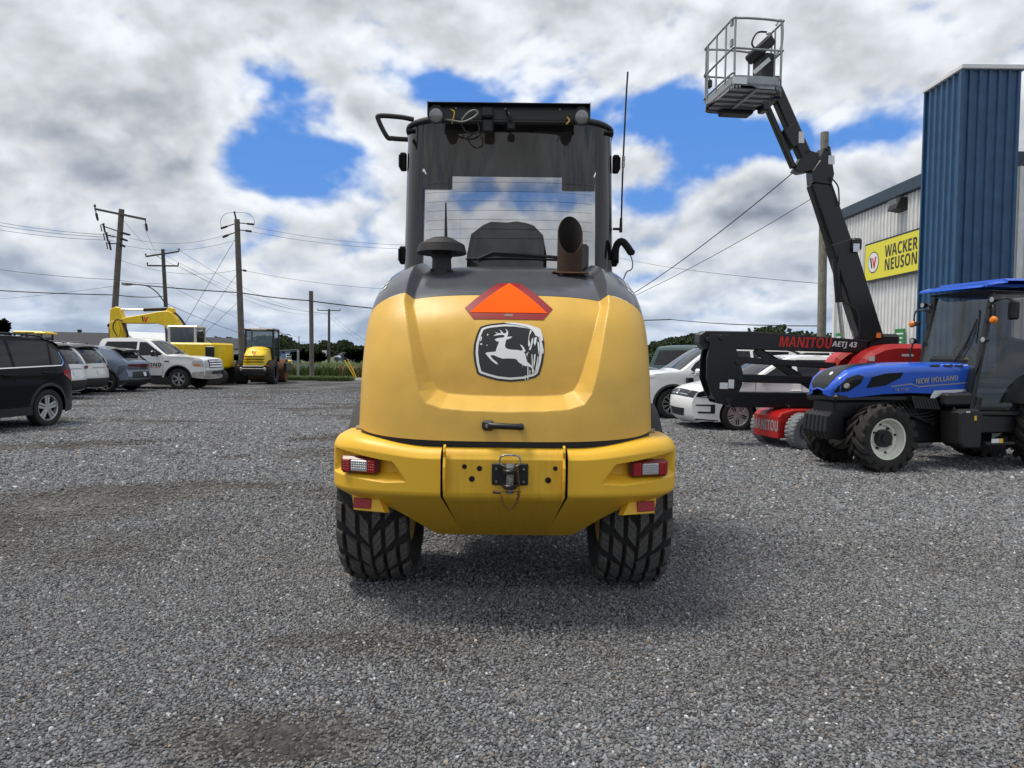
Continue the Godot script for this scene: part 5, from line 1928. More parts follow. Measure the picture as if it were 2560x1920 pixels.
		b.t = Transform3D(Basis(Vector3.RIGHT, PI / 2 + 0.12) * Basis(Vector3.BACK, s * 0.10), p)
		b.lathe([Vector2(0.045, 0.002), Vector2(0.03, 0.007), Vector2(0.0, 0.009)], 24)
		for k in 5:
			b.box(Vector3(-0.028 + k * 0.014, 0.008, 0), Vector3(0.004, 0.006, 0.062 - absf(k - 2) * 0.014), 0.001)
		obj("lens", b, M.lamp_glass, wl)
		b = B.new()
		b.beam(p + Vector3(0, 0.05, -0.03), p + Vector3(0, 0.09, -0.045), 0.05, 0.01, 0.002, Vector3.BACK)
		obj("foot", b, M.satin_black, wl)
	b = B.new()
	b.tube(arc_path([Vector3(-0.42, 2.97, -0.10), Vector3(-0.36, 2.955, -0.08), Vector3(-0.30, 2.945, -0.07), Vector3(-0.24, 2.965, -0.06), Vector3(-0.205, 3.0, -0.07), Vector3(-0.225, 3.02, -0.07), Vector3(-0.27, 3.0, -0.07), Vector3(-0.31, 2.955, -0.08)], 24), 0.006, 6)
	obj("cable", b, M.wire_grey, br)
	b = B.new()
	b.tube(arc_path([Vector3(-0.32, 2.96, -0.09), Vector3(-0.29, 2.90, -0.09), Vector3(-0.235, 2.875, -0.09), Vector3(-0.195, 2.90, -0.09), Vector3(-0.205, 2.95, -0.10)], 20), 0.005, 6)
	obj("cable", b, M.cable_black, br)
	b = B.new()
	b.tube(arc_path([Vector3(-0.02, 3.03, -0.12), Vector3(0.0, 3.0, -0.08), Vector3(0.01, 2.95, -0.10), Vector3(0.03, 2.93, -0.12)], 12), 0.010, 6)
	b.box(Vector3(0.01, 2.935, -0.11), Vector3(0.05, 0.05, 0.03), 0.008)
	obj("cable", b, M.cable_black, br)
	b = B.new()
	b.tube(arc_path([Vector3(-0.38, 3.03, -0.09), Vector3(-0.355, 3.01, -0.08), Vector3(-0.365, 2.96, -0.08), Vector3(-0.37, 2.94, -0.09)], 12), 0.004, 6)
	obj("cable", b, M.wire_yellow, br)
	b = B.new()
	b.tube(arc_path([Vector3(0.37, 2.99, -0.09), Vector3(0.385, 2.965, -0.08), Vector3(0.365, 2.94, -0.08)], 10), 0.004, 6)
	obj("cable", b, M.wire_yellow, br)
	# hand rail on the left shoulder of the roof
	b = B.new()
	b.tube(arc_path([Vector3(-0.66, 3.035, -0.40), Vector3(-0.75, 3.045, -0.38), Vector3(-0.885, 3.045, -0.36), Vector3(-0.895, 3.015, -0.36), Vector3(-0.84, 2.91, -0.37), Vector3(-0.80, 2.90, -0.38), Vector3(-0.70, 2.90, -0.40)], 40), 0.0165, 10)
	obj("grab_rail", b, M.fender_grey, cab)
	# long whip aerial with its coil, the plug below it
	b = B.new()
	b.tube(arc_path([Vector3(0.792, 2.32, -0.50), Vector3(0.798, 2.75, -0.505), Vector3(0.812, 3.2, -0.51), Vector3(0.822, 3.42, -0.515)], 20), 0.0065, 6)
	b.cyl(Vector3(0.790, 2.30, -0.50), Vector3(0.791, 2.40, -0.50), 0.012, 0.009, 8)
	b.box(Vector3(0.765, 2.325, -0.51), Vector3(0.06, 0.016, 0.02), 0.003)
	obj("whip_aerial", b, M.cable_black, cab)
	b = B.new()
	b.tube(arc_path([Vector3(0.80, 2.755, -0.502), Vector3(0.802, 2.83, -0.502)], 3), 0.011, 8)
	obj("aerial_coil", b, M.steel, cab)
	b = B.new()
	b.tube(arc_path([Vector3(0.745, 2.10, -0.44), Vector3(0.75, 2.19, -0.43), Vector3(0.785, 2.225, -0.42), Vector3(0.82, 2.19, -0.41), Vector3(0.845, 2.15, -0.40)], 14), 0.026, 8)
	b.box(Vector3(0.85, 2.145, -0.40), Vector3(0.045, 0.035, 0.05), 0.008)
	obj("plug_boot", b, M.matt_black, cab)
	b = B.new()
	b.tube(arc_path([Vector3(0.835, 2.15, -0.40), Vector3(0.86, 2.08, -0.40), Vector3(0.855, 2.03, -0.40), Vector3(0.82, 2.01, -0.40), Vector3(0.80, 1.96, -0.40)], 16), 0.0045, 5)
	obj("cable", b, M.wire_grey, cab)

func arc_path(pts: Array, n: int) -> Array:
	var r := []
	var m := pts.size()
	for i in n + 1:
		var f := float(i) / n * (m - 1)
		var k := mini(int(f), m - 2)
		var w := f - k
		var p0: Vector3 = pts[maxi(k - 1, 0)]
		var p1: Vector3 = pts[k]
		var p2: Vector3 = pts[k + 1]
		var p3: Vector3 = pts[mini(k + 2, m - 1)]
		r.append(p1.cubic_interpolate(p2, p0, p3, w))
	return r

# ---------- other machines; own origin on the ground, +x forward, +z to the right
func logo_w(parent: Node, t: Transform3D, s: float) -> void:
	for k: Array in [[[0.0, 1.0, 0.2, 1.0, 0.40, 0.15, 0.30, 0.0, 0.22, 0.12], M.decal_black], [[0.34, 0.85, 0.48, 1.0, 0.66, 0.38, 0.80, 1.0, 1.0, 1.0, 0.76, 0.0, 0.60, 0.0, 0.48, 0.45, 0.44, 0.62], M.decal_red]]:
		var b := B.new()
		b.t = t
		b.prism(poly_from(k[0], Vector2(s * 1.15, s), Vector2(0.5, 0.5), Vector2.ZERO), 0.0, 0.005)
		obj("logo_stroke", b, k[1], parent)

func ag_tyre(r: float, w: float, n: int, rim: float) -> ArrayMesh:
	# axle along z
	var b := B.new()
	b.t = Transform3D(Basis(Vector3.RIGHT, PI / 2), Vector3.ZERO)
	var h := w * 0.5
	var rb := r - 0.032
	b.lathe([Vector2(rim - 0.01, -h * 0.72), Vector2(rim + 0.03, -h * 0.88), Vector2(lerpf(rim, rb, 0.55), -h * 0.98), Vector2(rb - 0.05, -h * 0.95), Vector2(rb - 0.012, -h * 0.72), Vector2(rb, -h * 0.3), Vector2(rb, h * 0.3), Vector2(rb - 0.012, h * 0.72), Vector2(rb - 0.05, h * 0.95), Vector2(lerpf(rim, rb, 0.55), h * 0.98), Vector2(rim + 0.03, h * 0.88), Vector2(rim - 0.01, h * 0.72)], 44)
	b.t = Transform3D()
	var step := TAU / n
	for side: float in [-1.0, 1.0]:
		for k in n:
			var a0 := step * (k + (0.5 if side > 0.0 else 0.0))
			var rings := []
			for i in 6:
				var f := i / 5.0
				var s := lerpf(-0.06, 1.0, f) * side
				var a := a0 + f * step * 0.95
				var wd := step * lerpf(0.17, 0.24, f)
				var drop := 0.02 * pow(f, 3.0)
				var foot := rb - 0.03 if f < 0.9 else rb - 0.10
				rings.append([pol(s * h, rb - 0.02 - drop, a - wd * 1.25), pol(s * h, r - drop, a - wd), pol(s * h, r - drop, a + wd), pol(s * h, rb - 0.02 - drop, a + wd * 1.25), pol(s * h * 0.99, foot, a)])
			b.flat()
			for i in 5:
				for e in 3:
					b.q(rings[i][e], rings[i + 1][e], rings[i + 1][e + 1], rings[i][e + 1])
			b.q(rings[5][0], rings[5][1], rings[5][2], rings[5][3])
			b.tri(rings[5][0], rings[5][3], rings[5][4])
	return b.mesh()

func pol(z: float, r: float, a: float) -> Vector3:
	return Vector3(r * cos(a), r * sin(a), z)

func tractor() -> void:
	var t := thing("farm_tractor", "blue narrow farm tractor with cream front rims and glazed cab", "tractor")
	t.rotation.y = turned_to(Vector2(-0.97, 0.24))
	t.position = Vector3(4.60, 0, -9.40)
	paint("tractor_blue", Color(0.010, 0.095, 0.58))
	worn(mt("rim_cream", Color(0.80, 0.80, 0.70), 0.4), M.machine_yellow.albedo_texture, 1.2)
	var b: B
	# hood: cross-sections from nose to cab, (x, top, bottom, half width, shoulder height)
	var secs := [[0.635, 1.04, 0.98, 0.10, 1.02], [0.60, 1.12, 0.945, 0.22, 1.03], [0.52, 1.21, 0.93, 0.29, 1.08], [0.40, 1.29, 0.935, 0.32, 1.14], [0.20, 1.345, 0.955, 0.335, 1.20], [-0.10, 1.375, 0.985, 0.345, 1.24], [-0.50, 1.395, 1.00, 0.35, 1.28], [-0.85, 1.40, 0.99, 0.355, 1.29], [-1.10, 1.405, 0.90, 0.36, 1.30], [-1.46, 1.405, 0.86, 0.36, 1.30]]
	var ring := func(i: float, k: float) -> Vector3:
		var j := clampi(int(i), 0, secs.size() - 2)
		var f := i - j
		var s := []
		for e in 5:
			s.append(lerpf(secs[j][e], secs[j + 1][e], f))
		# k from -1 (lower left) over the top to 1 (lower right)
		var a := absf(k)
		var z: float
		var y: float
		if a < 0.4:
			z = s[3] * 0.80 * a / 0.4
			y = s[1] - 0.02 * pow(a / 0.4, 2.0)
		elif a < 0.6:
			var g := (a - 0.4) / 0.2
			z = s[3] * (0.80 + 0.20 * sin(g * PI / 2))
			y = lerpf(s[1] - 0.02, s[4], 1.0 - cos(g * PI / 2))
		else:
			var g := (a - 0.6) / 0.4
			z = s[3] * (1.0 - 0.06 * g)
			y = lerpf(s[4], s[2], g)
		return Vector3(s[0], y, z * signf(k))
	b = B.new()
	b.grid(45, 40, func(u: float, v: float) -> Vector3: return ring.call(u * 9.0, v * 2.0 - 1.0), true)
	var hood := obj("hood", b, M.tractor_blue, t)
	var on_side := func(p: Vector2, out: float) -> Vector3:
		# point of the left flank at (x, y)
		var i := 0.0
		for j in secs.size() - 1:
			if p.x <= secs[j][0] and p.x > secs[j + 1][0]:
				i = j + (secs[j][0] - p.x) / (secs[j][0] - secs[j + 1][0])
		if p.x <= -1.46:
			i = 9.0
		var best := Vector3.ZERO
		var bd := 1e9
		for q in 61:
			var r: Vector3 = ring.call(i, -q / 60.0)
			if absf(r.y - p.y) < bd:
				bd = absf(r.y - p.y)
				best = r
		return Vector3(p.x, p.y, best.z - out)
	for side: float in [1.0, -1.0]:
		for k: Array in [[[0.585, 1.00, 0.42, 1.02, 0.26, 1.12, 0.22, 1.21, 0.30, 1.235, 0.44, 1.19, 0.55, 1.08], M.car_dark, "head_lamp", 0.006],
				[[0.17, 1.06, -0.12, 1.10, -0.33, 1.20, -0.36, 1.265, -0.10, 1.25, 0.10, 1.20], M.matt_black, "side_vent", 0.006],
				[[-0.20, 1.075, -0.50, 1.11, -0.62, 1.075, -1.20, 1.115, -1.44, 1.135, -1.44, 1.145, -1.20, 1.13, -0.62, 1.09, -0.50, 1.125, -0.20, 1.09], M.decal_grey, "side_line", 0.004],
				[[-0.86, 1.03, -0.80, 0.93, -0.86, 0.925, -1.02, 0.99, -1.36, 1.02, -1.36, 1.05], M.decal_white, "dealer_sticker", 0.005],
				[[-1.40, 1.20, -1.40, 1.27, -1.45, 1.27, -1.45, 1.20], M.decal_yellow, "warning_label", 0.005]]:
			b = B.new()
			b.patch(poly_from(k[0], Vector2.ONE, Vector2.ZERO, Vector2.ZERO), 0.05, func(p: Vector2) -> Vector3:
				var v: Vector3 = on_side.call(p, k[3])
				return Vector3(v.x, v.y, v.z * side), side > 0.0)
			obj(k[2], b, k[1], hood)
		for x: float in [-0.87, -1.08, -1.25]:
			b = B.new()
			b.patch(poly_from([x + 0.09, 1.345, x - 0.05, 1.34, x - 0.07, 1.37, x - 0.02, 1.388, x + 0.07, 1.388], Vector2.ONE, Vector2.ZERO, Vector2.ZERO), 0.03, func(p: Vector2) -> Vector3:
				var v: Vector3 = on_side.call(p, 0.006)
				return Vector3(v.x, v.y, v.z * side), side > 0.0)
			obj("top_vent", b, M.matt_black, hood)
	b = B.new()
	b.cyl(Vector3(0.44, 1.09, -0.305), Vector3(0.47, 1.09, -0.325), 0.035, 0.03, 14)
	obj("lamp_reflector", b, M.lens_clear, hood)
	# dark bonnet strip and badge on the nose
	b = B.new()
	b.grid(20, 10, func(u: float, v: float) -> Vector3:
		var p: Vector3 = ring.call(lerpf(0.2, 5.2, u), lerpf(-0.42, 0.42, v) * lerpf(1.05, 0.35, u))
		return p + Vector3(0.003, 0.005, 0), true)
	obj("bonnet_strip", b, M.satin_black, hood)
	b = B.new()
	b.t = Transform3D(Basis(Vector3.BACK, -0.9), ring.call(2.3, -0.12) + Vector3(0.01, 0.01, 0))
	b.lathe([Vector2(0.0, 0.006), Vector2(0.026, 0.004), Vector2(0.03, 0.0)], 16)
	obj("nose_badge", b, M.decal_white, hood)
	var left := Basis(Vector3(-1, 0, 0), Vector3(0, 1, 0), Vector3(0, 0, -1))
	text(hood, "NEW HOLLAND", 0.066, Vector3(-0.885, 1.175, -0.357), left * Basis(Vector3.BACK, 0.075), M.decal_grey, "lettering", 0.006, 800, 1.02)
	text(hood, "T4.110F", 0.035, Vector3(-0.35, 1.045, -0.352), left * Basis(Vector3.BACK, 0.04), M.decal_grey, "lettering", 0.006, 400, 1.3)
	# frame, engine, weights
	b = B.new()
	b.box(Vector3(-0.65, 0.72, 0), Vector3(1.9, 0.40, 0.36), 0.02)
	b.box(Vector3(0.30, 0.78, 0), Vector3(0.5, 0.25, 0.44), 0.03)
	b.box(Vector3(0.02, 0.45, 0), Vector3(0.20, 0.18, 0.74), 0.04)
	b.box(Vector3(-1.2, 0.50, 0), Vector3(1.6, 0.35, 0.42), 0.03)
	b.box(Vector3(-0.2, 0.93, 0), Vector3(1.6, 0.10, 0.60), 0.03)
	obj("engine_frame", b, M.satin_black, t)
	b = B.new()
	b.box(Vector3(-1.17, 0.92, -0.42), Vector3(0.50, 0.17, 0.14), 0.03)
	obj("air_box", b, M.dark_plastic, t)
	for k in 9:
		b = B.new()
		var x := -0.52 - k * 0.045
		b.beam(Vector3(x, 0.96 - k * 0.004, -0.34), Vector3(x - 0.05, 0.80 - k * 0.002, -0.36), 0.022, 0.03, 0.004)
		obj("grille_slat", b, M.dark_plastic, t)
	b = B.new()
	b.tube(arc_path([Vector3(-1.05, 0.80, -0.42), Vector3(-1.2, 0.70, -0.45), Vector3(-1.38, 0.80, -0.47), Vector3(-1.42, 0.95, -0.48)], 12), 0.05, 8)
	obj("exhaust_pipe", b, M.dark_plastic, t)
	for k in 6:
		b = B.new()
		var z := -0.20 + k * 0.08
		b.prism(PackedVector2Array([Vector2(0.40, 0.42), Vector2(0.64, 0.40), Vector2(0.68, 0.50), Vector2(0.66, 0.70), Vector2(0.60, 0.755), Vector2(0.42, 0.755)]), z - 0.036, z + 0.036, 0.012)
		obj("front_weight", b, M.satin_black, t)
	for p: Vector3 in [Vector3(-0.62, 0.66, -0.185), Vector3(-0.78, 0.62, -0.185), Vector3(-0.88, 0.60, -0.185), Vector3(-0.98, 0.585, -0.215), Vector3(-0.52, 0.80, -0.185)]:
		b = B.new()
		b.cyl(p, p + Vector3(0, 0, -0.012), 0.014, 0.011, 8)
		obj("frame_bolt", b, M.galvanised, t)
	for k in 4:
		b = B.new()
		b.tube(arc_path([Vector3(-0.35 - k * 0.08, 0.86, -0.20), Vector3(-0.45 - k * 0.1, 0.74 - k * 0.03, -0.26), Vector3(-0.75 - k * 0.07, 0.72 - k * 0.04, -0.25), Vector3(-1.05, 0.78 - k * 0.05, -0.24)], 14), 0.014, 6)
		obj("hydraulic_hose", b, M.cable_black, t)
	# front wheels
	var tm := ag_tyre(0.435, 0.30, 17, 0.255)
	var tb := ag_tyre(0.64, 0.40, 20, 0.36)
	for w: Array in [[0.0, 0.42, 0.43, 0.255, tm, 0.30], [-2.60, 0.52, 0.63, 0.36, tb, 0.40]]:
		for s: float in [-1.0, 1.0]:
			var o := Node3D.new()
			o.name = "wheel"
			t.add_child(o, true)
			o.position = Vector3(w[0], w[2], s * w[1])
			o.rotation.y = 0.0 if s > 0.0 else PI
			put("tyre", w[4], M.tyre_dusty, o)
			var rr: float = w[3]
			var hw: float = w[5] * 0.5
			b = B.new()
			b.t = Transform3D(Basis(Vector3.RIGHT, PI / 2), Vector3.ZERO)
			b.lathe([Vector2(0.08, 0.0), Vector2(rr * 0.60, 0.0), Vector2(rr * 0.66, hw * 0.12), Vector2(rr * 0.80, hw * 0.15), Vector2(rr * 0.84, hw * 0.45), Vector2(rr * 0.93, hw * 0.60), Vector2(rr * 0.95, hw * 0.74), Vector2(rr + 0.012, hw * 0.80), Vector2(rr + 0.012, hw * 0.68), Vector2(rr - 0.02, hw * 0.5), Vector2(rr - 0.02, -hw * 0.7)], 36)
			obj("rim", b, M.rim_cream, o)
			b = B.new()
			b.cyl(Vector3(0, 0, -0.1), Vector3(0, 0, hw * 0.42), rr * 0.46, rr * 0.44, 22)
			b.cyl(Vector3(0, 0, hw * 0.42), Vector3(0, 0, hw * 0.55), rr * 0.25, rr * 0.22, 16)
			obj("hub", b, M.satin_black, o)
			for k in 8:
				b = B.new()
				var a := TAU * (k + 0.3) / 8.0
				var rd := rr * (0.56 if k % 2 else 0.72)
				b.cyl(Vector3(cos(a) * rd, sin(a) * rd, 0.0), Vector3(cos(a) * rd, sin(a) * rd, hw * 0.24), 0.016, 0.014, 8)
				obj("wheel_bolt", b, M.dark_plastic, o)
	# cab
	var cab := Node3D.new()
	cab.name = "cab"
	t.add_child(cab, true)
	for s: float in [-1.0, 1.0]:
		b = B.new()
		b.beam(Vector3(-1.30, 0.75, s * 0.47), Vector3(-1.62, 2.32, s * 0.46), 0.06, 0.07, 0.01, Vector3.BACK)
		b.beam(Vector3(-2.15, 1.15, s * 0.58), Vector3(-2.18, 2.32, s * 0.52), 0.05, 0.07, 0.01, Vector3.BACK)
		b.beam(Vector3(-2.85, 1.35, s * 0.50), Vector3(-2.75, 2.32, s * 0.46), 0.06, 0.07, 0.01, Vector3.BACK)
		b.beam(Vector3(-1.30, 0.74, s * 0.50), Vector3(-2.0, 0.74, s * 0.58), 0.06, 0.05, 0.01)
		obj("cab_pillar", b, M.satin_black, cab)
		b = B.new()
		b.flat()
		b.q(Vector3(-1.32, 0.78, s * 0.485), Vector3(-2.10, 0.78, s * 0.56), Vector3(-2.15, 2.30, s * 0.51), Vector3(-1.62, 2.30, s * 0.465))
		obj("door_window", b, M.tinted_glass, cab)
		b = B.new()
		b.flat()
		b.q(Vector3(-2.18, 1.2, s * 0.57), Vector3(-2.82, 1.4, s * 0.5), Vector3(-2.75, 2.30, s * 0.46), Vector3(-2.2, 2.30, s * 0.51))
		obj("rear_side_window", b, M.tinted_glass, cab)
		# lamps on stalks and turn signals
		b = B.new()
		b.tube(arc_path([Vector3(-1.55, 2.12, s * 0.48), Vector3(-1.45, 2.14, s * 0.62), Vector3(-1.43, 1.96, s * 0.64)], 8), 0.012, 6)
		b.box(Vector3(-1.44, 1.95, s * 0.60), Vector3(0.05, 0.06, 0.12), 0.01)
		obj("signal_arm", b, M.satin_black, cab)
		b = B.new()
		b.t = Transform3D(Basis(Vector3.BACK, -PI / 2), Vector3(-1.415, 1.95, s * 0.66))
		b.lathe([Vector2(0.0, 0.03), Vector2(0.03, 0.025), Vector2(0.05, 0.0), Vector2(0.045, -0.03), Vector2(0.0, -0.035)], 18)
		obj("turn_signal", b, M.lens_amber, cab)
		for p: Vector3 in [Vector3(-1.50, 2.22, s * 0.56), Vector3(-1.36, 1.70, s * 0.58)]:
			b = B.new()
			b.t = Transform3D(Basis(Vector3.BACK, -PI / 2), p)
			b.lathe([Vector2(0.0, -0.08), Vector2(0.03, -0.07), Vector2(0.045, -0.02), Vector2(0.046, 0.01), Vector2(0.036, 0.012)], 18)
			var wl := obj("work_lamp", b, M.satin_black, cab)
			b = B.new()
			b.t = Transform3D(Basis(Vector3.BACK, -PI / 2), p)
			b.lathe([Vector2(0.037, 0.008), Vector2(0.0, 0.012)], 16)
			obj("lens", b, M.lens_clear, wl)
		b = B.new()
		b.tube(arc_path([Vector3(-1.36, 1.25, s * 0.50), Vector3(-1.33, 1.45, s * 0.58), Vector3(-1.36, 1.66, s * 0.57)], 8), 0.012, 6)
		obj("lamp_stalk", b, M.satin_black, cab)
		b = B.new()
		b.tube(arc_path([Vector3(-1.60, 2.20, s * 0.50), Vector3(-1.66, 2.24, s * 0.60), Vector3(-1.72, 2.2, s * 0.66)], 6), 0.012, 6)
		b.box(Vector3(-1.74, 2.08, s * 0.66), Vector3(0.05, 0.24, 0.16), 0.03)
		obj("cab_mirror", b, M.satin_black, cab)
	b = B.new()
	b.flat()
	b.q(Vector3(-1.30, 0.95, 0.46), Vector3(-1.30, 0.95, -0.46), Vector3(-1.62, 2.32, -0.45), Vector3(-1.62, 2.32, 0.45))
	obj("windscreen", b, M.tinted_glass, cab)
	b = B.new()
	b.flat()
	b.q(Vector3(-2.86, 1.3, 0.48), Vector3(-2.86, 1.3, -0.48), Vector3(-2.76, 2.32, -0.44), Vector3(-2.76, 2.32, 0.44))
	obj("rear_window", b, M.tinted_glass, cab)
	b = B.new()
	b.prism(PackedVector2Array([Vector2(-1.38, 2.38), Vector2(-1.40, 2.41), Vector2(-1.56, 2.455), Vector2(-1.74, 2.475), Vector2(-1.745, 2.505), Vector2(-2.2, 2.52), Vector2(-2.85, 2.48), Vector2(-2.95, 2.40), Vector2(-2.9, 2.37), Vector2(-2.0, 2.40)]), -0.54, 0.54, 0.03)
	obj("cab_roof", b, M.tractor_blue, cab)
	b = B.new()
	b.box(Vector3(-2.15, 2.345, 0), Vector3(1.20, 0.03, 0.98), 0.01)
	obj("headliner", b, M.satin_black, cab)
	b = B.new()
	b.box(Vector3(-1.46, 1.38, 0), Vector3(0.16, 0.22, 0.66), 0.05)
	b.box(Vector3(-1.44, 1.05, 0), Vector3(0.12, 0.55, 0.80), 0.02)
	obj("dash", b, M.satin_black, cab)
	b = B.new()
	var sw := []
	for k in 20:
		var a := TAU * k / 20.0
		sw.append(Vector3(-1.72, 1.48, 0) + Vector3(sin(a) * 0.09, sin(a) * 0.17, cos(a) * 0.19))
	b.tube(sw, 0.014, 6, true)
	b.tube([Vector3(-1.72, 1.48, 0), Vector3(-1.52, 1.30, 0)], 0.03, 8)
	obj("steering_wheel", b, M.satin_black, cab)
	b = B.new()
	b.box(Vector3(-2.25, 1.10, 0), Vector3(0.45, 0.14, 0.46), 0.05)
	b.beam(Vector3(-2.45, 1.15, 0), Vector3(-2.55, 1.75, 0), 0.44, 0.12, 0.04, Vector3.BACK)
	b.box(Vector3(-2.25, 0.85, 0), Vector3(0.3, 0.45, 0.3), 0.03)
	obj("driver_seat", b, M.dark_plastic, cab)
	b = B.new()
	b.tube(arc_path([Vector3(-1.38, 1.40, -0.1), Vector3(-1.44, 1.62, -0.22), Vector3(-1.53, 1.98, -0.32)], 8), 0.010, 6)
	b.tube(arc_path([Vector3(-1.37, 1.42, -0.14), Vector3(-1.45, 1.66, -0.30), Vector3(-1.53, 1.98, -0.34)], 8), 0.007, 6)
	b.beam(Vector3(-1.46, 1.66, -0.38), Vector3(-1.56, 2.10, -0.33), 0.014, 0.02, 0.003)
	obj("wiper", b, M.cable_black, cab)
	# floor, steps, fuel tank
	b = B.new()
	b.prism(PackedVector2Array([Vector2(-1.02, 0.36), Vector2(-0.98, 0.76), Vector2(-1.10, 0.80), Vector2(-1.30, 0.80), Vector2(-1.36, 0.74), Vector2(-1.36, 0.30), Vector2(-1.10, 0.30)]), -0.62, -0.30, 0.02)
	obj("fuel_tank", b, M.dark_plastic, t)
	b = B.new()
	b.box(Vector3(-1.68, 0.60, 0), Vector3(0.62, 0.24, 1.10), 0.02)
	b.box(Vector3(-1.60, 0.36, -0.60), Vector3(0.46, 0.04, 0.16), 0.01)
	b.box(Vector3(-1.60, 0.36, 0.60), Vector3(0.46, 0.04, 0.16), 0.01)
	b.box(Vector3(-2.1, 0.75, 0), Vector3(1.2, 0.6, 0.6), 0.05)
	obj("cab_floor", b, M.satin_black, t)
	for k: Array in [[Vector3(-1.24, 0.69, -0.622), Vector3(0.035, 0.06, 0.004), M.decal_yellow], [Vector3(-1.50, 0.40, -0.685), Vector3(0.12, 0.055, 0.004), M.decal_white], [Vector3(-1.595, 0.40, -0.685), Vector3(0.05, 0.055, 0.005), M.decal_yellow], [Vector3(-1.12, 0.77, -0.625), Vector3(0.06, 0.018, 0.004), M.decal_white]]:
		b = B.new()
		b.box(k[0], k[1])
		obj("safety_label", b, k[2], t)
	for s: float in [-1.0, 1.0]:
		b = B.new()
		b.grid(16, 3, func(u: float, v: float) -> Vector3:
			var a := lerpf(0.35, 2.7, u)
			return Vector3(-2.60 + cos(a) * 0.74, 0.63 + sin(a) * 0.72, s * lerpf(0.42, 0.76, v)), s < 0.0)
		obj("rear_fender", b, M.satin_black, t)

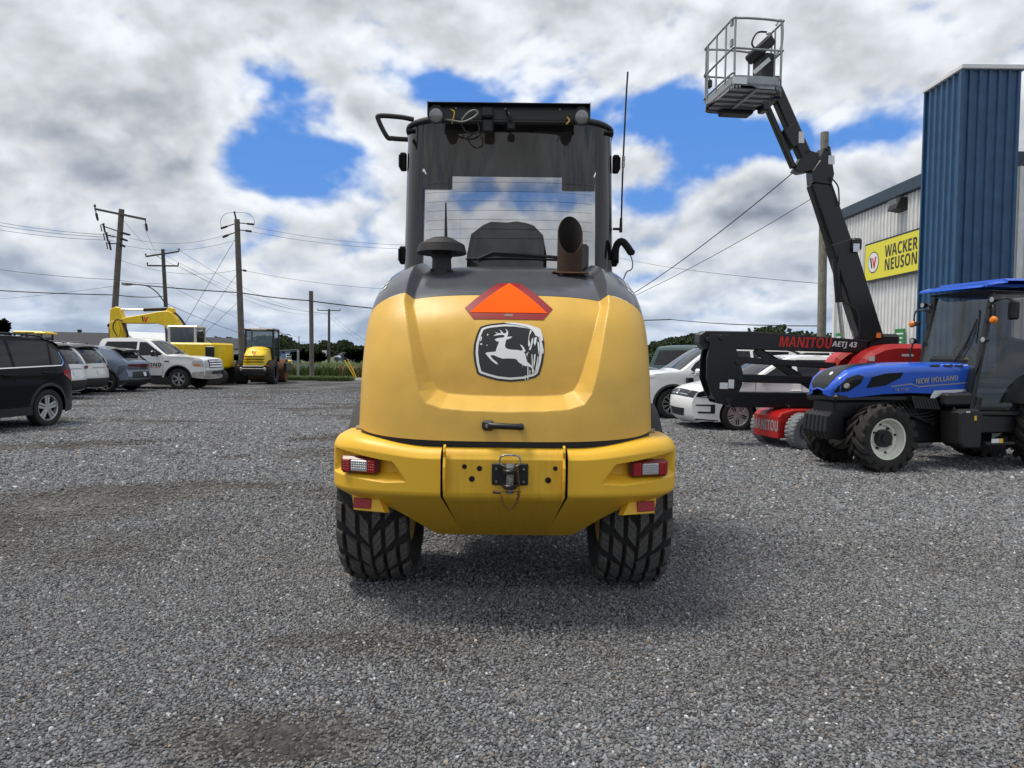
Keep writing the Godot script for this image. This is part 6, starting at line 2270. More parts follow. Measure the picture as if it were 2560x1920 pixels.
func boom_lift() -> void:
	var t := thing("boom_lift", "red and black boom lift with its basket raised above the yard", "boom lift")
	t.rotation.y = turned_to(Vector2(-1.0, 0.02))
	t.position = Vector3(4.5, 0, -11.65)
	worn(mt("lift_red", Color(0.52, 0.012, 0.012), 0.38), M.machine_yellow.albedo_texture, 0.8)
	worn(mt("lift_tyre", Color(0.34, 0.36, 0.385), 0.8), M.tyre.albedo_texture, 2.0)
	var blk: Material = M.satin_black
	var b: B
	# chassis
	b = B.new()
	b.prism(PackedVector2Array([Vector2(0.36, 0.16), Vector2(0.36, 0.50), Vector2(0.30, 0.57), Vector2(0.10, 0.62), Vector2(-0.5, 0.62), Vector2(-2.2, 0.60), Vector2(-2.4, 0.45), Vector2(-2.4, 0.20)]), -0.36, 0.36, 0.02)
	var ch := obj("chassis", b, M.lift_red, t)
	var swing := Basis(Vector3.UP, turned_to(Vector2(-0.98, 0.21)) - t.rotation.y)
	ch.transform = Transform3D(swing, Vector3.ZERO)
	for z: float in [-0.22, 0.22]:
		b = B.new()
		b.tube(arc_path([Vector3(0.10, 0.60, z - 0.06), Vector3(0.12, 0.665, z - 0.055), Vector3(0.12, 0.665, z + 0.055), Vector3(0.10, 0.60, z + 0.06)], 12), 0.012, 6)
		obj("tie_handle", b, blk, ch)
	text(ch, "MANITOU", 0.17, Vector3(0.362, 0.345, 0.0), Basis(Vector3.UP, PI / 2), M.decal_grey, "lettering", 0.008, 800, 0.66)
	for x: float in [0.0, -2.1]:
		for s: float in [-1.0, 1.0]:
			var o := Node3D.new()
			o.name = "wheel"
			t.add_child(o, true)
			o.position = swing * Vector3(x, 0.285, s * 0.50)
			o.rotation.y = (0.0 if s > 0.0 else PI) + swing.get_euler().y + (0.12 if x > -1.0 else 0.0)
			b = B.new()
			b.t = Transform3D(Basis(Vector3.RIGHT, PI / 2), Vector3.ZERO)
			b.lathe([Vector2(0.17, -0.10), Vector2(0.20, -0.115), Vector2(0.265, -0.11), Vector2(0.28, -0.08), Vector2(0.28, 0.08), Vector2(0.265, 0.11), Vector2(0.20, 0.115), Vector2(0.17, 0.10)], 36)
			b.t = Transform3D()
			for k in 26:
				for e: float in [-1.0, 1.0]:
					var a := TAU * (k + (0.5 if e > 0 else 0.0)) / 26.0
					b.t = Transform3D(Basis(Vector3.BACK, a), Vector3.ZERO)
					b.box(Vector3(0.279, 0, e * 0.062), Vector3(0.018, 0.042, 0.085), 0.006)
			b.t = Transform3D()
			obj("tyre", b, M.lift_tyre, o)
			b = B.new()
			b.t = Transform3D(Basis(Vector3.RIGHT, PI / 2), Vector3.ZERO)
			b.lathe([Vector2(0.0, 0.03), Vector2(0.07, 0.03), Vector2(0.075, 0.0), Vector2(0.13, 0.0), Vector2(0.15, 0.06), Vector2(0.175, 0.095), Vector2(0.18, 0.09), Vector2(0.17, -0.1)], 28)
			obj("rim", b, M.lift_tyre, o)
	# turret with its red covers
	b = B.new()
	b.cyl(Vector3(-1.2, 0.58, 0), Vector3(-1.2, 0.78, 0), 0.34, 0.34, 28)
	b.box(Vector3(-1.35, 1.05, 0), Vector3(0.9, 0.55, 0.36), 0.03)
	b.box(Vector3(-1.55, 1.55, 0), Vector3(0.55, 0.60, 0.20), 0.05)
	obj("turntable", b, blk, t)
	for s: float in [-1.0, 1.0]:
		b = B.new()
		var sh := PackedVector2Array([Vector2(-0.72, 0.78), Vector2(-0.76, 1.10), Vector2(-0.84, 1.30), Vector2(-0.95, 1.46), Vector2(-1.08, 1.56), Vector2(-1.25, 1.64), Vector2(-1.45, 1.675), Vector2(-1.86, 1.68), Vector2(-1.90, 1.60), Vector2(-1.92, 0.90), Vector2(-1.80, 0.78)])
		b.prism(sh, s * 0.43 - 0.22, s * 0.43 + 0.22, 0.07)
		var cv := obj("turret_cover", b, M.lift_red, t)
		for k: Array in [[-1.06, 1.44, 0.09, 0.075], [-1.16, 1.28, 0.16, 0.05], [-1.62, 1.50, 0.18, 0.035], [-0.86, 1.16, 0.12, 0.05]]:
			b = B.new()
			b.box(Vector3(k[0], k[1], s * 0.652), Vector3(k[2], k[3], 0.004))
			obj("cover_label", b, M.decal_white, cv)
		b = B.new()
		b.prism(PackedVector2Array([Vector2(-1.25, 1.22), Vector2(-1.30, 1.34), Vector2(-1.45, 1.38), Vector2(-1.60, 1.34), Vector2(-1.62, 1.22)]), s * 0.645, s * 0.653)
		obj("cover_recess", b, M.decal_grey, cv)
		b = B.new()
		b.box(Vector3(-1.89, 1.2, s * 0.43), Vector3(0.05, 0.7, 0.40), 0.02)
		obj("rear_bumper", b, blk, cv)
	b = B.new()
	b.cyl(Vector3(-1.42, 1.78, -0.16), Vector3(-1.42, 1.86, -0.16), 0.04, 0.035, 14)
	obj("beacon", b, M.lens_amber, t)
	# folded riser arms
	b = B.new()
	b.prism(PackedVector2Array([Vector2(1.40, 1.86), Vector2(1.49, 1.80), Vector2(1.49, 1.68), Vector2(1.40, 1.56), Vector2(0.8, 1.57), Vector2(-1.25, 1.535), Vector2(-1.25, 1.74), Vector2(0.6, 1.86)]), -0.15, 0.15, 0.012)
	var arm := obj("upper_riser_arm", b, blk, t)
	b = B.new()
	b.prism(PackedVector2Array([Vector2(0.95, 0.63), Vector2(0.95, 0.80), Vector2(0.80, 0.88), Vector2(-1.1, 0.875), Vector2(-1.1, 0.63)]), -0.15, 0.15, 0.012)
	obj("lower_riser_arm", b, blk, t)
	for s: float in [-1.0, 1.0]:
		b = B.new()
		b.prism(PackedVector2Array([Vector2(1.36, 1.80), Vector2(1.34, 1.62), Vector2(1.38, 1.40), Vector2(1.38, 1.10), Vector2(1.30, 0.88), Vector2(1.20, 0.70), Vector2(1.04, 0.66), Vector2(0.90, 0.76), Vector2(0.80, 1.00), Vector2(0.79, 1.18), Vector2(0.90, 1.55), Vector2(1.0, 1.80)]), s * 0.19 - 0.025, s * 0.19 + 0.025, 0.006)
		var pl := obj("riser_plate", b, blk, t)
		for p: Vector2 in [Vector2(1.36, 1.72), Vector2(1.15, 1.75), Vector2(0.88, 1.36), Vector2(0.83, 1.10), Vector2(1.02, 0.74)]:
			b = B.new()
			b.cyl(Vector3(p.x, p.y, s * 0.21), Vector3(p.x, p.y, s * 0.25), 0.045, 0.04, 14)
			obj("pivot_pin", b, M.dark_plastic, pl)
		for k: Array in [[1.10, 0.98, 0.13, 0.10], [0.98, 1.01, 0.09, 0.14]]:
			b = B.new()
			b.box(Vector3(k[0], k[1], s * 0.217), Vector3(k[2], k[3], 0.004))
			obj("plate_label", b, M.decal_white, pl)
		b = B.new()
		b.beam(Vector3(0.85, 1.40, s * 0.12), Vector3(-0.75, 1.32, s * 0.12), 0.05, 0.10, 0.01)
		obj("link_rod", b, blk, t)
		b = B.new()
		b.beam(Vector3(0.83, 1.10, s * 0.12), Vector3(-0.75, 1.08, s * 0.12), 0.05, 0.13, 0.01)
		obj("link_rod", b, blk, t)
	b = B.new()
	b.box(Vector3(1.08, 1.2, 0), Vector3(0.30, 0.9, 0.34), 0.02)
	obj("riser_core", b, blk, t)
	b = B.new()
	b.cyl(Vector3(0.52, 1.58, 0), Vector3(-0.05, 1.25, 0), 0.055, 0.055, 14)
	b.cyl(Vector3(-0.05, 1.25, 0), Vector3(-0.55, 0.95, 0), 0.04, 0.04, 12)
	b.beam(Vector3(0.55, 1.56, -0.1), Vector3(-0.55, 0.86, -0.1), 0.06, 0.11, 0.01)
	obj("riser_ram", b, blk, t)
	var near := Basis(Vector3(-1, 0, 0), Vector3(0, 1, 0), Vector3(0, 0, -1))
	text(arm, "MANITOU", 0.165, Vector3(-0.235, 1.69, -0.152), near * Basis(Vector3.BACK, -0.025), M.decal_red, "lettering", 0.008, 900, 0.80, "Droid Sans", 0.12)
	text(arm, "AETJ 43", 0.085, Vector3(-0.875, 1.668, -0.152), near * Basis(Vector3.BACK, -0.03), M.decal_white, "lettering", 0.008, 800, 0.98, "Droid Sans", 0.15)
	# main boom, leaning forward
	var base := Vector3(-1.36, 1.72, 0)
	var mid := Vector3(-0.85, 3.20, 0)
	var tip := Vector3(-0.43, 4.30, 0)
	b = B.new()
	b.beam(base, mid + (tip - mid) * 0.12, 0.26, 0.38, 0.02, Vector3.LEFT)
	b.box(Vector3(-1.02, 3.28, -0.02), Vector3(0.16, 0.20, 0.34), 0.03)
	var bm := obj("main_boom", b, blk, t)
	b = B.new()
	b.beam(base.lerp(mid, 0.55) + Vector3(0.17, 0.06, 0), tip + Vector3(0.11, -0.05, 0), 0.16, 0.10, 0.015, Vector3.LEFT)
	obj("boom_channel", b, blk, bm)
	b = B.new()
	b.beam(mid, tip, 0.22, 0.33, 0.02, Vector3.LEFT)
	obj("fly_boom", b, blk, bm)
	b = B.new()
	b.box(Vector3(-1.00, 3.22, -0.19), Vector3(0.10, 0.13, 0.004))
	obj("boom_label", b, M.decal_white, bm)
	for x: Array in [[Vector3(-0.88, 1.78, -0.07), Vector3(-0.80, 2.35, -0.07), Vector3(-0.72, 3.05, -0.07), 0.055], [Vector3(-1.15, 1.78, 0.07), Vector3(-1.08, 2.1, 0.07), Vector3(-0.95, 2.75, 0.07), 0.05]]:
		b = B.new()
		b.cyl(x[1], x[2], x[3], x[3], 16)
		var ram := obj("lift_ram", b, blk, bm)
		b = B.new()
		b.cyl(x[0], x[1], x[3] * 0.6, x[3] * 0.6, 14)
		obj("ram_rod", b, M.chrome, ram)
	b = B.new()
	b.tube(arc_path([Vector3(-0.55, 4.35, -0.16), Vector3(-0.66, 4.2, -0.2), Vector3(-0.70, 4.05, -0.17), Vector3(-0.72, 3.9, -0.15)], 10), 0.012, 6)
	b.tube(arc_path([Vector3(-0.75, 3.1, -0.15), Vector3(-0.72, 2.8, -0.2), Vector3(-0.80, 2.4, -0.18), Vector3(-1.05, 2.2, -0.18), Vector3(-1.1, 1.85, -0.18)], 14), 0.014, 6)
	tag(obj("hoses", b, M.cable_black, bm), "", "", "", "stuff")
	# knuckle
	b = B.new()
	b.prism(PackedVector2Array([Vector2(-0.30, 4.26), Vector2(-0.60, 4.22), Vector2(-0.64, 4.40), Vector2(-0.57, 4.80), Vector2(-0.46, 4.82), Vector2(-0.40, 4.62), Vector2(-0.28, 4.45)]), -0.13, 0.13, 0.015)
	b.prism(PackedVector2Array([Vector2(-0.40, 4.48), Vector2(-0.40, 4.74), Vector2(-0.18, 4.80), Vector2(0.0, 4.46), Vector2(-0.10, 4.42)]), -0.09, 0.09, 0.01)
	b.cyl(Vector3(-0.52, 4.80, -0.15), Vector3(-0.52, 4.80, 0.15), 0.035, 0.035, 12)
	obj("knuckle", b, blk, t)
	b = B.new()
	b.box(Vector3(-0.58, 4.62, -0.135), Vector3(0.10, 0.14, 0.004))
	obj("knuckle_label", b, M.decal_white, t)
	# jib
	b = B.new()
	b.beam(Vector3(-0.20, 4.70, 0), Vector3(0.33, 5.80, 0), 0.18, 0.19, 0.02, Vector3.LEFT)
	b.beam(Vector3(-0.02, 4.52, 0), Vector3(0.50, 5.62, 0), 0.10, 0.08, 0.01, Vector3.LEFT)
	b.box(Vector3(0.42, 5.70, -0.1), Vector3(0.22, 0.36, 0.40), 0.03)
	b.box(Vector3(0.58, 5.55, -0.2), Vector3(0.16, 0.30, 0.30), 0.03)
	b.beam(Vector3(0.12, 5.15, 0), Vector3(-0.06, 4.85, 0), 0.19, 0.20, 0.02, Vector3.LEFT)
	var jib := obj("jib", b, blk, t)
	b = B.new()
	b.box(Vector3(-0.10, 4.98, -0.10), Vector3(0.09, 0.18, 0.004))
	obj("jib_label", b, M.decal_white, jib)
	basket(t)

func basket(t: Node) -> void:
	var o := Node3D.new()
	o.name = "work_basket"
	t.add_child(o, true)
	o.position = Vector3(1.03, 5.42, -0.52)
	o.rotation.y = 0.10
	var hx := 0.385
	var hz := 0.56
	var b := B.new()
	var corner := func(r: float, x: float, z: float) -> PackedVector2Array:
		var p := PackedVector2Array()
		for k in 4:
			var sx := [1.0, -1.0, -1.0, 1.0][k] as float
			var sz := [1.0, 1.0, -1.0, -1.0][k] as float
			for e in 5:
				var a := PI / 2 * (k + e / 4.0)
				p.append(Vector2(sx * (x - r) + cos(a) * r, sz * (z - r) + sin(a) * r))
		return p
	var flat_t := Transform3D(Basis(Vector3.RIGHT, Vector3.BACK, Vector3.DOWN), Vector3.ZERO)
	b.t = flat_t
	b.prism(corner.call(0.12, hx, hz), -0.02, 0.02, 0.0)
	obj("floor_plate", b, M.galvanised, o)
	b = B.new()
	var rim: PackedVector2Array = corner.call(0.12, hx, hz)
	for i in rim.size():
		var a := rim[i]
		var c := rim[(i + 1) % rim.size()]
		b.smooth()
		b.q(Vector3(a.x, -0.05, a.y), Vector3(c.x, -0.05, c.y), Vector3(c.x, 0.13, c.y), Vector3(a.x, 0.13, a.y))
		b.q(Vector3(c.x, -0.05, c.y), Vector3(a.x, -0.05, a.y), Vector3(a.x * 0.985, 0.13, a.y * 0.99), Vector3(c.x * 0.985, 0.13, c.y * 0.99))
	obj("toe_board", b, M.galvanised, o)
	for k in 6:
		b = B.new()
		b.box(Vector3(0, -0.035, -0.5 + k * 0.2), Vector3(0.76, 0.03, 0.025), 0.004)
		obj("floor_rib", b, M.galvanised, o)
	b = B.new()
	b.box(Vector3(0.0, -0.045, 0), Vector3(0.05, 0.03, 1.1), 0.004)
	obj("floor_rib", b, M.galvanised, o)
	b = B.new()
	b.box(Vector3(-0.10, -0.08, 0.42), Vector3(0.5, 0.07, 0.24), 0.02)
	obj("floor_bracket", b, M.dark_plastic, o)
	b = B.new()
	b.box(Vector3(-0.46, 0.05, 0.2), Vector3(0.12, 0.34, 0.2), 0.02)
	obj("basket_mount", b, M.satin_black, o)
	# rails: hoops of bent tube, one for each side
	var y1 := 0.95
	for s: float in [-1.0, 1.0]:
		var p := arc_path([Vector3(-hx + 0.03, 0.1, s * (hz - 0.02)), Vector3(-hx + 0.03, y1 - 0.08, s * (hz - 0.02)), Vector3(-hx + 0.09, y1, s * (hz - 0.02)), Vector3(hx - 0.09, y1, s * (hz - 0.02)), Vector3(hx - 0.03, y1 - 0.08, s * (hz - 0.02)), Vector3(hx - 0.03, 0.1, s * (hz - 0.02))], 40)
		b = B.new()
		b.tube(p, 0.018, 8)
		obj("rail_hoop", b, M.galvanised, o)
		b = B.new()
		b.tube([Vector3(-hx + 0.03, 0.52, s * (hz - 0.02)), Vector3(hx - 0.03, 0.52, s * (hz - 0.02))], 0.016, 8)
		obj("mid_rail", b, M.galvanised, o)
	for s: float in [-1.0, 1.0]:
		var x := s * (hx - 0.0)
		for y: float in [y1, 0.52, 0.16]:
			if s < 0.0 and y < 0.5:
				continue
			b = B.new()
			b.tube(arc_path([Vector3(x * 0.93, y, -hz + 0.02), Vector3(x, y, -hz + 0.10), Vector3(x, y, hz - 0.10), Vector3(x * 0.93, y, hz - 0.02)], 18), 0.016, 8)
			obj("side_rail", b, M.galvanised, o)
		for z: float in [-0.28, 0.06, 0.40]:
			b = B.new()
			b.tube([Vector3(x, 0.1, z), Vector3(x, y1, z)], 0.015, 8)
			obj("rail_post", b, M.galvanised, o)
	for y: float in [0.62, 0.92]:
		b = B.new()
		b.box(Vector3(hx - 0.01, y, -hz + 0.10), Vector3(0.035, 0.11, 0.06), 0.006)
		obj("gate_hinge", b, M.galvanised, o)
	# raised guard, control console, remote pendant
	b = B.new()
	b.tube(arc_path([Vector3(-hx, 0.55, -0.30), Vector3(-hx - 0.10, 0.72, -0.30), Vector3(-hx - 0.10, 1.03, -0.30), Vector3(-hx - 0.05, 1.08, -0.30), Vector3(-hx, 1.0, -0.30)], 16), 0.016, 8)
	obj("guard_loop", b, M.galvanised, o)
	b = B.new()
	b.tube(arc_path([Vector3(-hx, 0.55, 0.0), Vector3(-hx - 0.08, 0.72, 0.0), Vector3(-hx - 0.08, 1.0, 0.0), Vector3(-hx, 1.0, 0.0)], 16), 0.016, 8)
	obj("guard_loop", b, M.galvanised, o)
	b = B.new()
	b.box(Vector3(-0.30, 0.36, -0.10), Vector3(0.20, 0.50, 0.36), 0.03)
	b.beam(Vector3(-0.12, 0.60, -0.10), Vector3(-0.36, 0.82, -0.10), 0.42, 0.16, 0.03)
	b.tube(arc_path([Vector3(-0.10, 0.62, -0.28), Vector3(-0.02, 0.72, -0.28), Vector3(-0.10, 0.88, -0.28), Vector3(-0.25, 0.9, -0.28)], 10), 0.014, 6)
	obj("control_console", b, M.dark_plastic, o)
	b = B.new()
	b.beam(Vector3(-0.05, 0.28, -0.30), Vector3(-0.30, 0.50, -0.30), 0.004, 0.06, 0.0)
	obj("console_label", b, M.decal_white, o)
	b = B.new()
	b.box(Vector3(0.34, 0.36, 0.42), Vector3(0.07, 0.14, 0.09), 0.025)
	b.tube(arc_path([Vector3(0.34, 0.42, 0.42), Vector3(0.36, 0.5, 0.44), Vector3(0.38, 0.56, 0.48), Vector3(0.40, 0.52, 0.52)], 8), 0.008, 5)
	obj("pendant", b, M.satin_black, o)
	b = B.new()
	b.box(Vector3(0.28, 0.05, -hz - 0.003), Vector3(0.22, 0.10, 0.004))
	obj("basket_label", b, M.decal_white, o)

func excavator() -> void:
	var t := thing("excavator", "yellow tracked excavator with arched boom behind the white pickup", "excavator")
	t.rotation.y = turned_to(Vector2(-1.0, 0.0))
	t.position = Vector3(-15.0, 0, -32.0)
	var yel: Material = M.machine_yellow
	var b: B
	for s: float in [-1.0, 1.0]:
		b = B.new()
		var tr := PackedVector2Array()
		for k in 13:
			var a := PI / 2 + PI * k / 12.0
			tr.append(Vector2(-2.15 + cos(a) * 0.36, 0.38 + sin(a) * 0.36))
		for k in 13:
			var a := -PI / 2 + PI * k / 12.0
			tr.append(Vector2(0.55 + cos(a) * 0.36, 0.38 + sin(a) * 0.36))
		b.prism(tr, s * 0.95 - 0.22, s * 0.95 + 0.22, 0.02)
		var track := obj("track", b, M.tyre, t)
		for k in 24:
			b = B.new()
			b.box(Vector3(-2.1 + k * 0.115, 0.755, s * 0.95), Vector3(0.085, 0.04, 0.46), 0.006)
			obj("track_shoe", b, M.tyre, track)
	b = B.new()
	b.cyl(Vector3(-0.8, 0.4, 0), Vector3(-0.8, 0.85, 0), 0.55, 0.55, 20)
	b.box(Vector3(-0.8, 0.45, 0), Vector3(1.6, 0.3, 1.6), 0.05)
	obj("undercarriage", b, M.satin_black, t)
	# rear body with rounded corners
	b = B.new()
	var pl := PackedVector2Array()
	for p: Vector2 in [Vector2(0.15, -1.12), Vector2(0.15, 1.12), Vector2(-1.6, 1.15), Vector2(-1.9, 1.08), Vector2(-2.12, 0.85), Vector2(-2.22, 0.45), Vector2(-2.24, 0.0), Vector2(-2.22, -0.45), Vector2(-2.12, -0.85), Vector2(-1.9, -1.08), Vector2(-1.6, -1.15)]:
		pl.append(p)
	b.t = Transform3D(Basis(Vector3.RIGHT, Vector3.BACK, Vector3.DOWN), Vector3.ZERO)
	b.prism(pl, -1.84, -0.72, 0.07)
	var body := obj("rear_body", b, yel, t)
	for x: float in [-1.86, 0.02]:
		b = B.new()
		b.box(Vector3(x, 1.36, -1.125), Vector3(0.40, 0.66, 0.05), 0.06)
		obj("vent_panel", b, M.satin_black, body)
	var near := Transform3D(Basis(Vector3(-1, 0, 0), Vector3(0, 1, 0), Vector3(0, 0, -1)), Vector3(-1.06, 1.43, -1.128))
	logo_w(body, near, 0.26)
	for k in 2:
		b = B.new()
		b.box(Vector3(-1.42 + k * 0.03, 1.47 - k * 0.09, -1.136), Vector3(0.42 - k * 0.1, 0.035, 0.004))
		obj("name_line", b, M.decal_grey, body)
	b = B.new()
	b.box(Vector3(-0.82, 1.02, -1.135), Vector3(0.3, 0.07, 0.02), 0.01)
	obj("hand_grip", b, M.satin_black, body)
	b = B.new()
	b.cyl(Vector3(-0.9, 1.82, -0.6), Vector3(-0.9, 2.0, -0.6), 0.06, 0.05, 12)
	b.cyl(Vector3(-0.85, 1.82, -0.95), Vector3(-0.85, 1.92, -0.95), 0.07, 0.03, 12)
	obj("exhaust", b, M.satin_black, t)
	# cab
	var cab := Node3D.new()
	cab.name = "cab"
	t.add_child(cab, true)
	b = B.new()
	b.box(Vector3(-0.46, 2.55, -0.2), Vector3(1.30, 0.08, 1.0), 0.03)
	b.box(Vector3(-0.46, 1.72, -0.2), Vector3(1.26, 0.14, 1.0), 0.03)
	for x: float in [0.12, -1.03]:
		for z: float in [-0.66, 0.26]:
			b.box(Vector3(x, 2.14, z), Vector3(0.12, 0.80, 0.08), 0.02)
	obj("cab_frame", b, M.alloy, cab)
	for q: Array in [[Vector3(-0.46, 2.14, -0.66), Vector3(1.06, 0.76, 0.02)], [Vector3(0.14, 2.14, -0.2), Vector3(0.02, 0.76, 0.86)], [Vector3(-0.46, 2.14, 0.26), Vector3(1.06, 0.76, 0.02)], [Vector3(-1.04, 2.14, -0.2), Vector3(0.02, 0.76, 0.86)]]:
		b = B.new()
		b.box(q[0], q[1])
		obj("cab_window", b, M.shade_glass, cab)
	b = B.new()
	b.box(Vector3(-0.7, 2.0, -0.2), Vector3(0.2, 0.5, 0.45), 0.05)
	obj("operator_seat", b, M.satin_black, cab)
	b = B.new()
	b.tube(arc_path([Vector3(-1.05, 2.45, -0.66), Vector3(-1.2, 2.48, -0.8), Vector3(-1.35, 2.4, -0.85)], 8), 0.015, 6)
	b.box(Vector3(-1.36, 2.22, -0.85), Vector3(0.18, 0.32, 0.06), 0.03)
	obj("mirror", b, M.satin_black, cab)
	# boom and stick
	b = B.new()
	b.prism(PackedVector2Array([Vector2(-0.62, 1.75), Vector2(-0.82, 2.0), Vector2(-0.66, 2.45), Vector2(-0.45, 2.95), Vector2(-0.20, 3.22), Vector2(0.0, 3.30), Vector2(0.40, 3.26), Vector2(1.2, 3.10), Vector2(1.9, 2.98), Vector2(2.12, 2.92), Vector2(2.16, 2.80), Vector2(2.08, 2.70), Vector2(1.2, 2.70), Vector2(0.5, 2.72), Vector2(0.15, 2.62), Vector2(-0.15, 2.30), Vector2(-0.35, 1.9)]), 0.35, 0.75, 0.03)
	b.prism(PackedVector2Array([Vector2(-0.30, 3.18), Vector2(-0.22, 3.42), Vector2(-0.05, 3.46), Vector2(0.12, 3.30)]), 0.42, 0.68, 0.02)
	var boom := obj("boom", b, yel, t)
	boom.position.x = 0.7
	logo_w(boom, Transform3D(Basis(Vector3(-1, 0, 0), Vector3(0, 1, 0), Vector3(0, 0, -1)) * Basis(Vector3.BACK, -0.12), Vector3(1.02, 2.89, 0.348)), 0.26)
	b = B.new()
	b.cyl(Vector3(-0.05, 3.40, 0.55), Vector3(1.15, 3.34, 0.55), 0.085, 0.085, 14)
	var ram := obj("stick_ram", b, M.satin_black, boom)
	b = B.new()
	b.cyl(Vector3(1.15, 3.34, 0.55), Vector3(2.25, 3.34, 0.55), 0.045, 0.045, 12)
	obj("ram_rod", b, M.chrome, ram)
	b = B.new()
	b.cyl(Vector3(-0.02, 2.55, 0.30), Vector3(-0.35, 1.9, 0.30), 0.06, 0.06, 12)
	obj("boom_ram", b, M.chrome, boom)
	b = B.new()
	b.prism(PackedVector2Array([Vector2(2.20, 3.42), Vector2(2.36, 3.46), Vector2(2.62, 3.34), Vector2(2.66, 2.55), Vector2(2.62, 1.5), Vector2(2.50, 0.9), Vector2(2.30, 0.9), Vector2(2.12, 1.6), Vector2(2.00, 2.45), Vector2(2.02, 2.9)]), 0.38, 0.72, 0.03)
	var st := obj("stick", b, yel, t)
	st.position.x = 0.7
	b = B.new()
	b.prism(PackedVector2Array([Vector2(2.12, 2.4), Vector2(2.2, 2.75), Vector2(2.55, 2.8), Vector2(2.6, 2.45), Vector2(2.36, 2.05), Vector2(2.2, 2.05)]), 0.33, 0.37, 0.01)
	obj("stick_cheek", b, yel, st)
	b = B.new()
	b.cyl(Vector3(2.70, 2.5, 0.55), Vector3(2.66, 0.9, 0.55), 0.075, 0.075, 12)
	b.cyl(Vector3(2.70, 2.60, 0.45), Vector3(2.70, 2.60, 0.65), 0.09, 0.09, 12)
	obj("bucket_ram", b, M.satin_black, st)
	for k in 3:
		b = B.new()
		b.tube(arc_path([Vector3(2.06 - 0.05 * k, 2.72, 0.36), Vector3(1.86 - 0.04 * k, 2.35, 0.30), Vector3(1.82 - 0.03 * k, 2.1, 0.30), Vector3(2.05, 1.9, 0.34), Vector3(2.2, 1.75, 0.36)], 16), 0.022, 6)
		obj("hose", b, M.cable_black, st)
	b = B.new()
	b.tube(arc_path([Vector3(2.0, 2.80, 0.34), Vector3(2.3, 2.86, 0.32), Vector3(2.45, 2.5, 0.32), Vector3(2.25, 2.1, 0.33)], 14), 0.022, 6)
	obj("hose", b, M.cable_black, st)
	for k in 2:
		b = B.new()
		b.tube(arc_path([Vector3(0.3, 3.28, 0.45 + k * 0.08), Vector3(-0.15, 3.28, 0.45 + k * 0.08), Vector3(-0.50, 3.0 + k * 0.06, 0.45), Vector3(-0.80 - k * 0.08, 2.5, 0.45), Vector3(-0.9, 2.1, 0.45)], 18), 0.025, 6)
		obj("hose", b, M.cable_black, boom)
	b = B.new()
	b.prism(PackedVector2Array([Vector2(2.2, 0.95), Vector2(2.6, 0.95), Vector2(2.7, 0.5), Vector2(2.4, 0.1), Vector2(1.9, 0.15), Vector2(1.8, 0.6)]), 0.0, 1.1, 0.03)
	obj("bucket", b, M.satin_black, t).position.x = 0.7

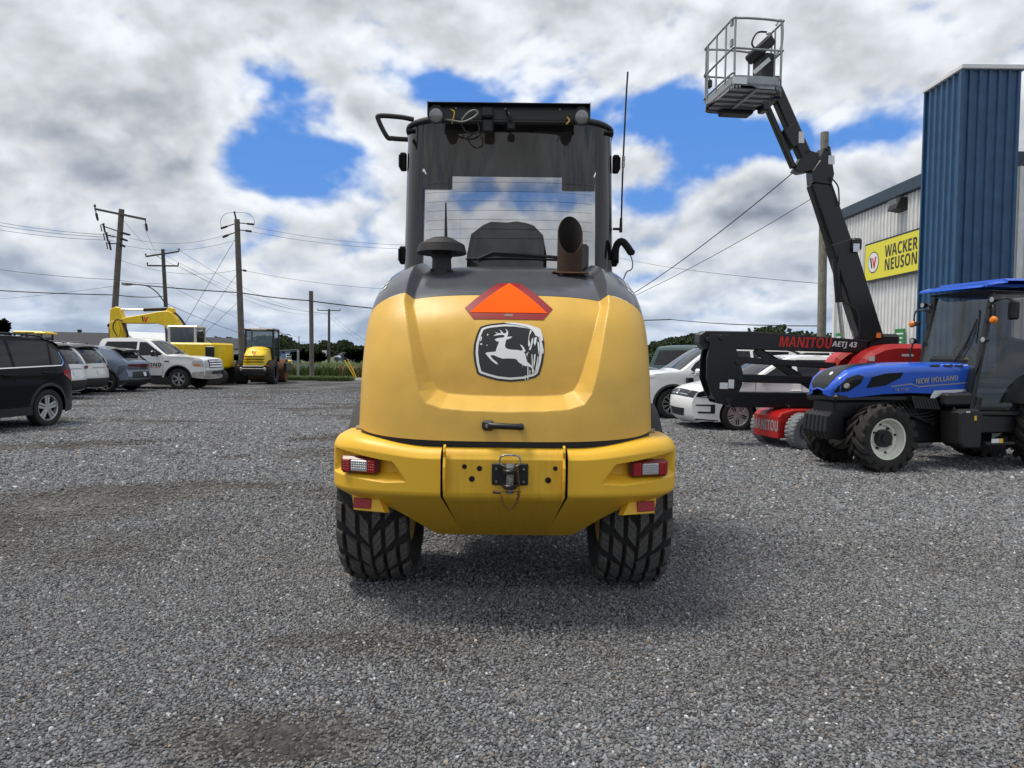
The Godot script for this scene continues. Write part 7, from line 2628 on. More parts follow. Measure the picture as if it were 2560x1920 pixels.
func roller() -> void:
	var t := thing("road_roller", "yellow and black road roller with glazed cab, seen from behind", "road roller")
	t.rotation.y = turned_to(Vector2(-0.12, -1.0))
	t.position = Vector3(-11.75, 0, -32.7)
	var b: B
	for s: float in [-1.0, 1.0]:
		var o := Node3D.new()
		o.name = "wheel"
		t.add_child(o, true)
		o.position = Vector3(0, 0.55, s * 0.66)
		o.rotation.y = 0.0 if s > 0.0 else PI
		put("tyre", ag_tyre(0.56, 0.42, 18, 0.30), M.tyre, o)
		b = B.new()
		b.cyl(Vector3(0, 0, -0.15), Vector3(0, 0, 0.10), 0.30, 0.30, 20)
		obj("rim", b, M.satin_black, o)
	b = B.new()
	b.box(Vector3(-0.25, 0.62, 0), Vector3(1.0, 0.5, 1.0), 0.05)
	b.box(Vector3(-0.72, 0.62, 0), Vector3(0.12, 0.24, 1.2), 0.03)
	b.box(Vector3(0.6, 0.7, 0), Vector3(1.6, 0.35, 0.7), 0.05)
	obj("frame", b, M.satin_black, t)
	# engine hood, rounded over the top
	b = B.new()
	var hs := PackedVector2Array()
	for p: Vector2 in [Vector2(-0.60, 0.86), Vector2(-0.58, 1.30), Vector2(-0.54, 1.55), Vector2(-0.40, 1.72), Vector2(-0.2, 1.80), Vector2(0.2, 1.80), Vector2(0.60, 1.80), Vector2(0.60, 0.86)]:
		hs.append(Vector2(p.x, p.y))
	b.grid(16, 14, func(u: float, v: float) -> Vector3:
		var a := lerpf(0.0, PI, u)
		var n := 0.55
		var w := lerpf(0.60, 0.50, v)
		var back := lerpf(-0.66, -0.20, smoothstep(0.55, 1.0, v))
		var y := lerpf(0.86, 1.62, v) + 0.0
		return Vector3(lerpf(back, 0.6, 1.0 - pow(absf(sin(a)), n)), y, -signf(cos(a)) * pow(absf(cos(a)), n) * w))
	b.grid(16, 6, func(u: float, v: float) -> Vector3:
		var a := lerpf(0.0, PI, u)
		var n := 0.55
		var w := 0.50 * (1.0 - v * 0.75)
		return Vector3(lerpf(-0.20 + v * 0.2, 0.6, 1.0 - pow(absf(sin(a)), n)), 1.62 + 0.10 * sin(v * PI / 2), -signf(cos(a)) * pow(absf(cos(a)), n) * w))
	var hood := obj("engine_hood", b, M.machine_yellow, t)
	for k in 3:
		b = B.new()
		b.box(Vector3(-0.655 + k * 0.0, 1.02 + k * 0.12, 0), Vector3(0.04, 0.035, 0.96), 0.01)
		obj("grille_slot", b, M.matt_black, hood)
	logo_w(hood, Transform3D(Basis(Vector3(0, 0, 1), Vector3(0.5, 0.87, 0).normalized(), Vector3(-0.87, 0.5, 0).normalized()), Vector3(-0.62, 1.44, 0.02)), 0.18)
	for z: float in [-0.52, 0.52]:
		b = B.new()
		b.box(Vector3(-0.79, 0.70, z), Vector3(0.03, 0.14, 0.08), 0.01)
		obj("rear_lamp", b, M.lens_clear, t)
		b = B.new()
		b.box(Vector3(-0.74, 0.84, z * 1.25), Vector3(0.04, 0.06, 0.08), 0.01)
		obj("signal_lamp", b, M.lens_red, t)
	# cab
	var cab := Node3D.new()
	cab.name = "cab"
	t.add_child(cab, true)
	b = B.new()
	for x: float in [0.50, 1.65]:
		for z: float in [-0.64, 0.64]:
			b.beam(Vector3(x, 1.0, z), Vector3(x + 0.04, 2.46, z * 0.97), 0.09, 0.09, 0.015, Vector3.BACK)
	b.box(Vector3(0.50, 1.45, 0), Vector3(0.08, 0.5, 1.28), 0.02)
	b.box(Vector3(1.65, 1.2, 0), Vector3(0.08, 0.4, 1.28), 0.02)
	obj("cab_frame", b, M.satin_black, cab)
	b = B.new()
	b.box(Vector3(1.06, 2.52, 0), Vector3(1.42, 0.13, 1.36), 0.05)
	obj("cab_roof", b, M.satin_black, cab)
	b = B.new()
	b.box(Vector3(0.36, 2.51, 0), Vector3(0.03, 0.06, 0.7), 0.01)
	obj("roof_panel", b, M.decal_grey, cab)
	b = B.new()
	b.box(Vector3(0.6, 2.60, 0), Vector3(0.1, 0.05, 0.1), 0.02)
	obj("beacon", b, M.lens_red, cab)
	for q: Array in [[Vector3(0.52, 2.08, 0), Vector3(0.015, 0.74, 1.16)], [Vector3(1.67, 1.9, 0), Vector3(0.015, 1.1, 1.16)], [Vector3(1.08, 1.85, 0.63), Vector3(1.05, 1.2, 0.015)], [Vector3(1.08, 1.85, -0.63), Vector3(1.05, 1.2, 0.015)]]:
		b = B.new()
		b.box(q[0], q[1])
		obj("cab_window", b, M.clear_glass, cab)
	b = B.new()
	b.box(Vector3(0.95, 1.65, 0), Vector3(0.15, 0.55, 0.4), 0.05)
	b.box(Vector3(1.05, 1.2, 0), Vector3(1.1, 0.3, 1.2), 0.05)
	obj("operator_seat", b, M.satin_black, cab)
	b = B.new()
	b.tube(arc_path([Vector3(1.6, 2.46, 0.66), Vector3(1.62, 2.36, 0.85), Vector3(1.6, 2.33, 1.15), Vector3(1.6, 2.25, 1.20)], 10), 0.018, 6)
	b.box(Vector3(1.6, 2.05, 1.22), Vector3(0.05, 0.32, 0.17), 0.02)
	obj("mirror", b, M.satin_black, cab)
	b = B.new()
	b.tube(arc_path([Vector3(1.55, 1.75, 0.66), Vector3(1.58, 1.7, 0.8), Vector3(1.6, 1.55, 0.86)], 8), 0.015, 6)
	b.box(Vector3(1.6, 1.48, 0.88), Vector3(0.08, 0.12, 0.14), 0.02)
	obj("work_lamp", b, M.satin_black, cab)
	# drum with its yoke
	b = B.new()
	b.cyl(Vector3(2.5, 0.58, -0.85), Vector3(2.5, 0.58, 0.85), 0.58, 0.58, 40)
	obj("drum", b, M.rust_light, t)
	for s: float in [-1.0, 1.0]:
		b = B.new()
		b.prism(PackedVector2Array([Vector2(1.7, 0.55), Vector2(3.2, 0.55), Vector2(3.2, 0.9), Vector2(2.6, 1.0), Vector2(1.7, 0.95)]), s * 0.93 - 0.06, s * 0.93 + 0.06, 0.02)
		obj("drum_yoke", b, M.satin_black, t)
	b = B.new()
	b.box(Vector3(3.2, 0.9, 0), Vector3(0.16, 0.36, 1.95), 0.03)
	obj("front_yoke", b, M.machine_yellow, t)

func far_loader() -> void:
	var t := thing("loader_machine", "machine with yellow cab roof standing behind the black car", "wheel loader")
	t.rotation.y = turned_to(Vector2(-1.0, 0.2))
	t.position = Vector3(-22.2, 0, -33.0)
	var b := B.new()
	b.box(Vector3(0, 2.26, 0), Vector3(1.25, 0.10, 1.25), 0.04)
	b.box(Vector3(-0.5, 2.22, 0), Vector3(0.5, 0.08, 1.3), 0.03)
	obj("cab_roof", b, M.machine_yellow, t)
	b = B.new()
	for x: float in [-0.55, 0.05, 0.55]:
		for z: float in [-0.58, 0.58]:
			b.box(Vector3(x, 1.58, z), Vector3(0.08, 1.32, 0.06), 0.01)
	b.box(Vector3(0, 0.8, 0), Vector3(1.3, 0.4, 1.2), 0.03)
	obj("cab_frame", b, M.satin_black, t)
	for s: float in [-1.0, 1.0]:
		b = B.new()
		b.box(Vector3(0, 1.5, s * 0.58), Vector3(1.1, 1.1, 0.015))
		obj("cab_window", b, M.shade_glass, t)
	b = B.new()
	b.box(Vector3(-1.0, 1.0, 0), Vector3(1.2, 0.7, 1.1), 0.08)
	b.box(Vector3(1.3, 0.9, 0), Vector3(1.3, 0.5, 0.8), 0.05)
	obj("engine_cover", b, M.machine_yellow, t)
	b = B.new()
	b.box(Vector3(-0.72, 1.85, -0.75), Vector3(0.10, 0.30, 0.16), 0.03)
	obj("mirror", b, M.satin_black, t)
	for x: float in [-1.1, 1.3]:
		for s: float in [-1.0, 1.0]:
			road_wheel(t, Vector3(x, 0.5, s * 0.7), s, 0.5, 0.26, 0.36, "six", M.machine_yellow)

# ---------- buildings, poles, wires, plants
func sheets(parent: Node, o: Vector3, along: Vector3, out: Vector3, width: float, height: float, pitch: float, deep: float, m: Material, called := "wall_sheet") -> void:
	# ribbed metal cladding, hung as separate sheets of six ribs each
	var n := int(round(width / (pitch * 6.0)))
	n = maxi(n, 1)
	var w := width / n
	var p := w / 6.0
	var prof := PackedVector2Array()
	for k in 6:
		prof.append(Vector2(k * p, 0.0))
		prof.append(Vector2(k * p + p * 0.52, 0.0))
		prof.append(Vector2(k * p + p * 0.62, deep))
		prof.append(Vector2(k * p + p * 0.90, deep))
	prof.append(Vector2(w, 0.0))
	var b := B.new()
	b.flat()
	for i in prof.size() - 1:
		var a := prof[i]
		var c := prof[i + 1]
		b.q(along * a.x + out * a.y, along * c.x + out * c.y, along * c.x + out * c.y + Vector3.UP * height, along * a.x + out * a.y + Vector3.UP * height)
	var mesh := b.mesh()
	for i in n:
		var s := put(called, mesh, m, parent)
		s.position = o + along * (w * i) + out * (0.002 * (i % 2))

func building() -> void:
	worn(mt("sheet_white", Color(0.78, 0.79, 0.79), 0.45), noise_tex(0.01, 0.86, 1.0, 61), 0.35)
	worn(mt("sheet_blue", Color(0.022, 0.088, 0.20), 0.42), noise_tex(0.01, 0.82, 1.0, 62), 0.4)
	worn(mt("trim_blue", Color(0.028, 0.055, 0.085), 0.5), noise_tex(0.02, 0.8, 1.0, 63), 0.6)
	mt("trim_white", Color(0.70, 0.71, 0.72), 0.5)
	mt("sign_yellow", Color(0.72, 0.66, 0.035), 0.45)
	mt("poster_green", Color(0.02, 0.20, 0.05), 0.5)
	worn(mt("concrete", Color(0.30, 0.29, 0.27), 0.9), noise_tex(0.03, 0.8, 1.0, 64), 0.7)
	var t := thing("dealer_hall", "white ribbed metal hall with dark blue corner tower", "building", Vector3(8.9, 0, -14.85))
	var b := B.new()
	# closed core behind the cladding: hall and tower
	b.box(Vector3(7.05, 2.6, -1.85), Vector3(14.0, 5.2, 5.7))
	obj("hall_core", b, M.concrete, t)
	b = B.new()
	b.box(Vector3(0.145, 3.45, 0.57), Vector3(1.05, 6.9, 1.08))
	obj("tower_core", b, M.concrete, t)
	sheets(t, Vector3(0.02, 0.0, -4.75), Vector3(0, 0, 1), Vector3(-1, 0, 0), 4.75, 5.18, 0.16, 0.03, M.sheet_white)
	sheets(t, Vector3(0.72, 0.0, 1.02), Vector3(1, 0, 0), Vector3(0, 0, 1), 13.2, 5.18, 0.16, 0.03, M.sheet_white)
	sheets(t, Vector3(-0.41, 0.0, 0.0), Vector3(0, 0, 1), Vector3(-1, 0, 0), 1.15, 6.95, 0.155, 0.035, M.sheet_blue, "tower_sheet")
	sheets(t, Vector3(-0.41, 0.0, 1.15), Vector3(1, 0, 0), Vector3(0, 0, 1), 1.10, 6.95, 0.155, 0.035, M.sheet_blue, "tower_sheet")
	sheets(t, Vector3(0.69, 0.0, 0.0), Vector3(-1, 0, 0), Vector3(0, 0, -1), 1.10, 6.95, 0.155, 0.035, M.sheet_blue, "tower_sheet")
	for k: Array in [[Vector3(-0.435, 3.47, 1.165), Vector3(0.07, 6.94, 0.07)], [Vector3(-0.435, 3.47, -0.015), Vector3(0.07, 6.94, 0.05)]]:
		b = B.new()
		b.box(k[0], k[1], 0.004)
		obj("corner_trim", b, M.sheet_blue, t)
	b = B.new()
	b.box(Vector3(0.14, 6.985, 0.575), Vector3(1.24, 0.09, 1.30), 0.01)
	obj("tower_cap", b, M.trim_white, t)
	b = B.new()
	b.box(Vector3(7.0, 5.33, -1.92), Vector3(14.2, 0.28, 5.86), 0.01)
	obj("roof_edge", b, M.trim_blue, t)
	b = B.new()
	b.box(Vector3(0.0, 2.6, -4.80), Vector3(0.14, 5.16, 0.10), 0.01)
	obj("corner_trim", b, M.trim_white, t)
	b = B.new()
	b.box(Vector3(6.9, 0.15, -1.85), Vector3(14.02, 0.3, 5.74))
	obj("footing", b, M.concrete, t)
	# wall lamp
	b = B.new()
	b.t = Transform3D(Basis(Vector3.UP, 0.0), Vector3(-0.11, 4.98, -1.55))
	b.prism(PackedVector2Array([Vector2(-0.16, -0.12), Vector2(0.10, -0.16), Vector2(0.10, 0.14), Vector2(-0.06, 0.14)]), -0.19, 0.19, 0.01)
	var wl := obj("wall_lamp", b, M.dark_plastic, t)
	b = B.new()
	b.t = Transform3D(Basis(Vector3.BACK, 0.35), Vector3(-0.225, 4.985, -1.55))
	b.box(Vector3.ZERO, Vector3(0.012, 0.20, 0.32), 0.003)
	obj("lamp_lens", b, M.decal_grey, wl)
	for p: Vector3 in [Vector3(-0.035, 1.86, -1.45), Vector3(-0.035, 1.86, -4.45)]:
		b = B.new()
		b.box(p, Vector3(0.012, 0.56, 0.42))
		var ps := obj("green_poster", b, M.poster_green, t)
		for k in 3:
			b = B.new()
			b.box(p + Vector3(-0.008, 0.17 - k * 0.10, 0.0), Vector3(0.004, 0.035, 0.30 - k * 0.06))
			obj("print_line", b, M.decal_white, ps)
	# the sign board
	var s := thing("sign_board", "yellow sign board with round emblem on the white ribbed wall", "sign", Vector3(8.82, 3.82, -16.42))
	b = B.new()
	b.box(Vector3(0, 0, 0), Vector3(0.06, 0.96, 2.95), 0.006)
	obj("frame", b, M.satin_black, s)
	b = B.new()
	b.box(Vector3(-0.034, 0, 0), Vector3(0.006, 0.87, 2.86))
	obj("panel", b, M.sign_yellow, s)
	var bs := Basis(Vector3(0, 0, 1), Vector3(0, 1, 0), Vector3(-1, 0, 0))
	text(s, "WACKER", 0.27, Vector3(-0.038, 0.16, 0.19), bs, M.decal_black, "lettering", 0.006, 900, 0.90)
	text(s, "NEUSON", 0.27, Vector3(-0.038, -0.16, 0.19), bs, M.decal_black, "lettering", 0.006, 900, 0.90)
	b = B.new()
	b.cyl(Vector3(-0.034, -0.02, -1.02), Vector3(-0.040, -0.02, -1.02), 0.26, 0.26, 32)
	var em := obj("emblem", b, M.decal_black, s)
	b = B.new()
	b.cyl(Vector3(-0.040, -0.02, -1.02), Vector3(-0.043, -0.02, -1.02), 0.235, 0.235, 32)
	obj("emblem_disc", b, M.decal_white, em)
	logo_w(em, Transform3D(bs, Vector3(-0.043, -0.03, -1.02)), 0.27)

func pole(label: String, base: Vector3, tip: Vector3, r0: float, r1: float, m: Material) -> Node3D:
	var t := thing("utility_pole", label, "utility pole", base, 0.0, "utility poles")
	var b := B.new()
	var pts := 8
	for i in pts:
		var a := (tip - base) * (float(i) / pts)
		var c := (tip - base) * (float(i + 1) / pts)
		b.cyl(a, c, lerpf(r0, r1, float(i) / pts), lerpf(r0, r1, float(i + 1) / pts), 14, i == pts - 1)
	obj("shaft", b, m, t)
	return t

func crossarm(t: Node3D, at: Vector3, w: float, ends: Array, tilt := 0.0) -> void:
	var b := B.new()
	b.beam(at + Vector3(-w, -tilt, 0.12), at + Vector3(w, tilt, 0.12), 0.10, 0.12, 0.01)
	var arm := obj("crossarm", b, M.pole_dark, t)
	for e: float in ends:
		b = B.new()
		var p := at + Vector3(w * e, tilt * e, 0.12)
		b.t = Transform3D(Basis(), p)
		b.lathe([Vector2(0.03, 0.0), Vector2(0.03, 0.10), Vector2(0.07, 0.12), Vector2(0.07, 0.16), Vector2(0.04, 0.18), Vector2(0.06, 0.22), Vector2(0.03, 0.26), Vector2(0.0, 0.26)])
		obj("insulator", b, M.dark_plastic, arm)

func hang(t: Node3D, a: Vector3, c: Vector3) -> void:
	var b := B.new()
	b.cyl(a, c, 0.03, 0.03, 8)
	b.cyl(a.lerp(c, 0.35), a.lerp(c, 0.9), 0.07, 0.06, 10)
	obj("insulator", b, M.dark_plastic, t)

func poles() -> void:
	var gx := noise_tex(0.03, 0.55, 1.0, 71)
	worn(mt("pole_wood", Color(0.21, 0.185, 0.165), 0.9), gx, 0.5)
	M.pole_wood.uv1_scale = Vector3(1.6, 0.15, 1.6)
	worn(mt("pole_dark", Color(0.14, 0.13, 0.125), 0.85), gx, 0.8)
	worn(mt("pole_pale", Color(0.36, 0.34, 0.28), 0.85), gx, 0.5)
	M.pole_pale.uv1_scale = Vector3(1.6, 0.2, 1.6)
	mt("pole_steel", Color(0.05, 0.052, 0.055), 0.6, 0.3)
	var t := pole("leaning wooden pole with switch gear, behind the excavator's stick", Vector3(-23.2, 0, -41), Vector3(-22.45, 9.55, -41), 0.19, 0.15, M.pole_wood)
	crossarm(t, Vector3(0.74, 9.25, 0), 1.45, [-1.0], -0.28)
	hang(t, Vector3(-0.70, 9.5, 0.1), Vector3(-0.55, 8.85, 0.1))
	hang(t, Vector3(2.15, 8.95, 0.1), Vector3(2.25, 8.3, 0.1))
	for k in 3:
		var b := B.new()
		b.beam(Vector3(0.55, 8.3 - k * 0.35, 0.1), Vector3(-0.2 + k * 0.12, 8.55 - k * 0.5, 0.2), 0.06, 0.06, 0.01)
		b.cyl(Vector3(-0.2 + k * 0.16, 8.7 - k * 0.5, 0.2), Vector3(-0.1 + k * 0.16, 8.2 - k * 0.5, 0.2), 0.06, 0.05, 8)
		b.cyl(Vector3(-0.35 + k * 0.16, 8.62 - k * 0.5, 0.2), Vector3(-0.28 + k * 0.16, 8.25 - k * 0.5, 0.2), 0.03, 0.03, 8)
		b.beam(Vector3(-0.35 + k * 0.16, 8.62 - k * 0.5, 0.2), Vector3(-0.1 + k * 0.16, 8.68 - k * 0.5, 0.2), 0.03, 0.03)
		obj("cutout_switch", b, M.dark_plastic, t)
	for k in 3:
		hang(t, Vector3(0.6, 8.25 - k * 0.32, 0.1), Vector3(1.3 - k * 0.15, 8.08 - k * 0.34, 0.1))
	t = pole("tall wooden pole with side insulators, beside the road roller", Vector3(-15.55, 0, -41), Vector3(-15.85, 9.05, -41), 0.19, 0.15, M.pole_wood)
	for k: Array in [[-1.0, 8.8, 0.8], [-1.0, 8.3, 0.7], [1.0, 8.85, 0.85], [1.0, 8.45, 0.7], [1.0, 6.2, 0.4]]:
		var b := B.new()
		var a := Vector3(-0.28 + k[0] * 0.12, k[1], 0.05)
		var c := a + Vector3(k[0] * k[2], -0.28 if k[0] < 0.0 else -0.08, 0.0)
		b.cyl(a, c, 0.03, 0.03, 8)
		b.cyl(a.lerp(c, 0.55), c, 0.06, 0.06, 10)
		obj("insulator", b, M.dark_plastic, t)
	var b := B.new()
	b.tube(arc_path([Vector3(-0.35, 9.05, 0), Vector3(-0.42, 9.35, 0), Vector3(-0.45, 9.5, 0)], 6), 0.05, 8)
	b.tube(arc_path([Vector3(-0.4, 9.45, 0), Vector3(-1.0, 9.35, 0), Vector3(-1.25, 8.9, 0), Vector3(-1.15, 8.55, 0)], 12), 0.012, 5)
	b.tube(arc_path([Vector3(-0.4, 9.45, 0), Vector3(0.3, 9.4, 0), Vector3(0.65, 9.1, 0), Vector3(0.7, 8.8, 0)], 12), 0.012, 5)
	obj("top_jumper", b, M.dark_plastic, t)
	t = pole("dark pole with two crossarms and a street lamp arm", Vector3(-28.0, 0, -58), Vector3(-28.45, 9.75, -58), 0.19, 0.14, M.pole_dark)
	crossarm(t, Vector3(-0.43, 9.35, 0), 1.35, [-1.0, 1.0], 0.22)
	crossarm(t, Vector3(-0.40, 8.4, 0), 1.25, [-1.0, 1.0])
	b = B.new()
	b.tube(arc_path([Vector3(-0.25, 5.4, 0.15), Vector3(-0.8, 6.2, 0.25), Vector3(-1.6, 6.75, 0.3), Vector3(-2.6, 6.85, 0.35), Vector3(-3.1, 6.8, 0.35)], 18), 0.045, 8)
	var arm := obj("lamp_arm", b, M.pole_steel, t)
	b = B.new()
	b.t = Transform3D(Basis.from_scale(Vector3(1.0, 0.32, 0.55)), Vector3(-3.2, 6.85, 0.35))
	b.lathe([Vector2(0.0, -0.35), Vector2(0.35, -0.25), Vector2(0.48, 0.0), Vector2(0.36, 0.35), Vector2(0.0, 0.48)], 16)
	obj("lamp_head", b, M.alloy, arm)
	t = pole("stubby wooden pole with no arms, standing in the roadside grass", Vector3(-11.25, 0, -39.9), Vector3(-11.3, 4.92, -39.9), 0.125, 0.115, M.pole_wood)
	t = pole("far thin pole with one crossarm and a white square sign", Vector3(-24.5, 0, -95), Vector3(-24.5, 7.4, -95), 0.20, 0.14, M.pole_dark)
	crossarm(t, Vector3(0, 7.2, 0), 1.5, [-1.0, 1.0])
	b = B.new()
	b.box(Vector3(-0.55, 1.5, 0.25), Vector3(0.62, 0.75, 0.03))
	obj("pole_sign", b, M.decal_white, t)
	t = pole("pale weathered pole behind the boom lift", Vector3(10.88, 0, -25), Vector3(10.76, 9.3, -25), 0.155, 0.135, M.pole_pale)
	# wires
	var wires := [
		[Vector3(-30.479, 8.912, -41), Vector3(-22.854, 8.077, -41), 0.15, 0.012],
		[Vector3(-30.482, 8.728, -41), Vector3(-22.882, 7.946, -41), 0.15, 0.012],
		[Vector3(-30.487, 8.465, -41), Vector3(-22.91, 7.787, -41), 0.15, 0.012],
		[Vector3(-30.528, 6.171, -41), Vector3(-22.828, 5.544, -41), 0.1, 0.014],
		[Vector3(-22.828, 5.544, -41), Vector3(-28.383, 6.998, -58), 0.1, 0.014],
		[Vector3(-30.551, 4.901, -41), Vector3(-22.89, 4.669, -41), 0.05, 0.03],
		[Vector3(-22.89, 4.669, -41), Vector3(-28.467, 5.948, -58), 0.1, 0.03],
		[Vector3(-44.725, 5.621, -60), Vector3(-22.912, 5.172, -41), 0.1, 0.01],
		[Vector3(-22.511, 5.362, -41), Vector3(-15.677, 4.883, -41), 0.05, 0.032],
		[Vector3(-15.677, 4.883, -41), Vector3(-11.386, 4.364, -39.5), 0.05, 0.032],
		[Vector3(-11.386, 4.364, -39.5), Vector3(-0.049, 4.045, -44), 0.25, 0.032],
		[Vector3(-0.049, 4.045, -44), Vector3(9.344, 3.679, -42), 0.2, 0.032],
		[Vector3(9.344, 3.679, -42), Vector3(10.949, 2.607, -25.2), 0.1, 0.02],
		[Vector3(-22.06, 7.928, -41), Vector3(-16.168, 8.284, -41), 0.45, 0.009],
		[Vector3(-22.329, 7.504, -41), Vector3(-16.037, 7.838, -41), 0.4, 0.009],
		[Vector3(-22.683, 6.708, -41), Vector3(-15.805, 6.179, -41), 0.5, 0.009],
		[Vector3(-14.974, 8.64, -41), Vector3(-3.257, 8.55, -46), 0.4, 0.009],
		[Vector3(-15.107, 8.375, -41), Vector3(-3.255, 8.314, -46), 0.4, 0.009],
		[Vector3(-15.38, 6.13, -41), Vector3(-3.232, 5.676, -46), 0.4, 0.009],
		[Vector3(-27.346, 9.85, -58), Vector3(-24.608, 6.811, -95), 1.2, 0.012],
		[Vector3(-28.439, 9.39, -58), Vector3(-24.422, 6.814, -95), 1.2, 0.012],
		[Vector3(-29.527, 9.49, -58), Vector3(-24.299, 6.815, -95), 1.2, 0.012],
		[Vector3(-27.168, 8.471, -58), Vector3(-24.854, 6.809, -95), 1.4, 0.012],
		[Vector3(-28.232, 7, -58), Vector3(-24.48, 3.054, -95), 1, 0.012],
		[Vector3(-28.245, 5.388, -58), Vector3(-24.478, 2.066, -95), 1, 0.02],
		[Vector3(-24.478, 2.066, -95), Vector3(-10.805, 0.084, -60), 0.3, 0.02],
		[Vector3(-24.299, 6.753, -95), Vector3(-12.537, 1.714, -75), 0.6, 0.012],
		[Vector3(-24.854, 6.747, -95), Vector3(-12.534, 0.982, -75), 0.6, 0.012],
		[Vector3(-15.931, 7.971, -41), Vector3(-19.072, 2.721, -41), 0, 0.012],
		[Vector3(-15.832, 5.993, -41), Vector3(-18.112, 2.732, -41), 0, 0.01],
		[Vector3(-15.732, 4.406, -41), Vector3(-17.793, 2.469, -41), 0, 0.01],
		[Vector3(-22.472, 9.081, -41), Vector3(-28.518, 8.941, -58), 0.2, 0.008],
		[Vector3(-21.204, 8.701, -41), Vector3(-28.444, 8.756, -58), 0.3, 0.008],
		[Vector3(10.576, 8.679, -25), Vector3(4.745, 3.791, -38), 0.35, 0.019],
		[Vector3(10.603, 7.165, -25), Vector3(3.516, 3.408, -38), 0.3, 0.012],
		[Vector3(10.69, 4.083, -25), Vector3(8.581, 9.823, -60), 0.2, 0.01],
	]
	var wire_labels := [[[0, 1, 2], "thin wire running off from the leaning pole's switch gear", "wires off the switch gear"],
		[[3, 4], "single wire strung below the switch gear past the leaning pole", "single wire runs"], [[5, 6], "thick cable reaching the leaning pole below the street lamp", "cables below the street lamp"], [[7], "thin slanting wire rising to the leaning pole from far off"],
		[[8, 9], "thick black cable between leaning pole, tall pole and stubby pole", "thick roadside cables"], [[10, 11, 12], "thick black cable passing behind the loader to the pale pole", "cables behind the loader"],
		[[13, 14, 15], "slack wire between the leaning pole and the tall pole", "wires between the two big poles"], [[16, 17, 18], "thin wire from the tall pole towards the loader's cab", "wires to the right of the tall pole"],
		[[19, 20, 21, 22], "wire falling from the crossarms of the street lamp pole to the far thin pole", "crossarm wires"], [[23, 24], "wire from the street lamp pole's shaft to the far thin pole", "shaft wires"],
		[[25], "cable dropping from the far thin pole into the grass"], [[26, 27], "thin wire leaving the far thin pole's crossarm", "wires beyond the far pole"],
		[[28, 29, 30], "slanting guy wire from the tall pole down towards the excavator", "guy wires"], [[31, 32], "thin jumper wire between leaning pole and street lamp pole", "jumper wires"],
		[[33], "black cable running down from behind the lift's boom to behind the cab"], [[34], "thin wire below the black cable, from the pale pole to behind the cab"], [[35], "faint wire from the pale pole across the sky to the cab"]]
	var idx := 0
	for w: Array in wires:
		var path := []
		for k in 17:
			var f := k / 16.0
			path.append((w[0] as Vector3).lerp(w[1], f) - Vector3(0, w[2] * 4.0 * f * (1.0 - f), 0))
		b = B.new()
		b.tube(path, w[3], 5)
		var o := obj("overhead_cable" if w[3] > 0.025 else "overhead_wire", b, M.cable_black)
		for l: Array in wire_labels:
			if idx in l[0]:
				tag(o, l[1], "cable" if w[3] > 0.025 else "wire", l[2] if l.size() > 2 else "")
		idx += 1

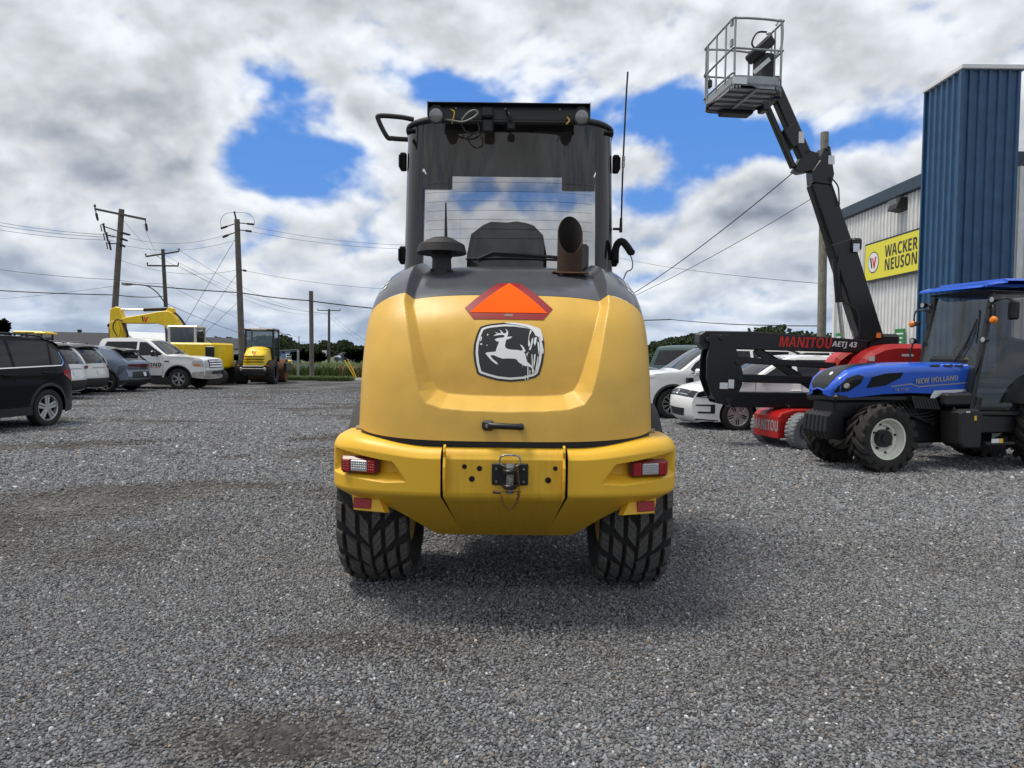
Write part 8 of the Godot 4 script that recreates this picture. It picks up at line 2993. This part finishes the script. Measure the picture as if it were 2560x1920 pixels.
func houses() -> void:
	worn(mt("siding_cream", Color(0.50, 0.49, 0.43), 0.8), noise_tex(0.02, 0.85, 1.0, 81), 0.3)
	worn(mt("siding_white", Color(0.56, 0.56, 0.54), 0.8), noise_tex(0.02, 0.85, 1.0, 82), 0.3)
	worn(mt("shingle_grey", Color(0.065, 0.068, 0.078), 0.9), noise_tex(0.05, 0.7, 1.0, 83), 0.5)
	mt("cabin_blue", Color(0.16, 0.26, 0.46), 0.7)
	house("cream house with long grey roof and a chimney cap", Vector3(-75.5, 0, -122), 0.35, 13.0, 7.0, 2.4, 4.5, M.siding_cream, true)
	house("white house with low gable facing the road, beside the tall pole", Vector3(-56.5, 0, -140), 1.25, 11.0, 7.5, 2.2, 4.2, M.siding_white, false)
	house("white building with a small red mark behind the excavator", Vector3(-49.0, 0, -95), 1.25, 6.0, 4.2, 2.4, 3.9, M.trim_white, false, M.trim_white)
	# blue cabin with a white notice
	var t := thing("roadside_cabin", "small blue cabin with a white notice board on its wall", "cabin", Vector3(-34.5, 0, -110), 0.1)
	var b := B.new()
	b.box(Vector3(0, 0.9, 0), Vector3(2.2, 1.8, 2.0))
	obj("wall", b, M.cabin_blue, t)
	b = B.new()
	b.prism(PackedVector2Array([Vector2(-4.2, 1.55), Vector2(1.3, 1.95), Vector2(1.3, 2.07), Vector2(-4.2, 1.67)]), -1.2, 1.3)
	obj("roof", b, M.decal_grey, t)
	b = B.new()
	b.box(Vector3(0.15, 0.72, 1.03), Vector3(0.95, 1.3, 0.04))
	var n := obj("notice", b, M.decal_white, t)
	for k in 3:
		b = B.new()
		b.box(Vector3(0.15, 1.12 - k * 0.38, 1.055), Vector3(0.62, 0.20, 0.01))
		obj("print_line", b, M.decal_black, n)
	# square steel post with a thin rod, and the guard rail
	t = thing("steel_post", "galvanised post with a thin rod on top beside the road", "post", Vector3(-11.45, 0, -38.0))
	b = B.new()
	b.box(Vector3(0, 0.78, 0), Vector3(0.10, 1.56, 0.08), 0.01)
	obj("post", b, M.galvanised, t)
	b = B.new()
	b.cyl(Vector3(0.02, 1.5, 0), Vector3(0.05, 2.35, 0), 0.025, 0.02, 8)
	obj("rod", b, M.pole_steel, t)
	t = thing("guard_rail", "galvanised guard rail along the road behind the roller", "guard rail", Vector3(-15.0, 0, -44.5))
	b = B.new()
	b.prism(PackedVector2Array([Vector2(0, 0.46), Vector2(0.05, 0.52), Vector2(0.0, 0.58), Vector2(0.05, 0.64), Vector2(0, 0.74), Vector2(-0.02, 0.74), Vector2(-0.02, 0.46)]), -4.0, 3.0)
	var rail := obj("rail", b, M.galvanised, t)
	rail.rotation.y = PI / 2
	for k in 4:
		b = B.new()
		b.box(Vector3(-3.6 + k * 2.0, 0.35, -0.08), Vector3(0.1, 0.7, 0.1))
		obj("rail_post", b, M.pole_steel, t)
	for k in 2:
		t = thing("guy_guard", "yellow guy wire guard leaning in the roadside grass", "guard", Vector3(-9.38 + k * 0.1, 0, -42.4), 0.0, "yellow guy guards")
		b = B.new()
		b.beam(Vector3(0, 0.0, 0), Vector3(-0.62 + k * 0.08, 1.05 + k * 0.05, 0), 0.05, 0.06, 0.01, Vector3.BACK)
		obj("sleeve", b, M.decal_yellow, t)
	# a car far out on the other road
	var r := thing("parked_car", "small grey car far off beyond the grass", "car")
	build_suv(r, M.paint_bluegrey, {"chrome": false})
	place(r, Vector2(-0.5, 0.86), 0.0, 0.0, -31.0, -132.0)

func house(label: String, at: Vector3, turn: float, len: float, wid: float, eave: float, ridge: float, m: Material, cap: bool, roofm: Material = null) -> void:
	var t := thing("house", label, "house", at, turn)
	var hl := len * 0.5
	var hw := wid * 0.5
	var b := B.new()
	b.prism(PackedVector2Array([Vector2(-hw, 0), Vector2(hw, 0), Vector2(hw, eave), Vector2(0, ridge - 0.15), Vector2(-hw, eave)]), -hl, hl)
	var w := obj("wall", b, m, t)
	w.rotation.y = PI / 2
	b = B.new()
	for s: float in [-1.0, 1.0]:
		var p := PackedVector2Array([Vector2(0, ridge), Vector2(s * (hw + 0.35), eave - 0.10), Vector2(s * (hw + 0.35), eave + 0.05), Vector2(0, ridge + 0.14)])
		b.prism(p, -hl - 0.3, hl + 0.3)
	var r := obj("roof", b, roofm if roofm else M.shingle_grey, t)
	r.rotation.y = PI / 2
	if cap:
		b = B.new()
		b.box(Vector3(0.6, ridge + 0.35, 1.0), Vector3(0.6, 0.6, 0.6), 0.03)
		obj("chimney_cap", b, M.satin_black, r)
	# gable end windows and trim on the near gable (+x end)
	for z: float in [-1.6, 0.4]:
		b = B.new()
		b.box(Vector3(hl + 0.02, 1.1, z), Vector3(0.06, 1.0, 1.5))
		var f := obj("window", b, M.trim_white, t)
		b = B.new()
		b.box(Vector3(hl + 0.06, 1.1, z), Vector3(0.04, 0.84, 1.34))
		obj("pane", b, M.car_dark, f)
	for s: float in [-1.0, 1.0]:
		b = B.new()
		b.beam(Vector3(hl + 0.32, ridge - 0.02, 0), Vector3(hl + 0.32, eave - 0.12, s * (hw + 0.35)), 0.06, 0.22)
		obj("barge_board", b, M.trim_white if roofm == null and not cap else (roofm if roofm else M.shingle_grey), t)

func leaf_crown(parent: Node, at: Vector3, rad: Vector3, n: int, size: float, sd: int, m: Material, called := "crown") -> void:
	# leaf sprays scattered through clumps of the crown
	var r := RandomNumberGenerator.new()
	r.seed = sd
	var st := SurfaceTool.new()
	st.begin(Mesh.PRIMITIVE_TRIANGLES)
	var clumps := []
	for k in 14:
		var d := Vector3(r.randfn(), r.randfn() * 0.8 + 0.1, r.randfn()).normalized() * pow(r.randf(), 0.4)
		clumps.append([d * rad * 0.72, r.randf_range(0.28, 0.5)])
	for i in n:
		var c: Array = clumps[r.randi() % clumps.size()]
		var d := Vector3(r.randfn(), r.randfn(), r.randfn()).normalized() * pow(r.randf(), 0.33)
		var p: Vector3 = at + c[0] + d * rad * c[1]
		var nn := Vector3(r.randfn(), r.randfn() + 0.5, r.randfn()).normalized()
		var u := nn.cross(Vector3(r.randfn(), r.randfn(), r.randfn())).normalized()
		var v := nn.cross(u)
		var s := size * r.randf_range(0.6, 1.4)
		var g := r.randf_range(0.7, 1.25)
		var col := Color(0.050 * g, 0.085 * g * r.randf_range(0.9, 1.1), 0.022 * g)
		for q: Vector2 in [Vector2(-1, -0.1), Vector2(0.1, -0.55), Vector2(1, 0.1), Vector2(-1, -0.1), Vector2(1, 0.1), Vector2(-0.1, 0.55)]:
			st.set_color(col)
			st.set_normal(nn)
			st.add_vertex(p + (u * q.x + v * q.y) * s)
	put(called, st.commit(), m, parent)

func plants() -> void:
	var lm := mt("leaf", Color(1, 1, 1), 0.7)
	lm.vertex_color_use_as_albedo = true
	lm.backlight_enabled = true
	lm.backlight = Color(0.05, 0.10, 0.02)
	lm.cull_mode = BaseMaterial3D.CULL_DISABLED
	worn(mt("bark", Color(0.07, 0.055, 0.04), 0.95), M.tyre.albedo_texture, 2.0)
	var spots := [["round bright green bush standing in the meadow", -25.8, -95.0, 1.3, 1.5], ["broad dark shrub at the meadow's edge near the far grey car", -22.8, -105.0, 2.6, 2.4], ["shrub behind the stubby pole", -30.0, -100.0, 1.6, 1.6], ["dark spruce-like tree rising behind the far loader", -33.5, -46.5, 1.0, 3.2], ["low hedge shrub left of the blue cabin", -41.0, -108.0, 2.2, 1.3]]
	var k := 0
	for s: Array in spots:
		var t := thing("tree" if s[4] > 3.0 else "bush", s[0], "tree" if s[4] > 3.0 else "bush", Vector3(s[1], 0, s[2]))
		var b := B.new()
		for e in 4:
			var a := TAU * e / 4.0
			b.cyl(Vector3(cos(a) * 0.05, 0, sin(a) * 0.05), Vector3(cos(a) * s[3] * 0.4, s[4] * 0.7, sin(a) * s[3] * 0.4), 0.08, 0.02, 6)
		obj("trunk", b, M.bark, t)
		leaf_crown(t, Vector3(0, s[4] * 0.55, 0), Vector3(s[3], s[4] * 0.6, s[3]), 2600, 0.16, 900 + k, lm)
		k += 1
	# far woods that read as one mass, and the nearer wood behind the cars on the right
	wood("woodland", "dark green band of woods along the horizon", -330.0, 120.0, -330.0, 26000, 5.0, 9.5, 0.9, 55, lm)
	wood("woodland", "green wood behind the parked cars and the boom lift", 24.0, 120.0, -125.0, 14000, 3.6, 7.0, 0.42, 56, lm)
	# tall roadside grass, straw-coloured in front
	grass("roadside_grass", "tall green and straw grass along the far side of the road", -46.0, 12.0, -43.6, -62.0, 15000, 0.62, 71)
	grass("verge_grass", "short rough grass on the near verge of the road", -40.0, -8.5, -37.2, -38.5, 6000, 0.22, 72)

func wood(called: String, label: String, x0: float, x1: float, z: float, n: int, h0: float, h1: float, size: float, sd: int, m: Material) -> void:
	var r := RandomNumberGenerator.new()
	r.seed = sd
	var hn := FastNoiseLite.new()
	hn.seed = sd
	hn.frequency = 0.05
	hn.fractal_octaves = 4
	var mm := MultiMesh.new()
	mm.transform_format = MultiMesh.TRANSFORM_3D
	mm.use_colors = true
	var b := B.new()
	b.flat()
	for k in 5:
		var bs := Basis(Vector3(sin(k * 2.1), cos(k * 1.3), sin(k * 0.7 + 1.0)).normalized(), k * 1.7)
		b.q(bs * Vector3(-1, -0.5, 0), bs * Vector3(0.2, -0.7, 0.1), bs * Vector3(1, 0.4, 0), bs * Vector3(-0.3, 0.7, 0.15))
	mm.mesh = b.mesh()
	mm.instance_count = n
	for i in n:
		var x := lerpf(x0, x1, r.randf())
		var hh := lerpf(h0, h1, clampf(0.5 + hn.get_noise_2d(x, 0.0) * 1.1 + hn.get_noise_2d(x * 6.0, 9.0) * 0.35, 0.0, 1.0))
		var f := pow(r.randf(), 0.7)
		var p := Vector3(x, f * hh, z + r.randfn(0.0, hh * 0.4))
		mm.set_instance_transform(i, Transform3D(Basis(Vector3.UP, r.randf() * TAU).scaled(Vector3.ONE * size * r.randf_range(0.6, 1.3)), p))
		var g := 0.65 + 0.5 * r.randf() + hn.get_noise_2d(x * 1.5, 30.0) * 0.4
		mm.set_instance_color(i, Color(0.058 * g, 0.086 * g, 0.034 * g))
	var o := MultiMeshInstance3D.new()
	o.name = numbered(called)
	o.multimesh = mm
	o.material_override = m
	add_child(o)
	tag(o, label, "woods", "", "stuff")

func grass(called: String, label: String, x0: float, x1: float, z0: float, z1: float, n: int, h: float, sd: int) -> void:
	var r := RandomNumberGenerator.new()
	r.seed = sd
	var b := B.new()
	b.flat()
	for k in 7:
		var a := TAU * k / 7.0 + 0.3 * k
		var d := Vector3(cos(a), 0, sin(a))
		var s := Vector3(-d.z, 0, d.x) * 0.018
		var o := d * 0.05 * (k % 3)
		b.q(o - s, o + s, o + d * 0.10 + Vector3(0, 0.62, 0) + s * 0.8, o + d * 0.10 + Vector3(0, 0.62, 0) - s * 0.8)
		b.tri(o + d * 0.10 + Vector3(0, 0.62, 0) - s * 0.8, o + d * 0.10 + Vector3(0, 0.62, 0) + s * 0.8, o + d * 0.26 + Vector3(0, 1.0, 0))
	var mm := MultiMesh.new()
	mm.transform_format = MultiMesh.TRANSFORM_3D
	mm.use_colors = true
	mm.mesh = b.mesh()
	mm.instance_count = n
	for i in n:
		var x := lerpf(x0, x1, r.randf())
		var f := pow(r.randf(), 1.6)
		var z := lerpf(z0, z1, f)
		var s := h * r.randf_range(0.6, 1.35)
		var wd := h * 2.2 * r.randf_range(0.8, 1.3)
		mm.set_instance_transform(i, Transform3D(Basis(Vector3.UP, r.randf() * TAU) * Basis.from_scale(Vector3(wd, s, wd)), Vector3(x, 0, z)))
		var straw := 1.0 if r.randf() < (0.42 if (x > -11.0 and f < 0.12 and h > 0.4) else 0.07) else 0.0
		var g := r.randf_range(0.7, 1.3)
		mm.set_instance_color(i, Color(0.075 * g, 0.125 * g, 0.03 * g).lerp(Color(0.30, 0.20, 0.10), straw))
	var o := MultiMeshInstance3D.new()
	o.name = numbered(called)
	o.multimesh = mm
	o.material_override = M.leaf
	add_child(o)
	tag(o, label, "grass", "", "stuff")
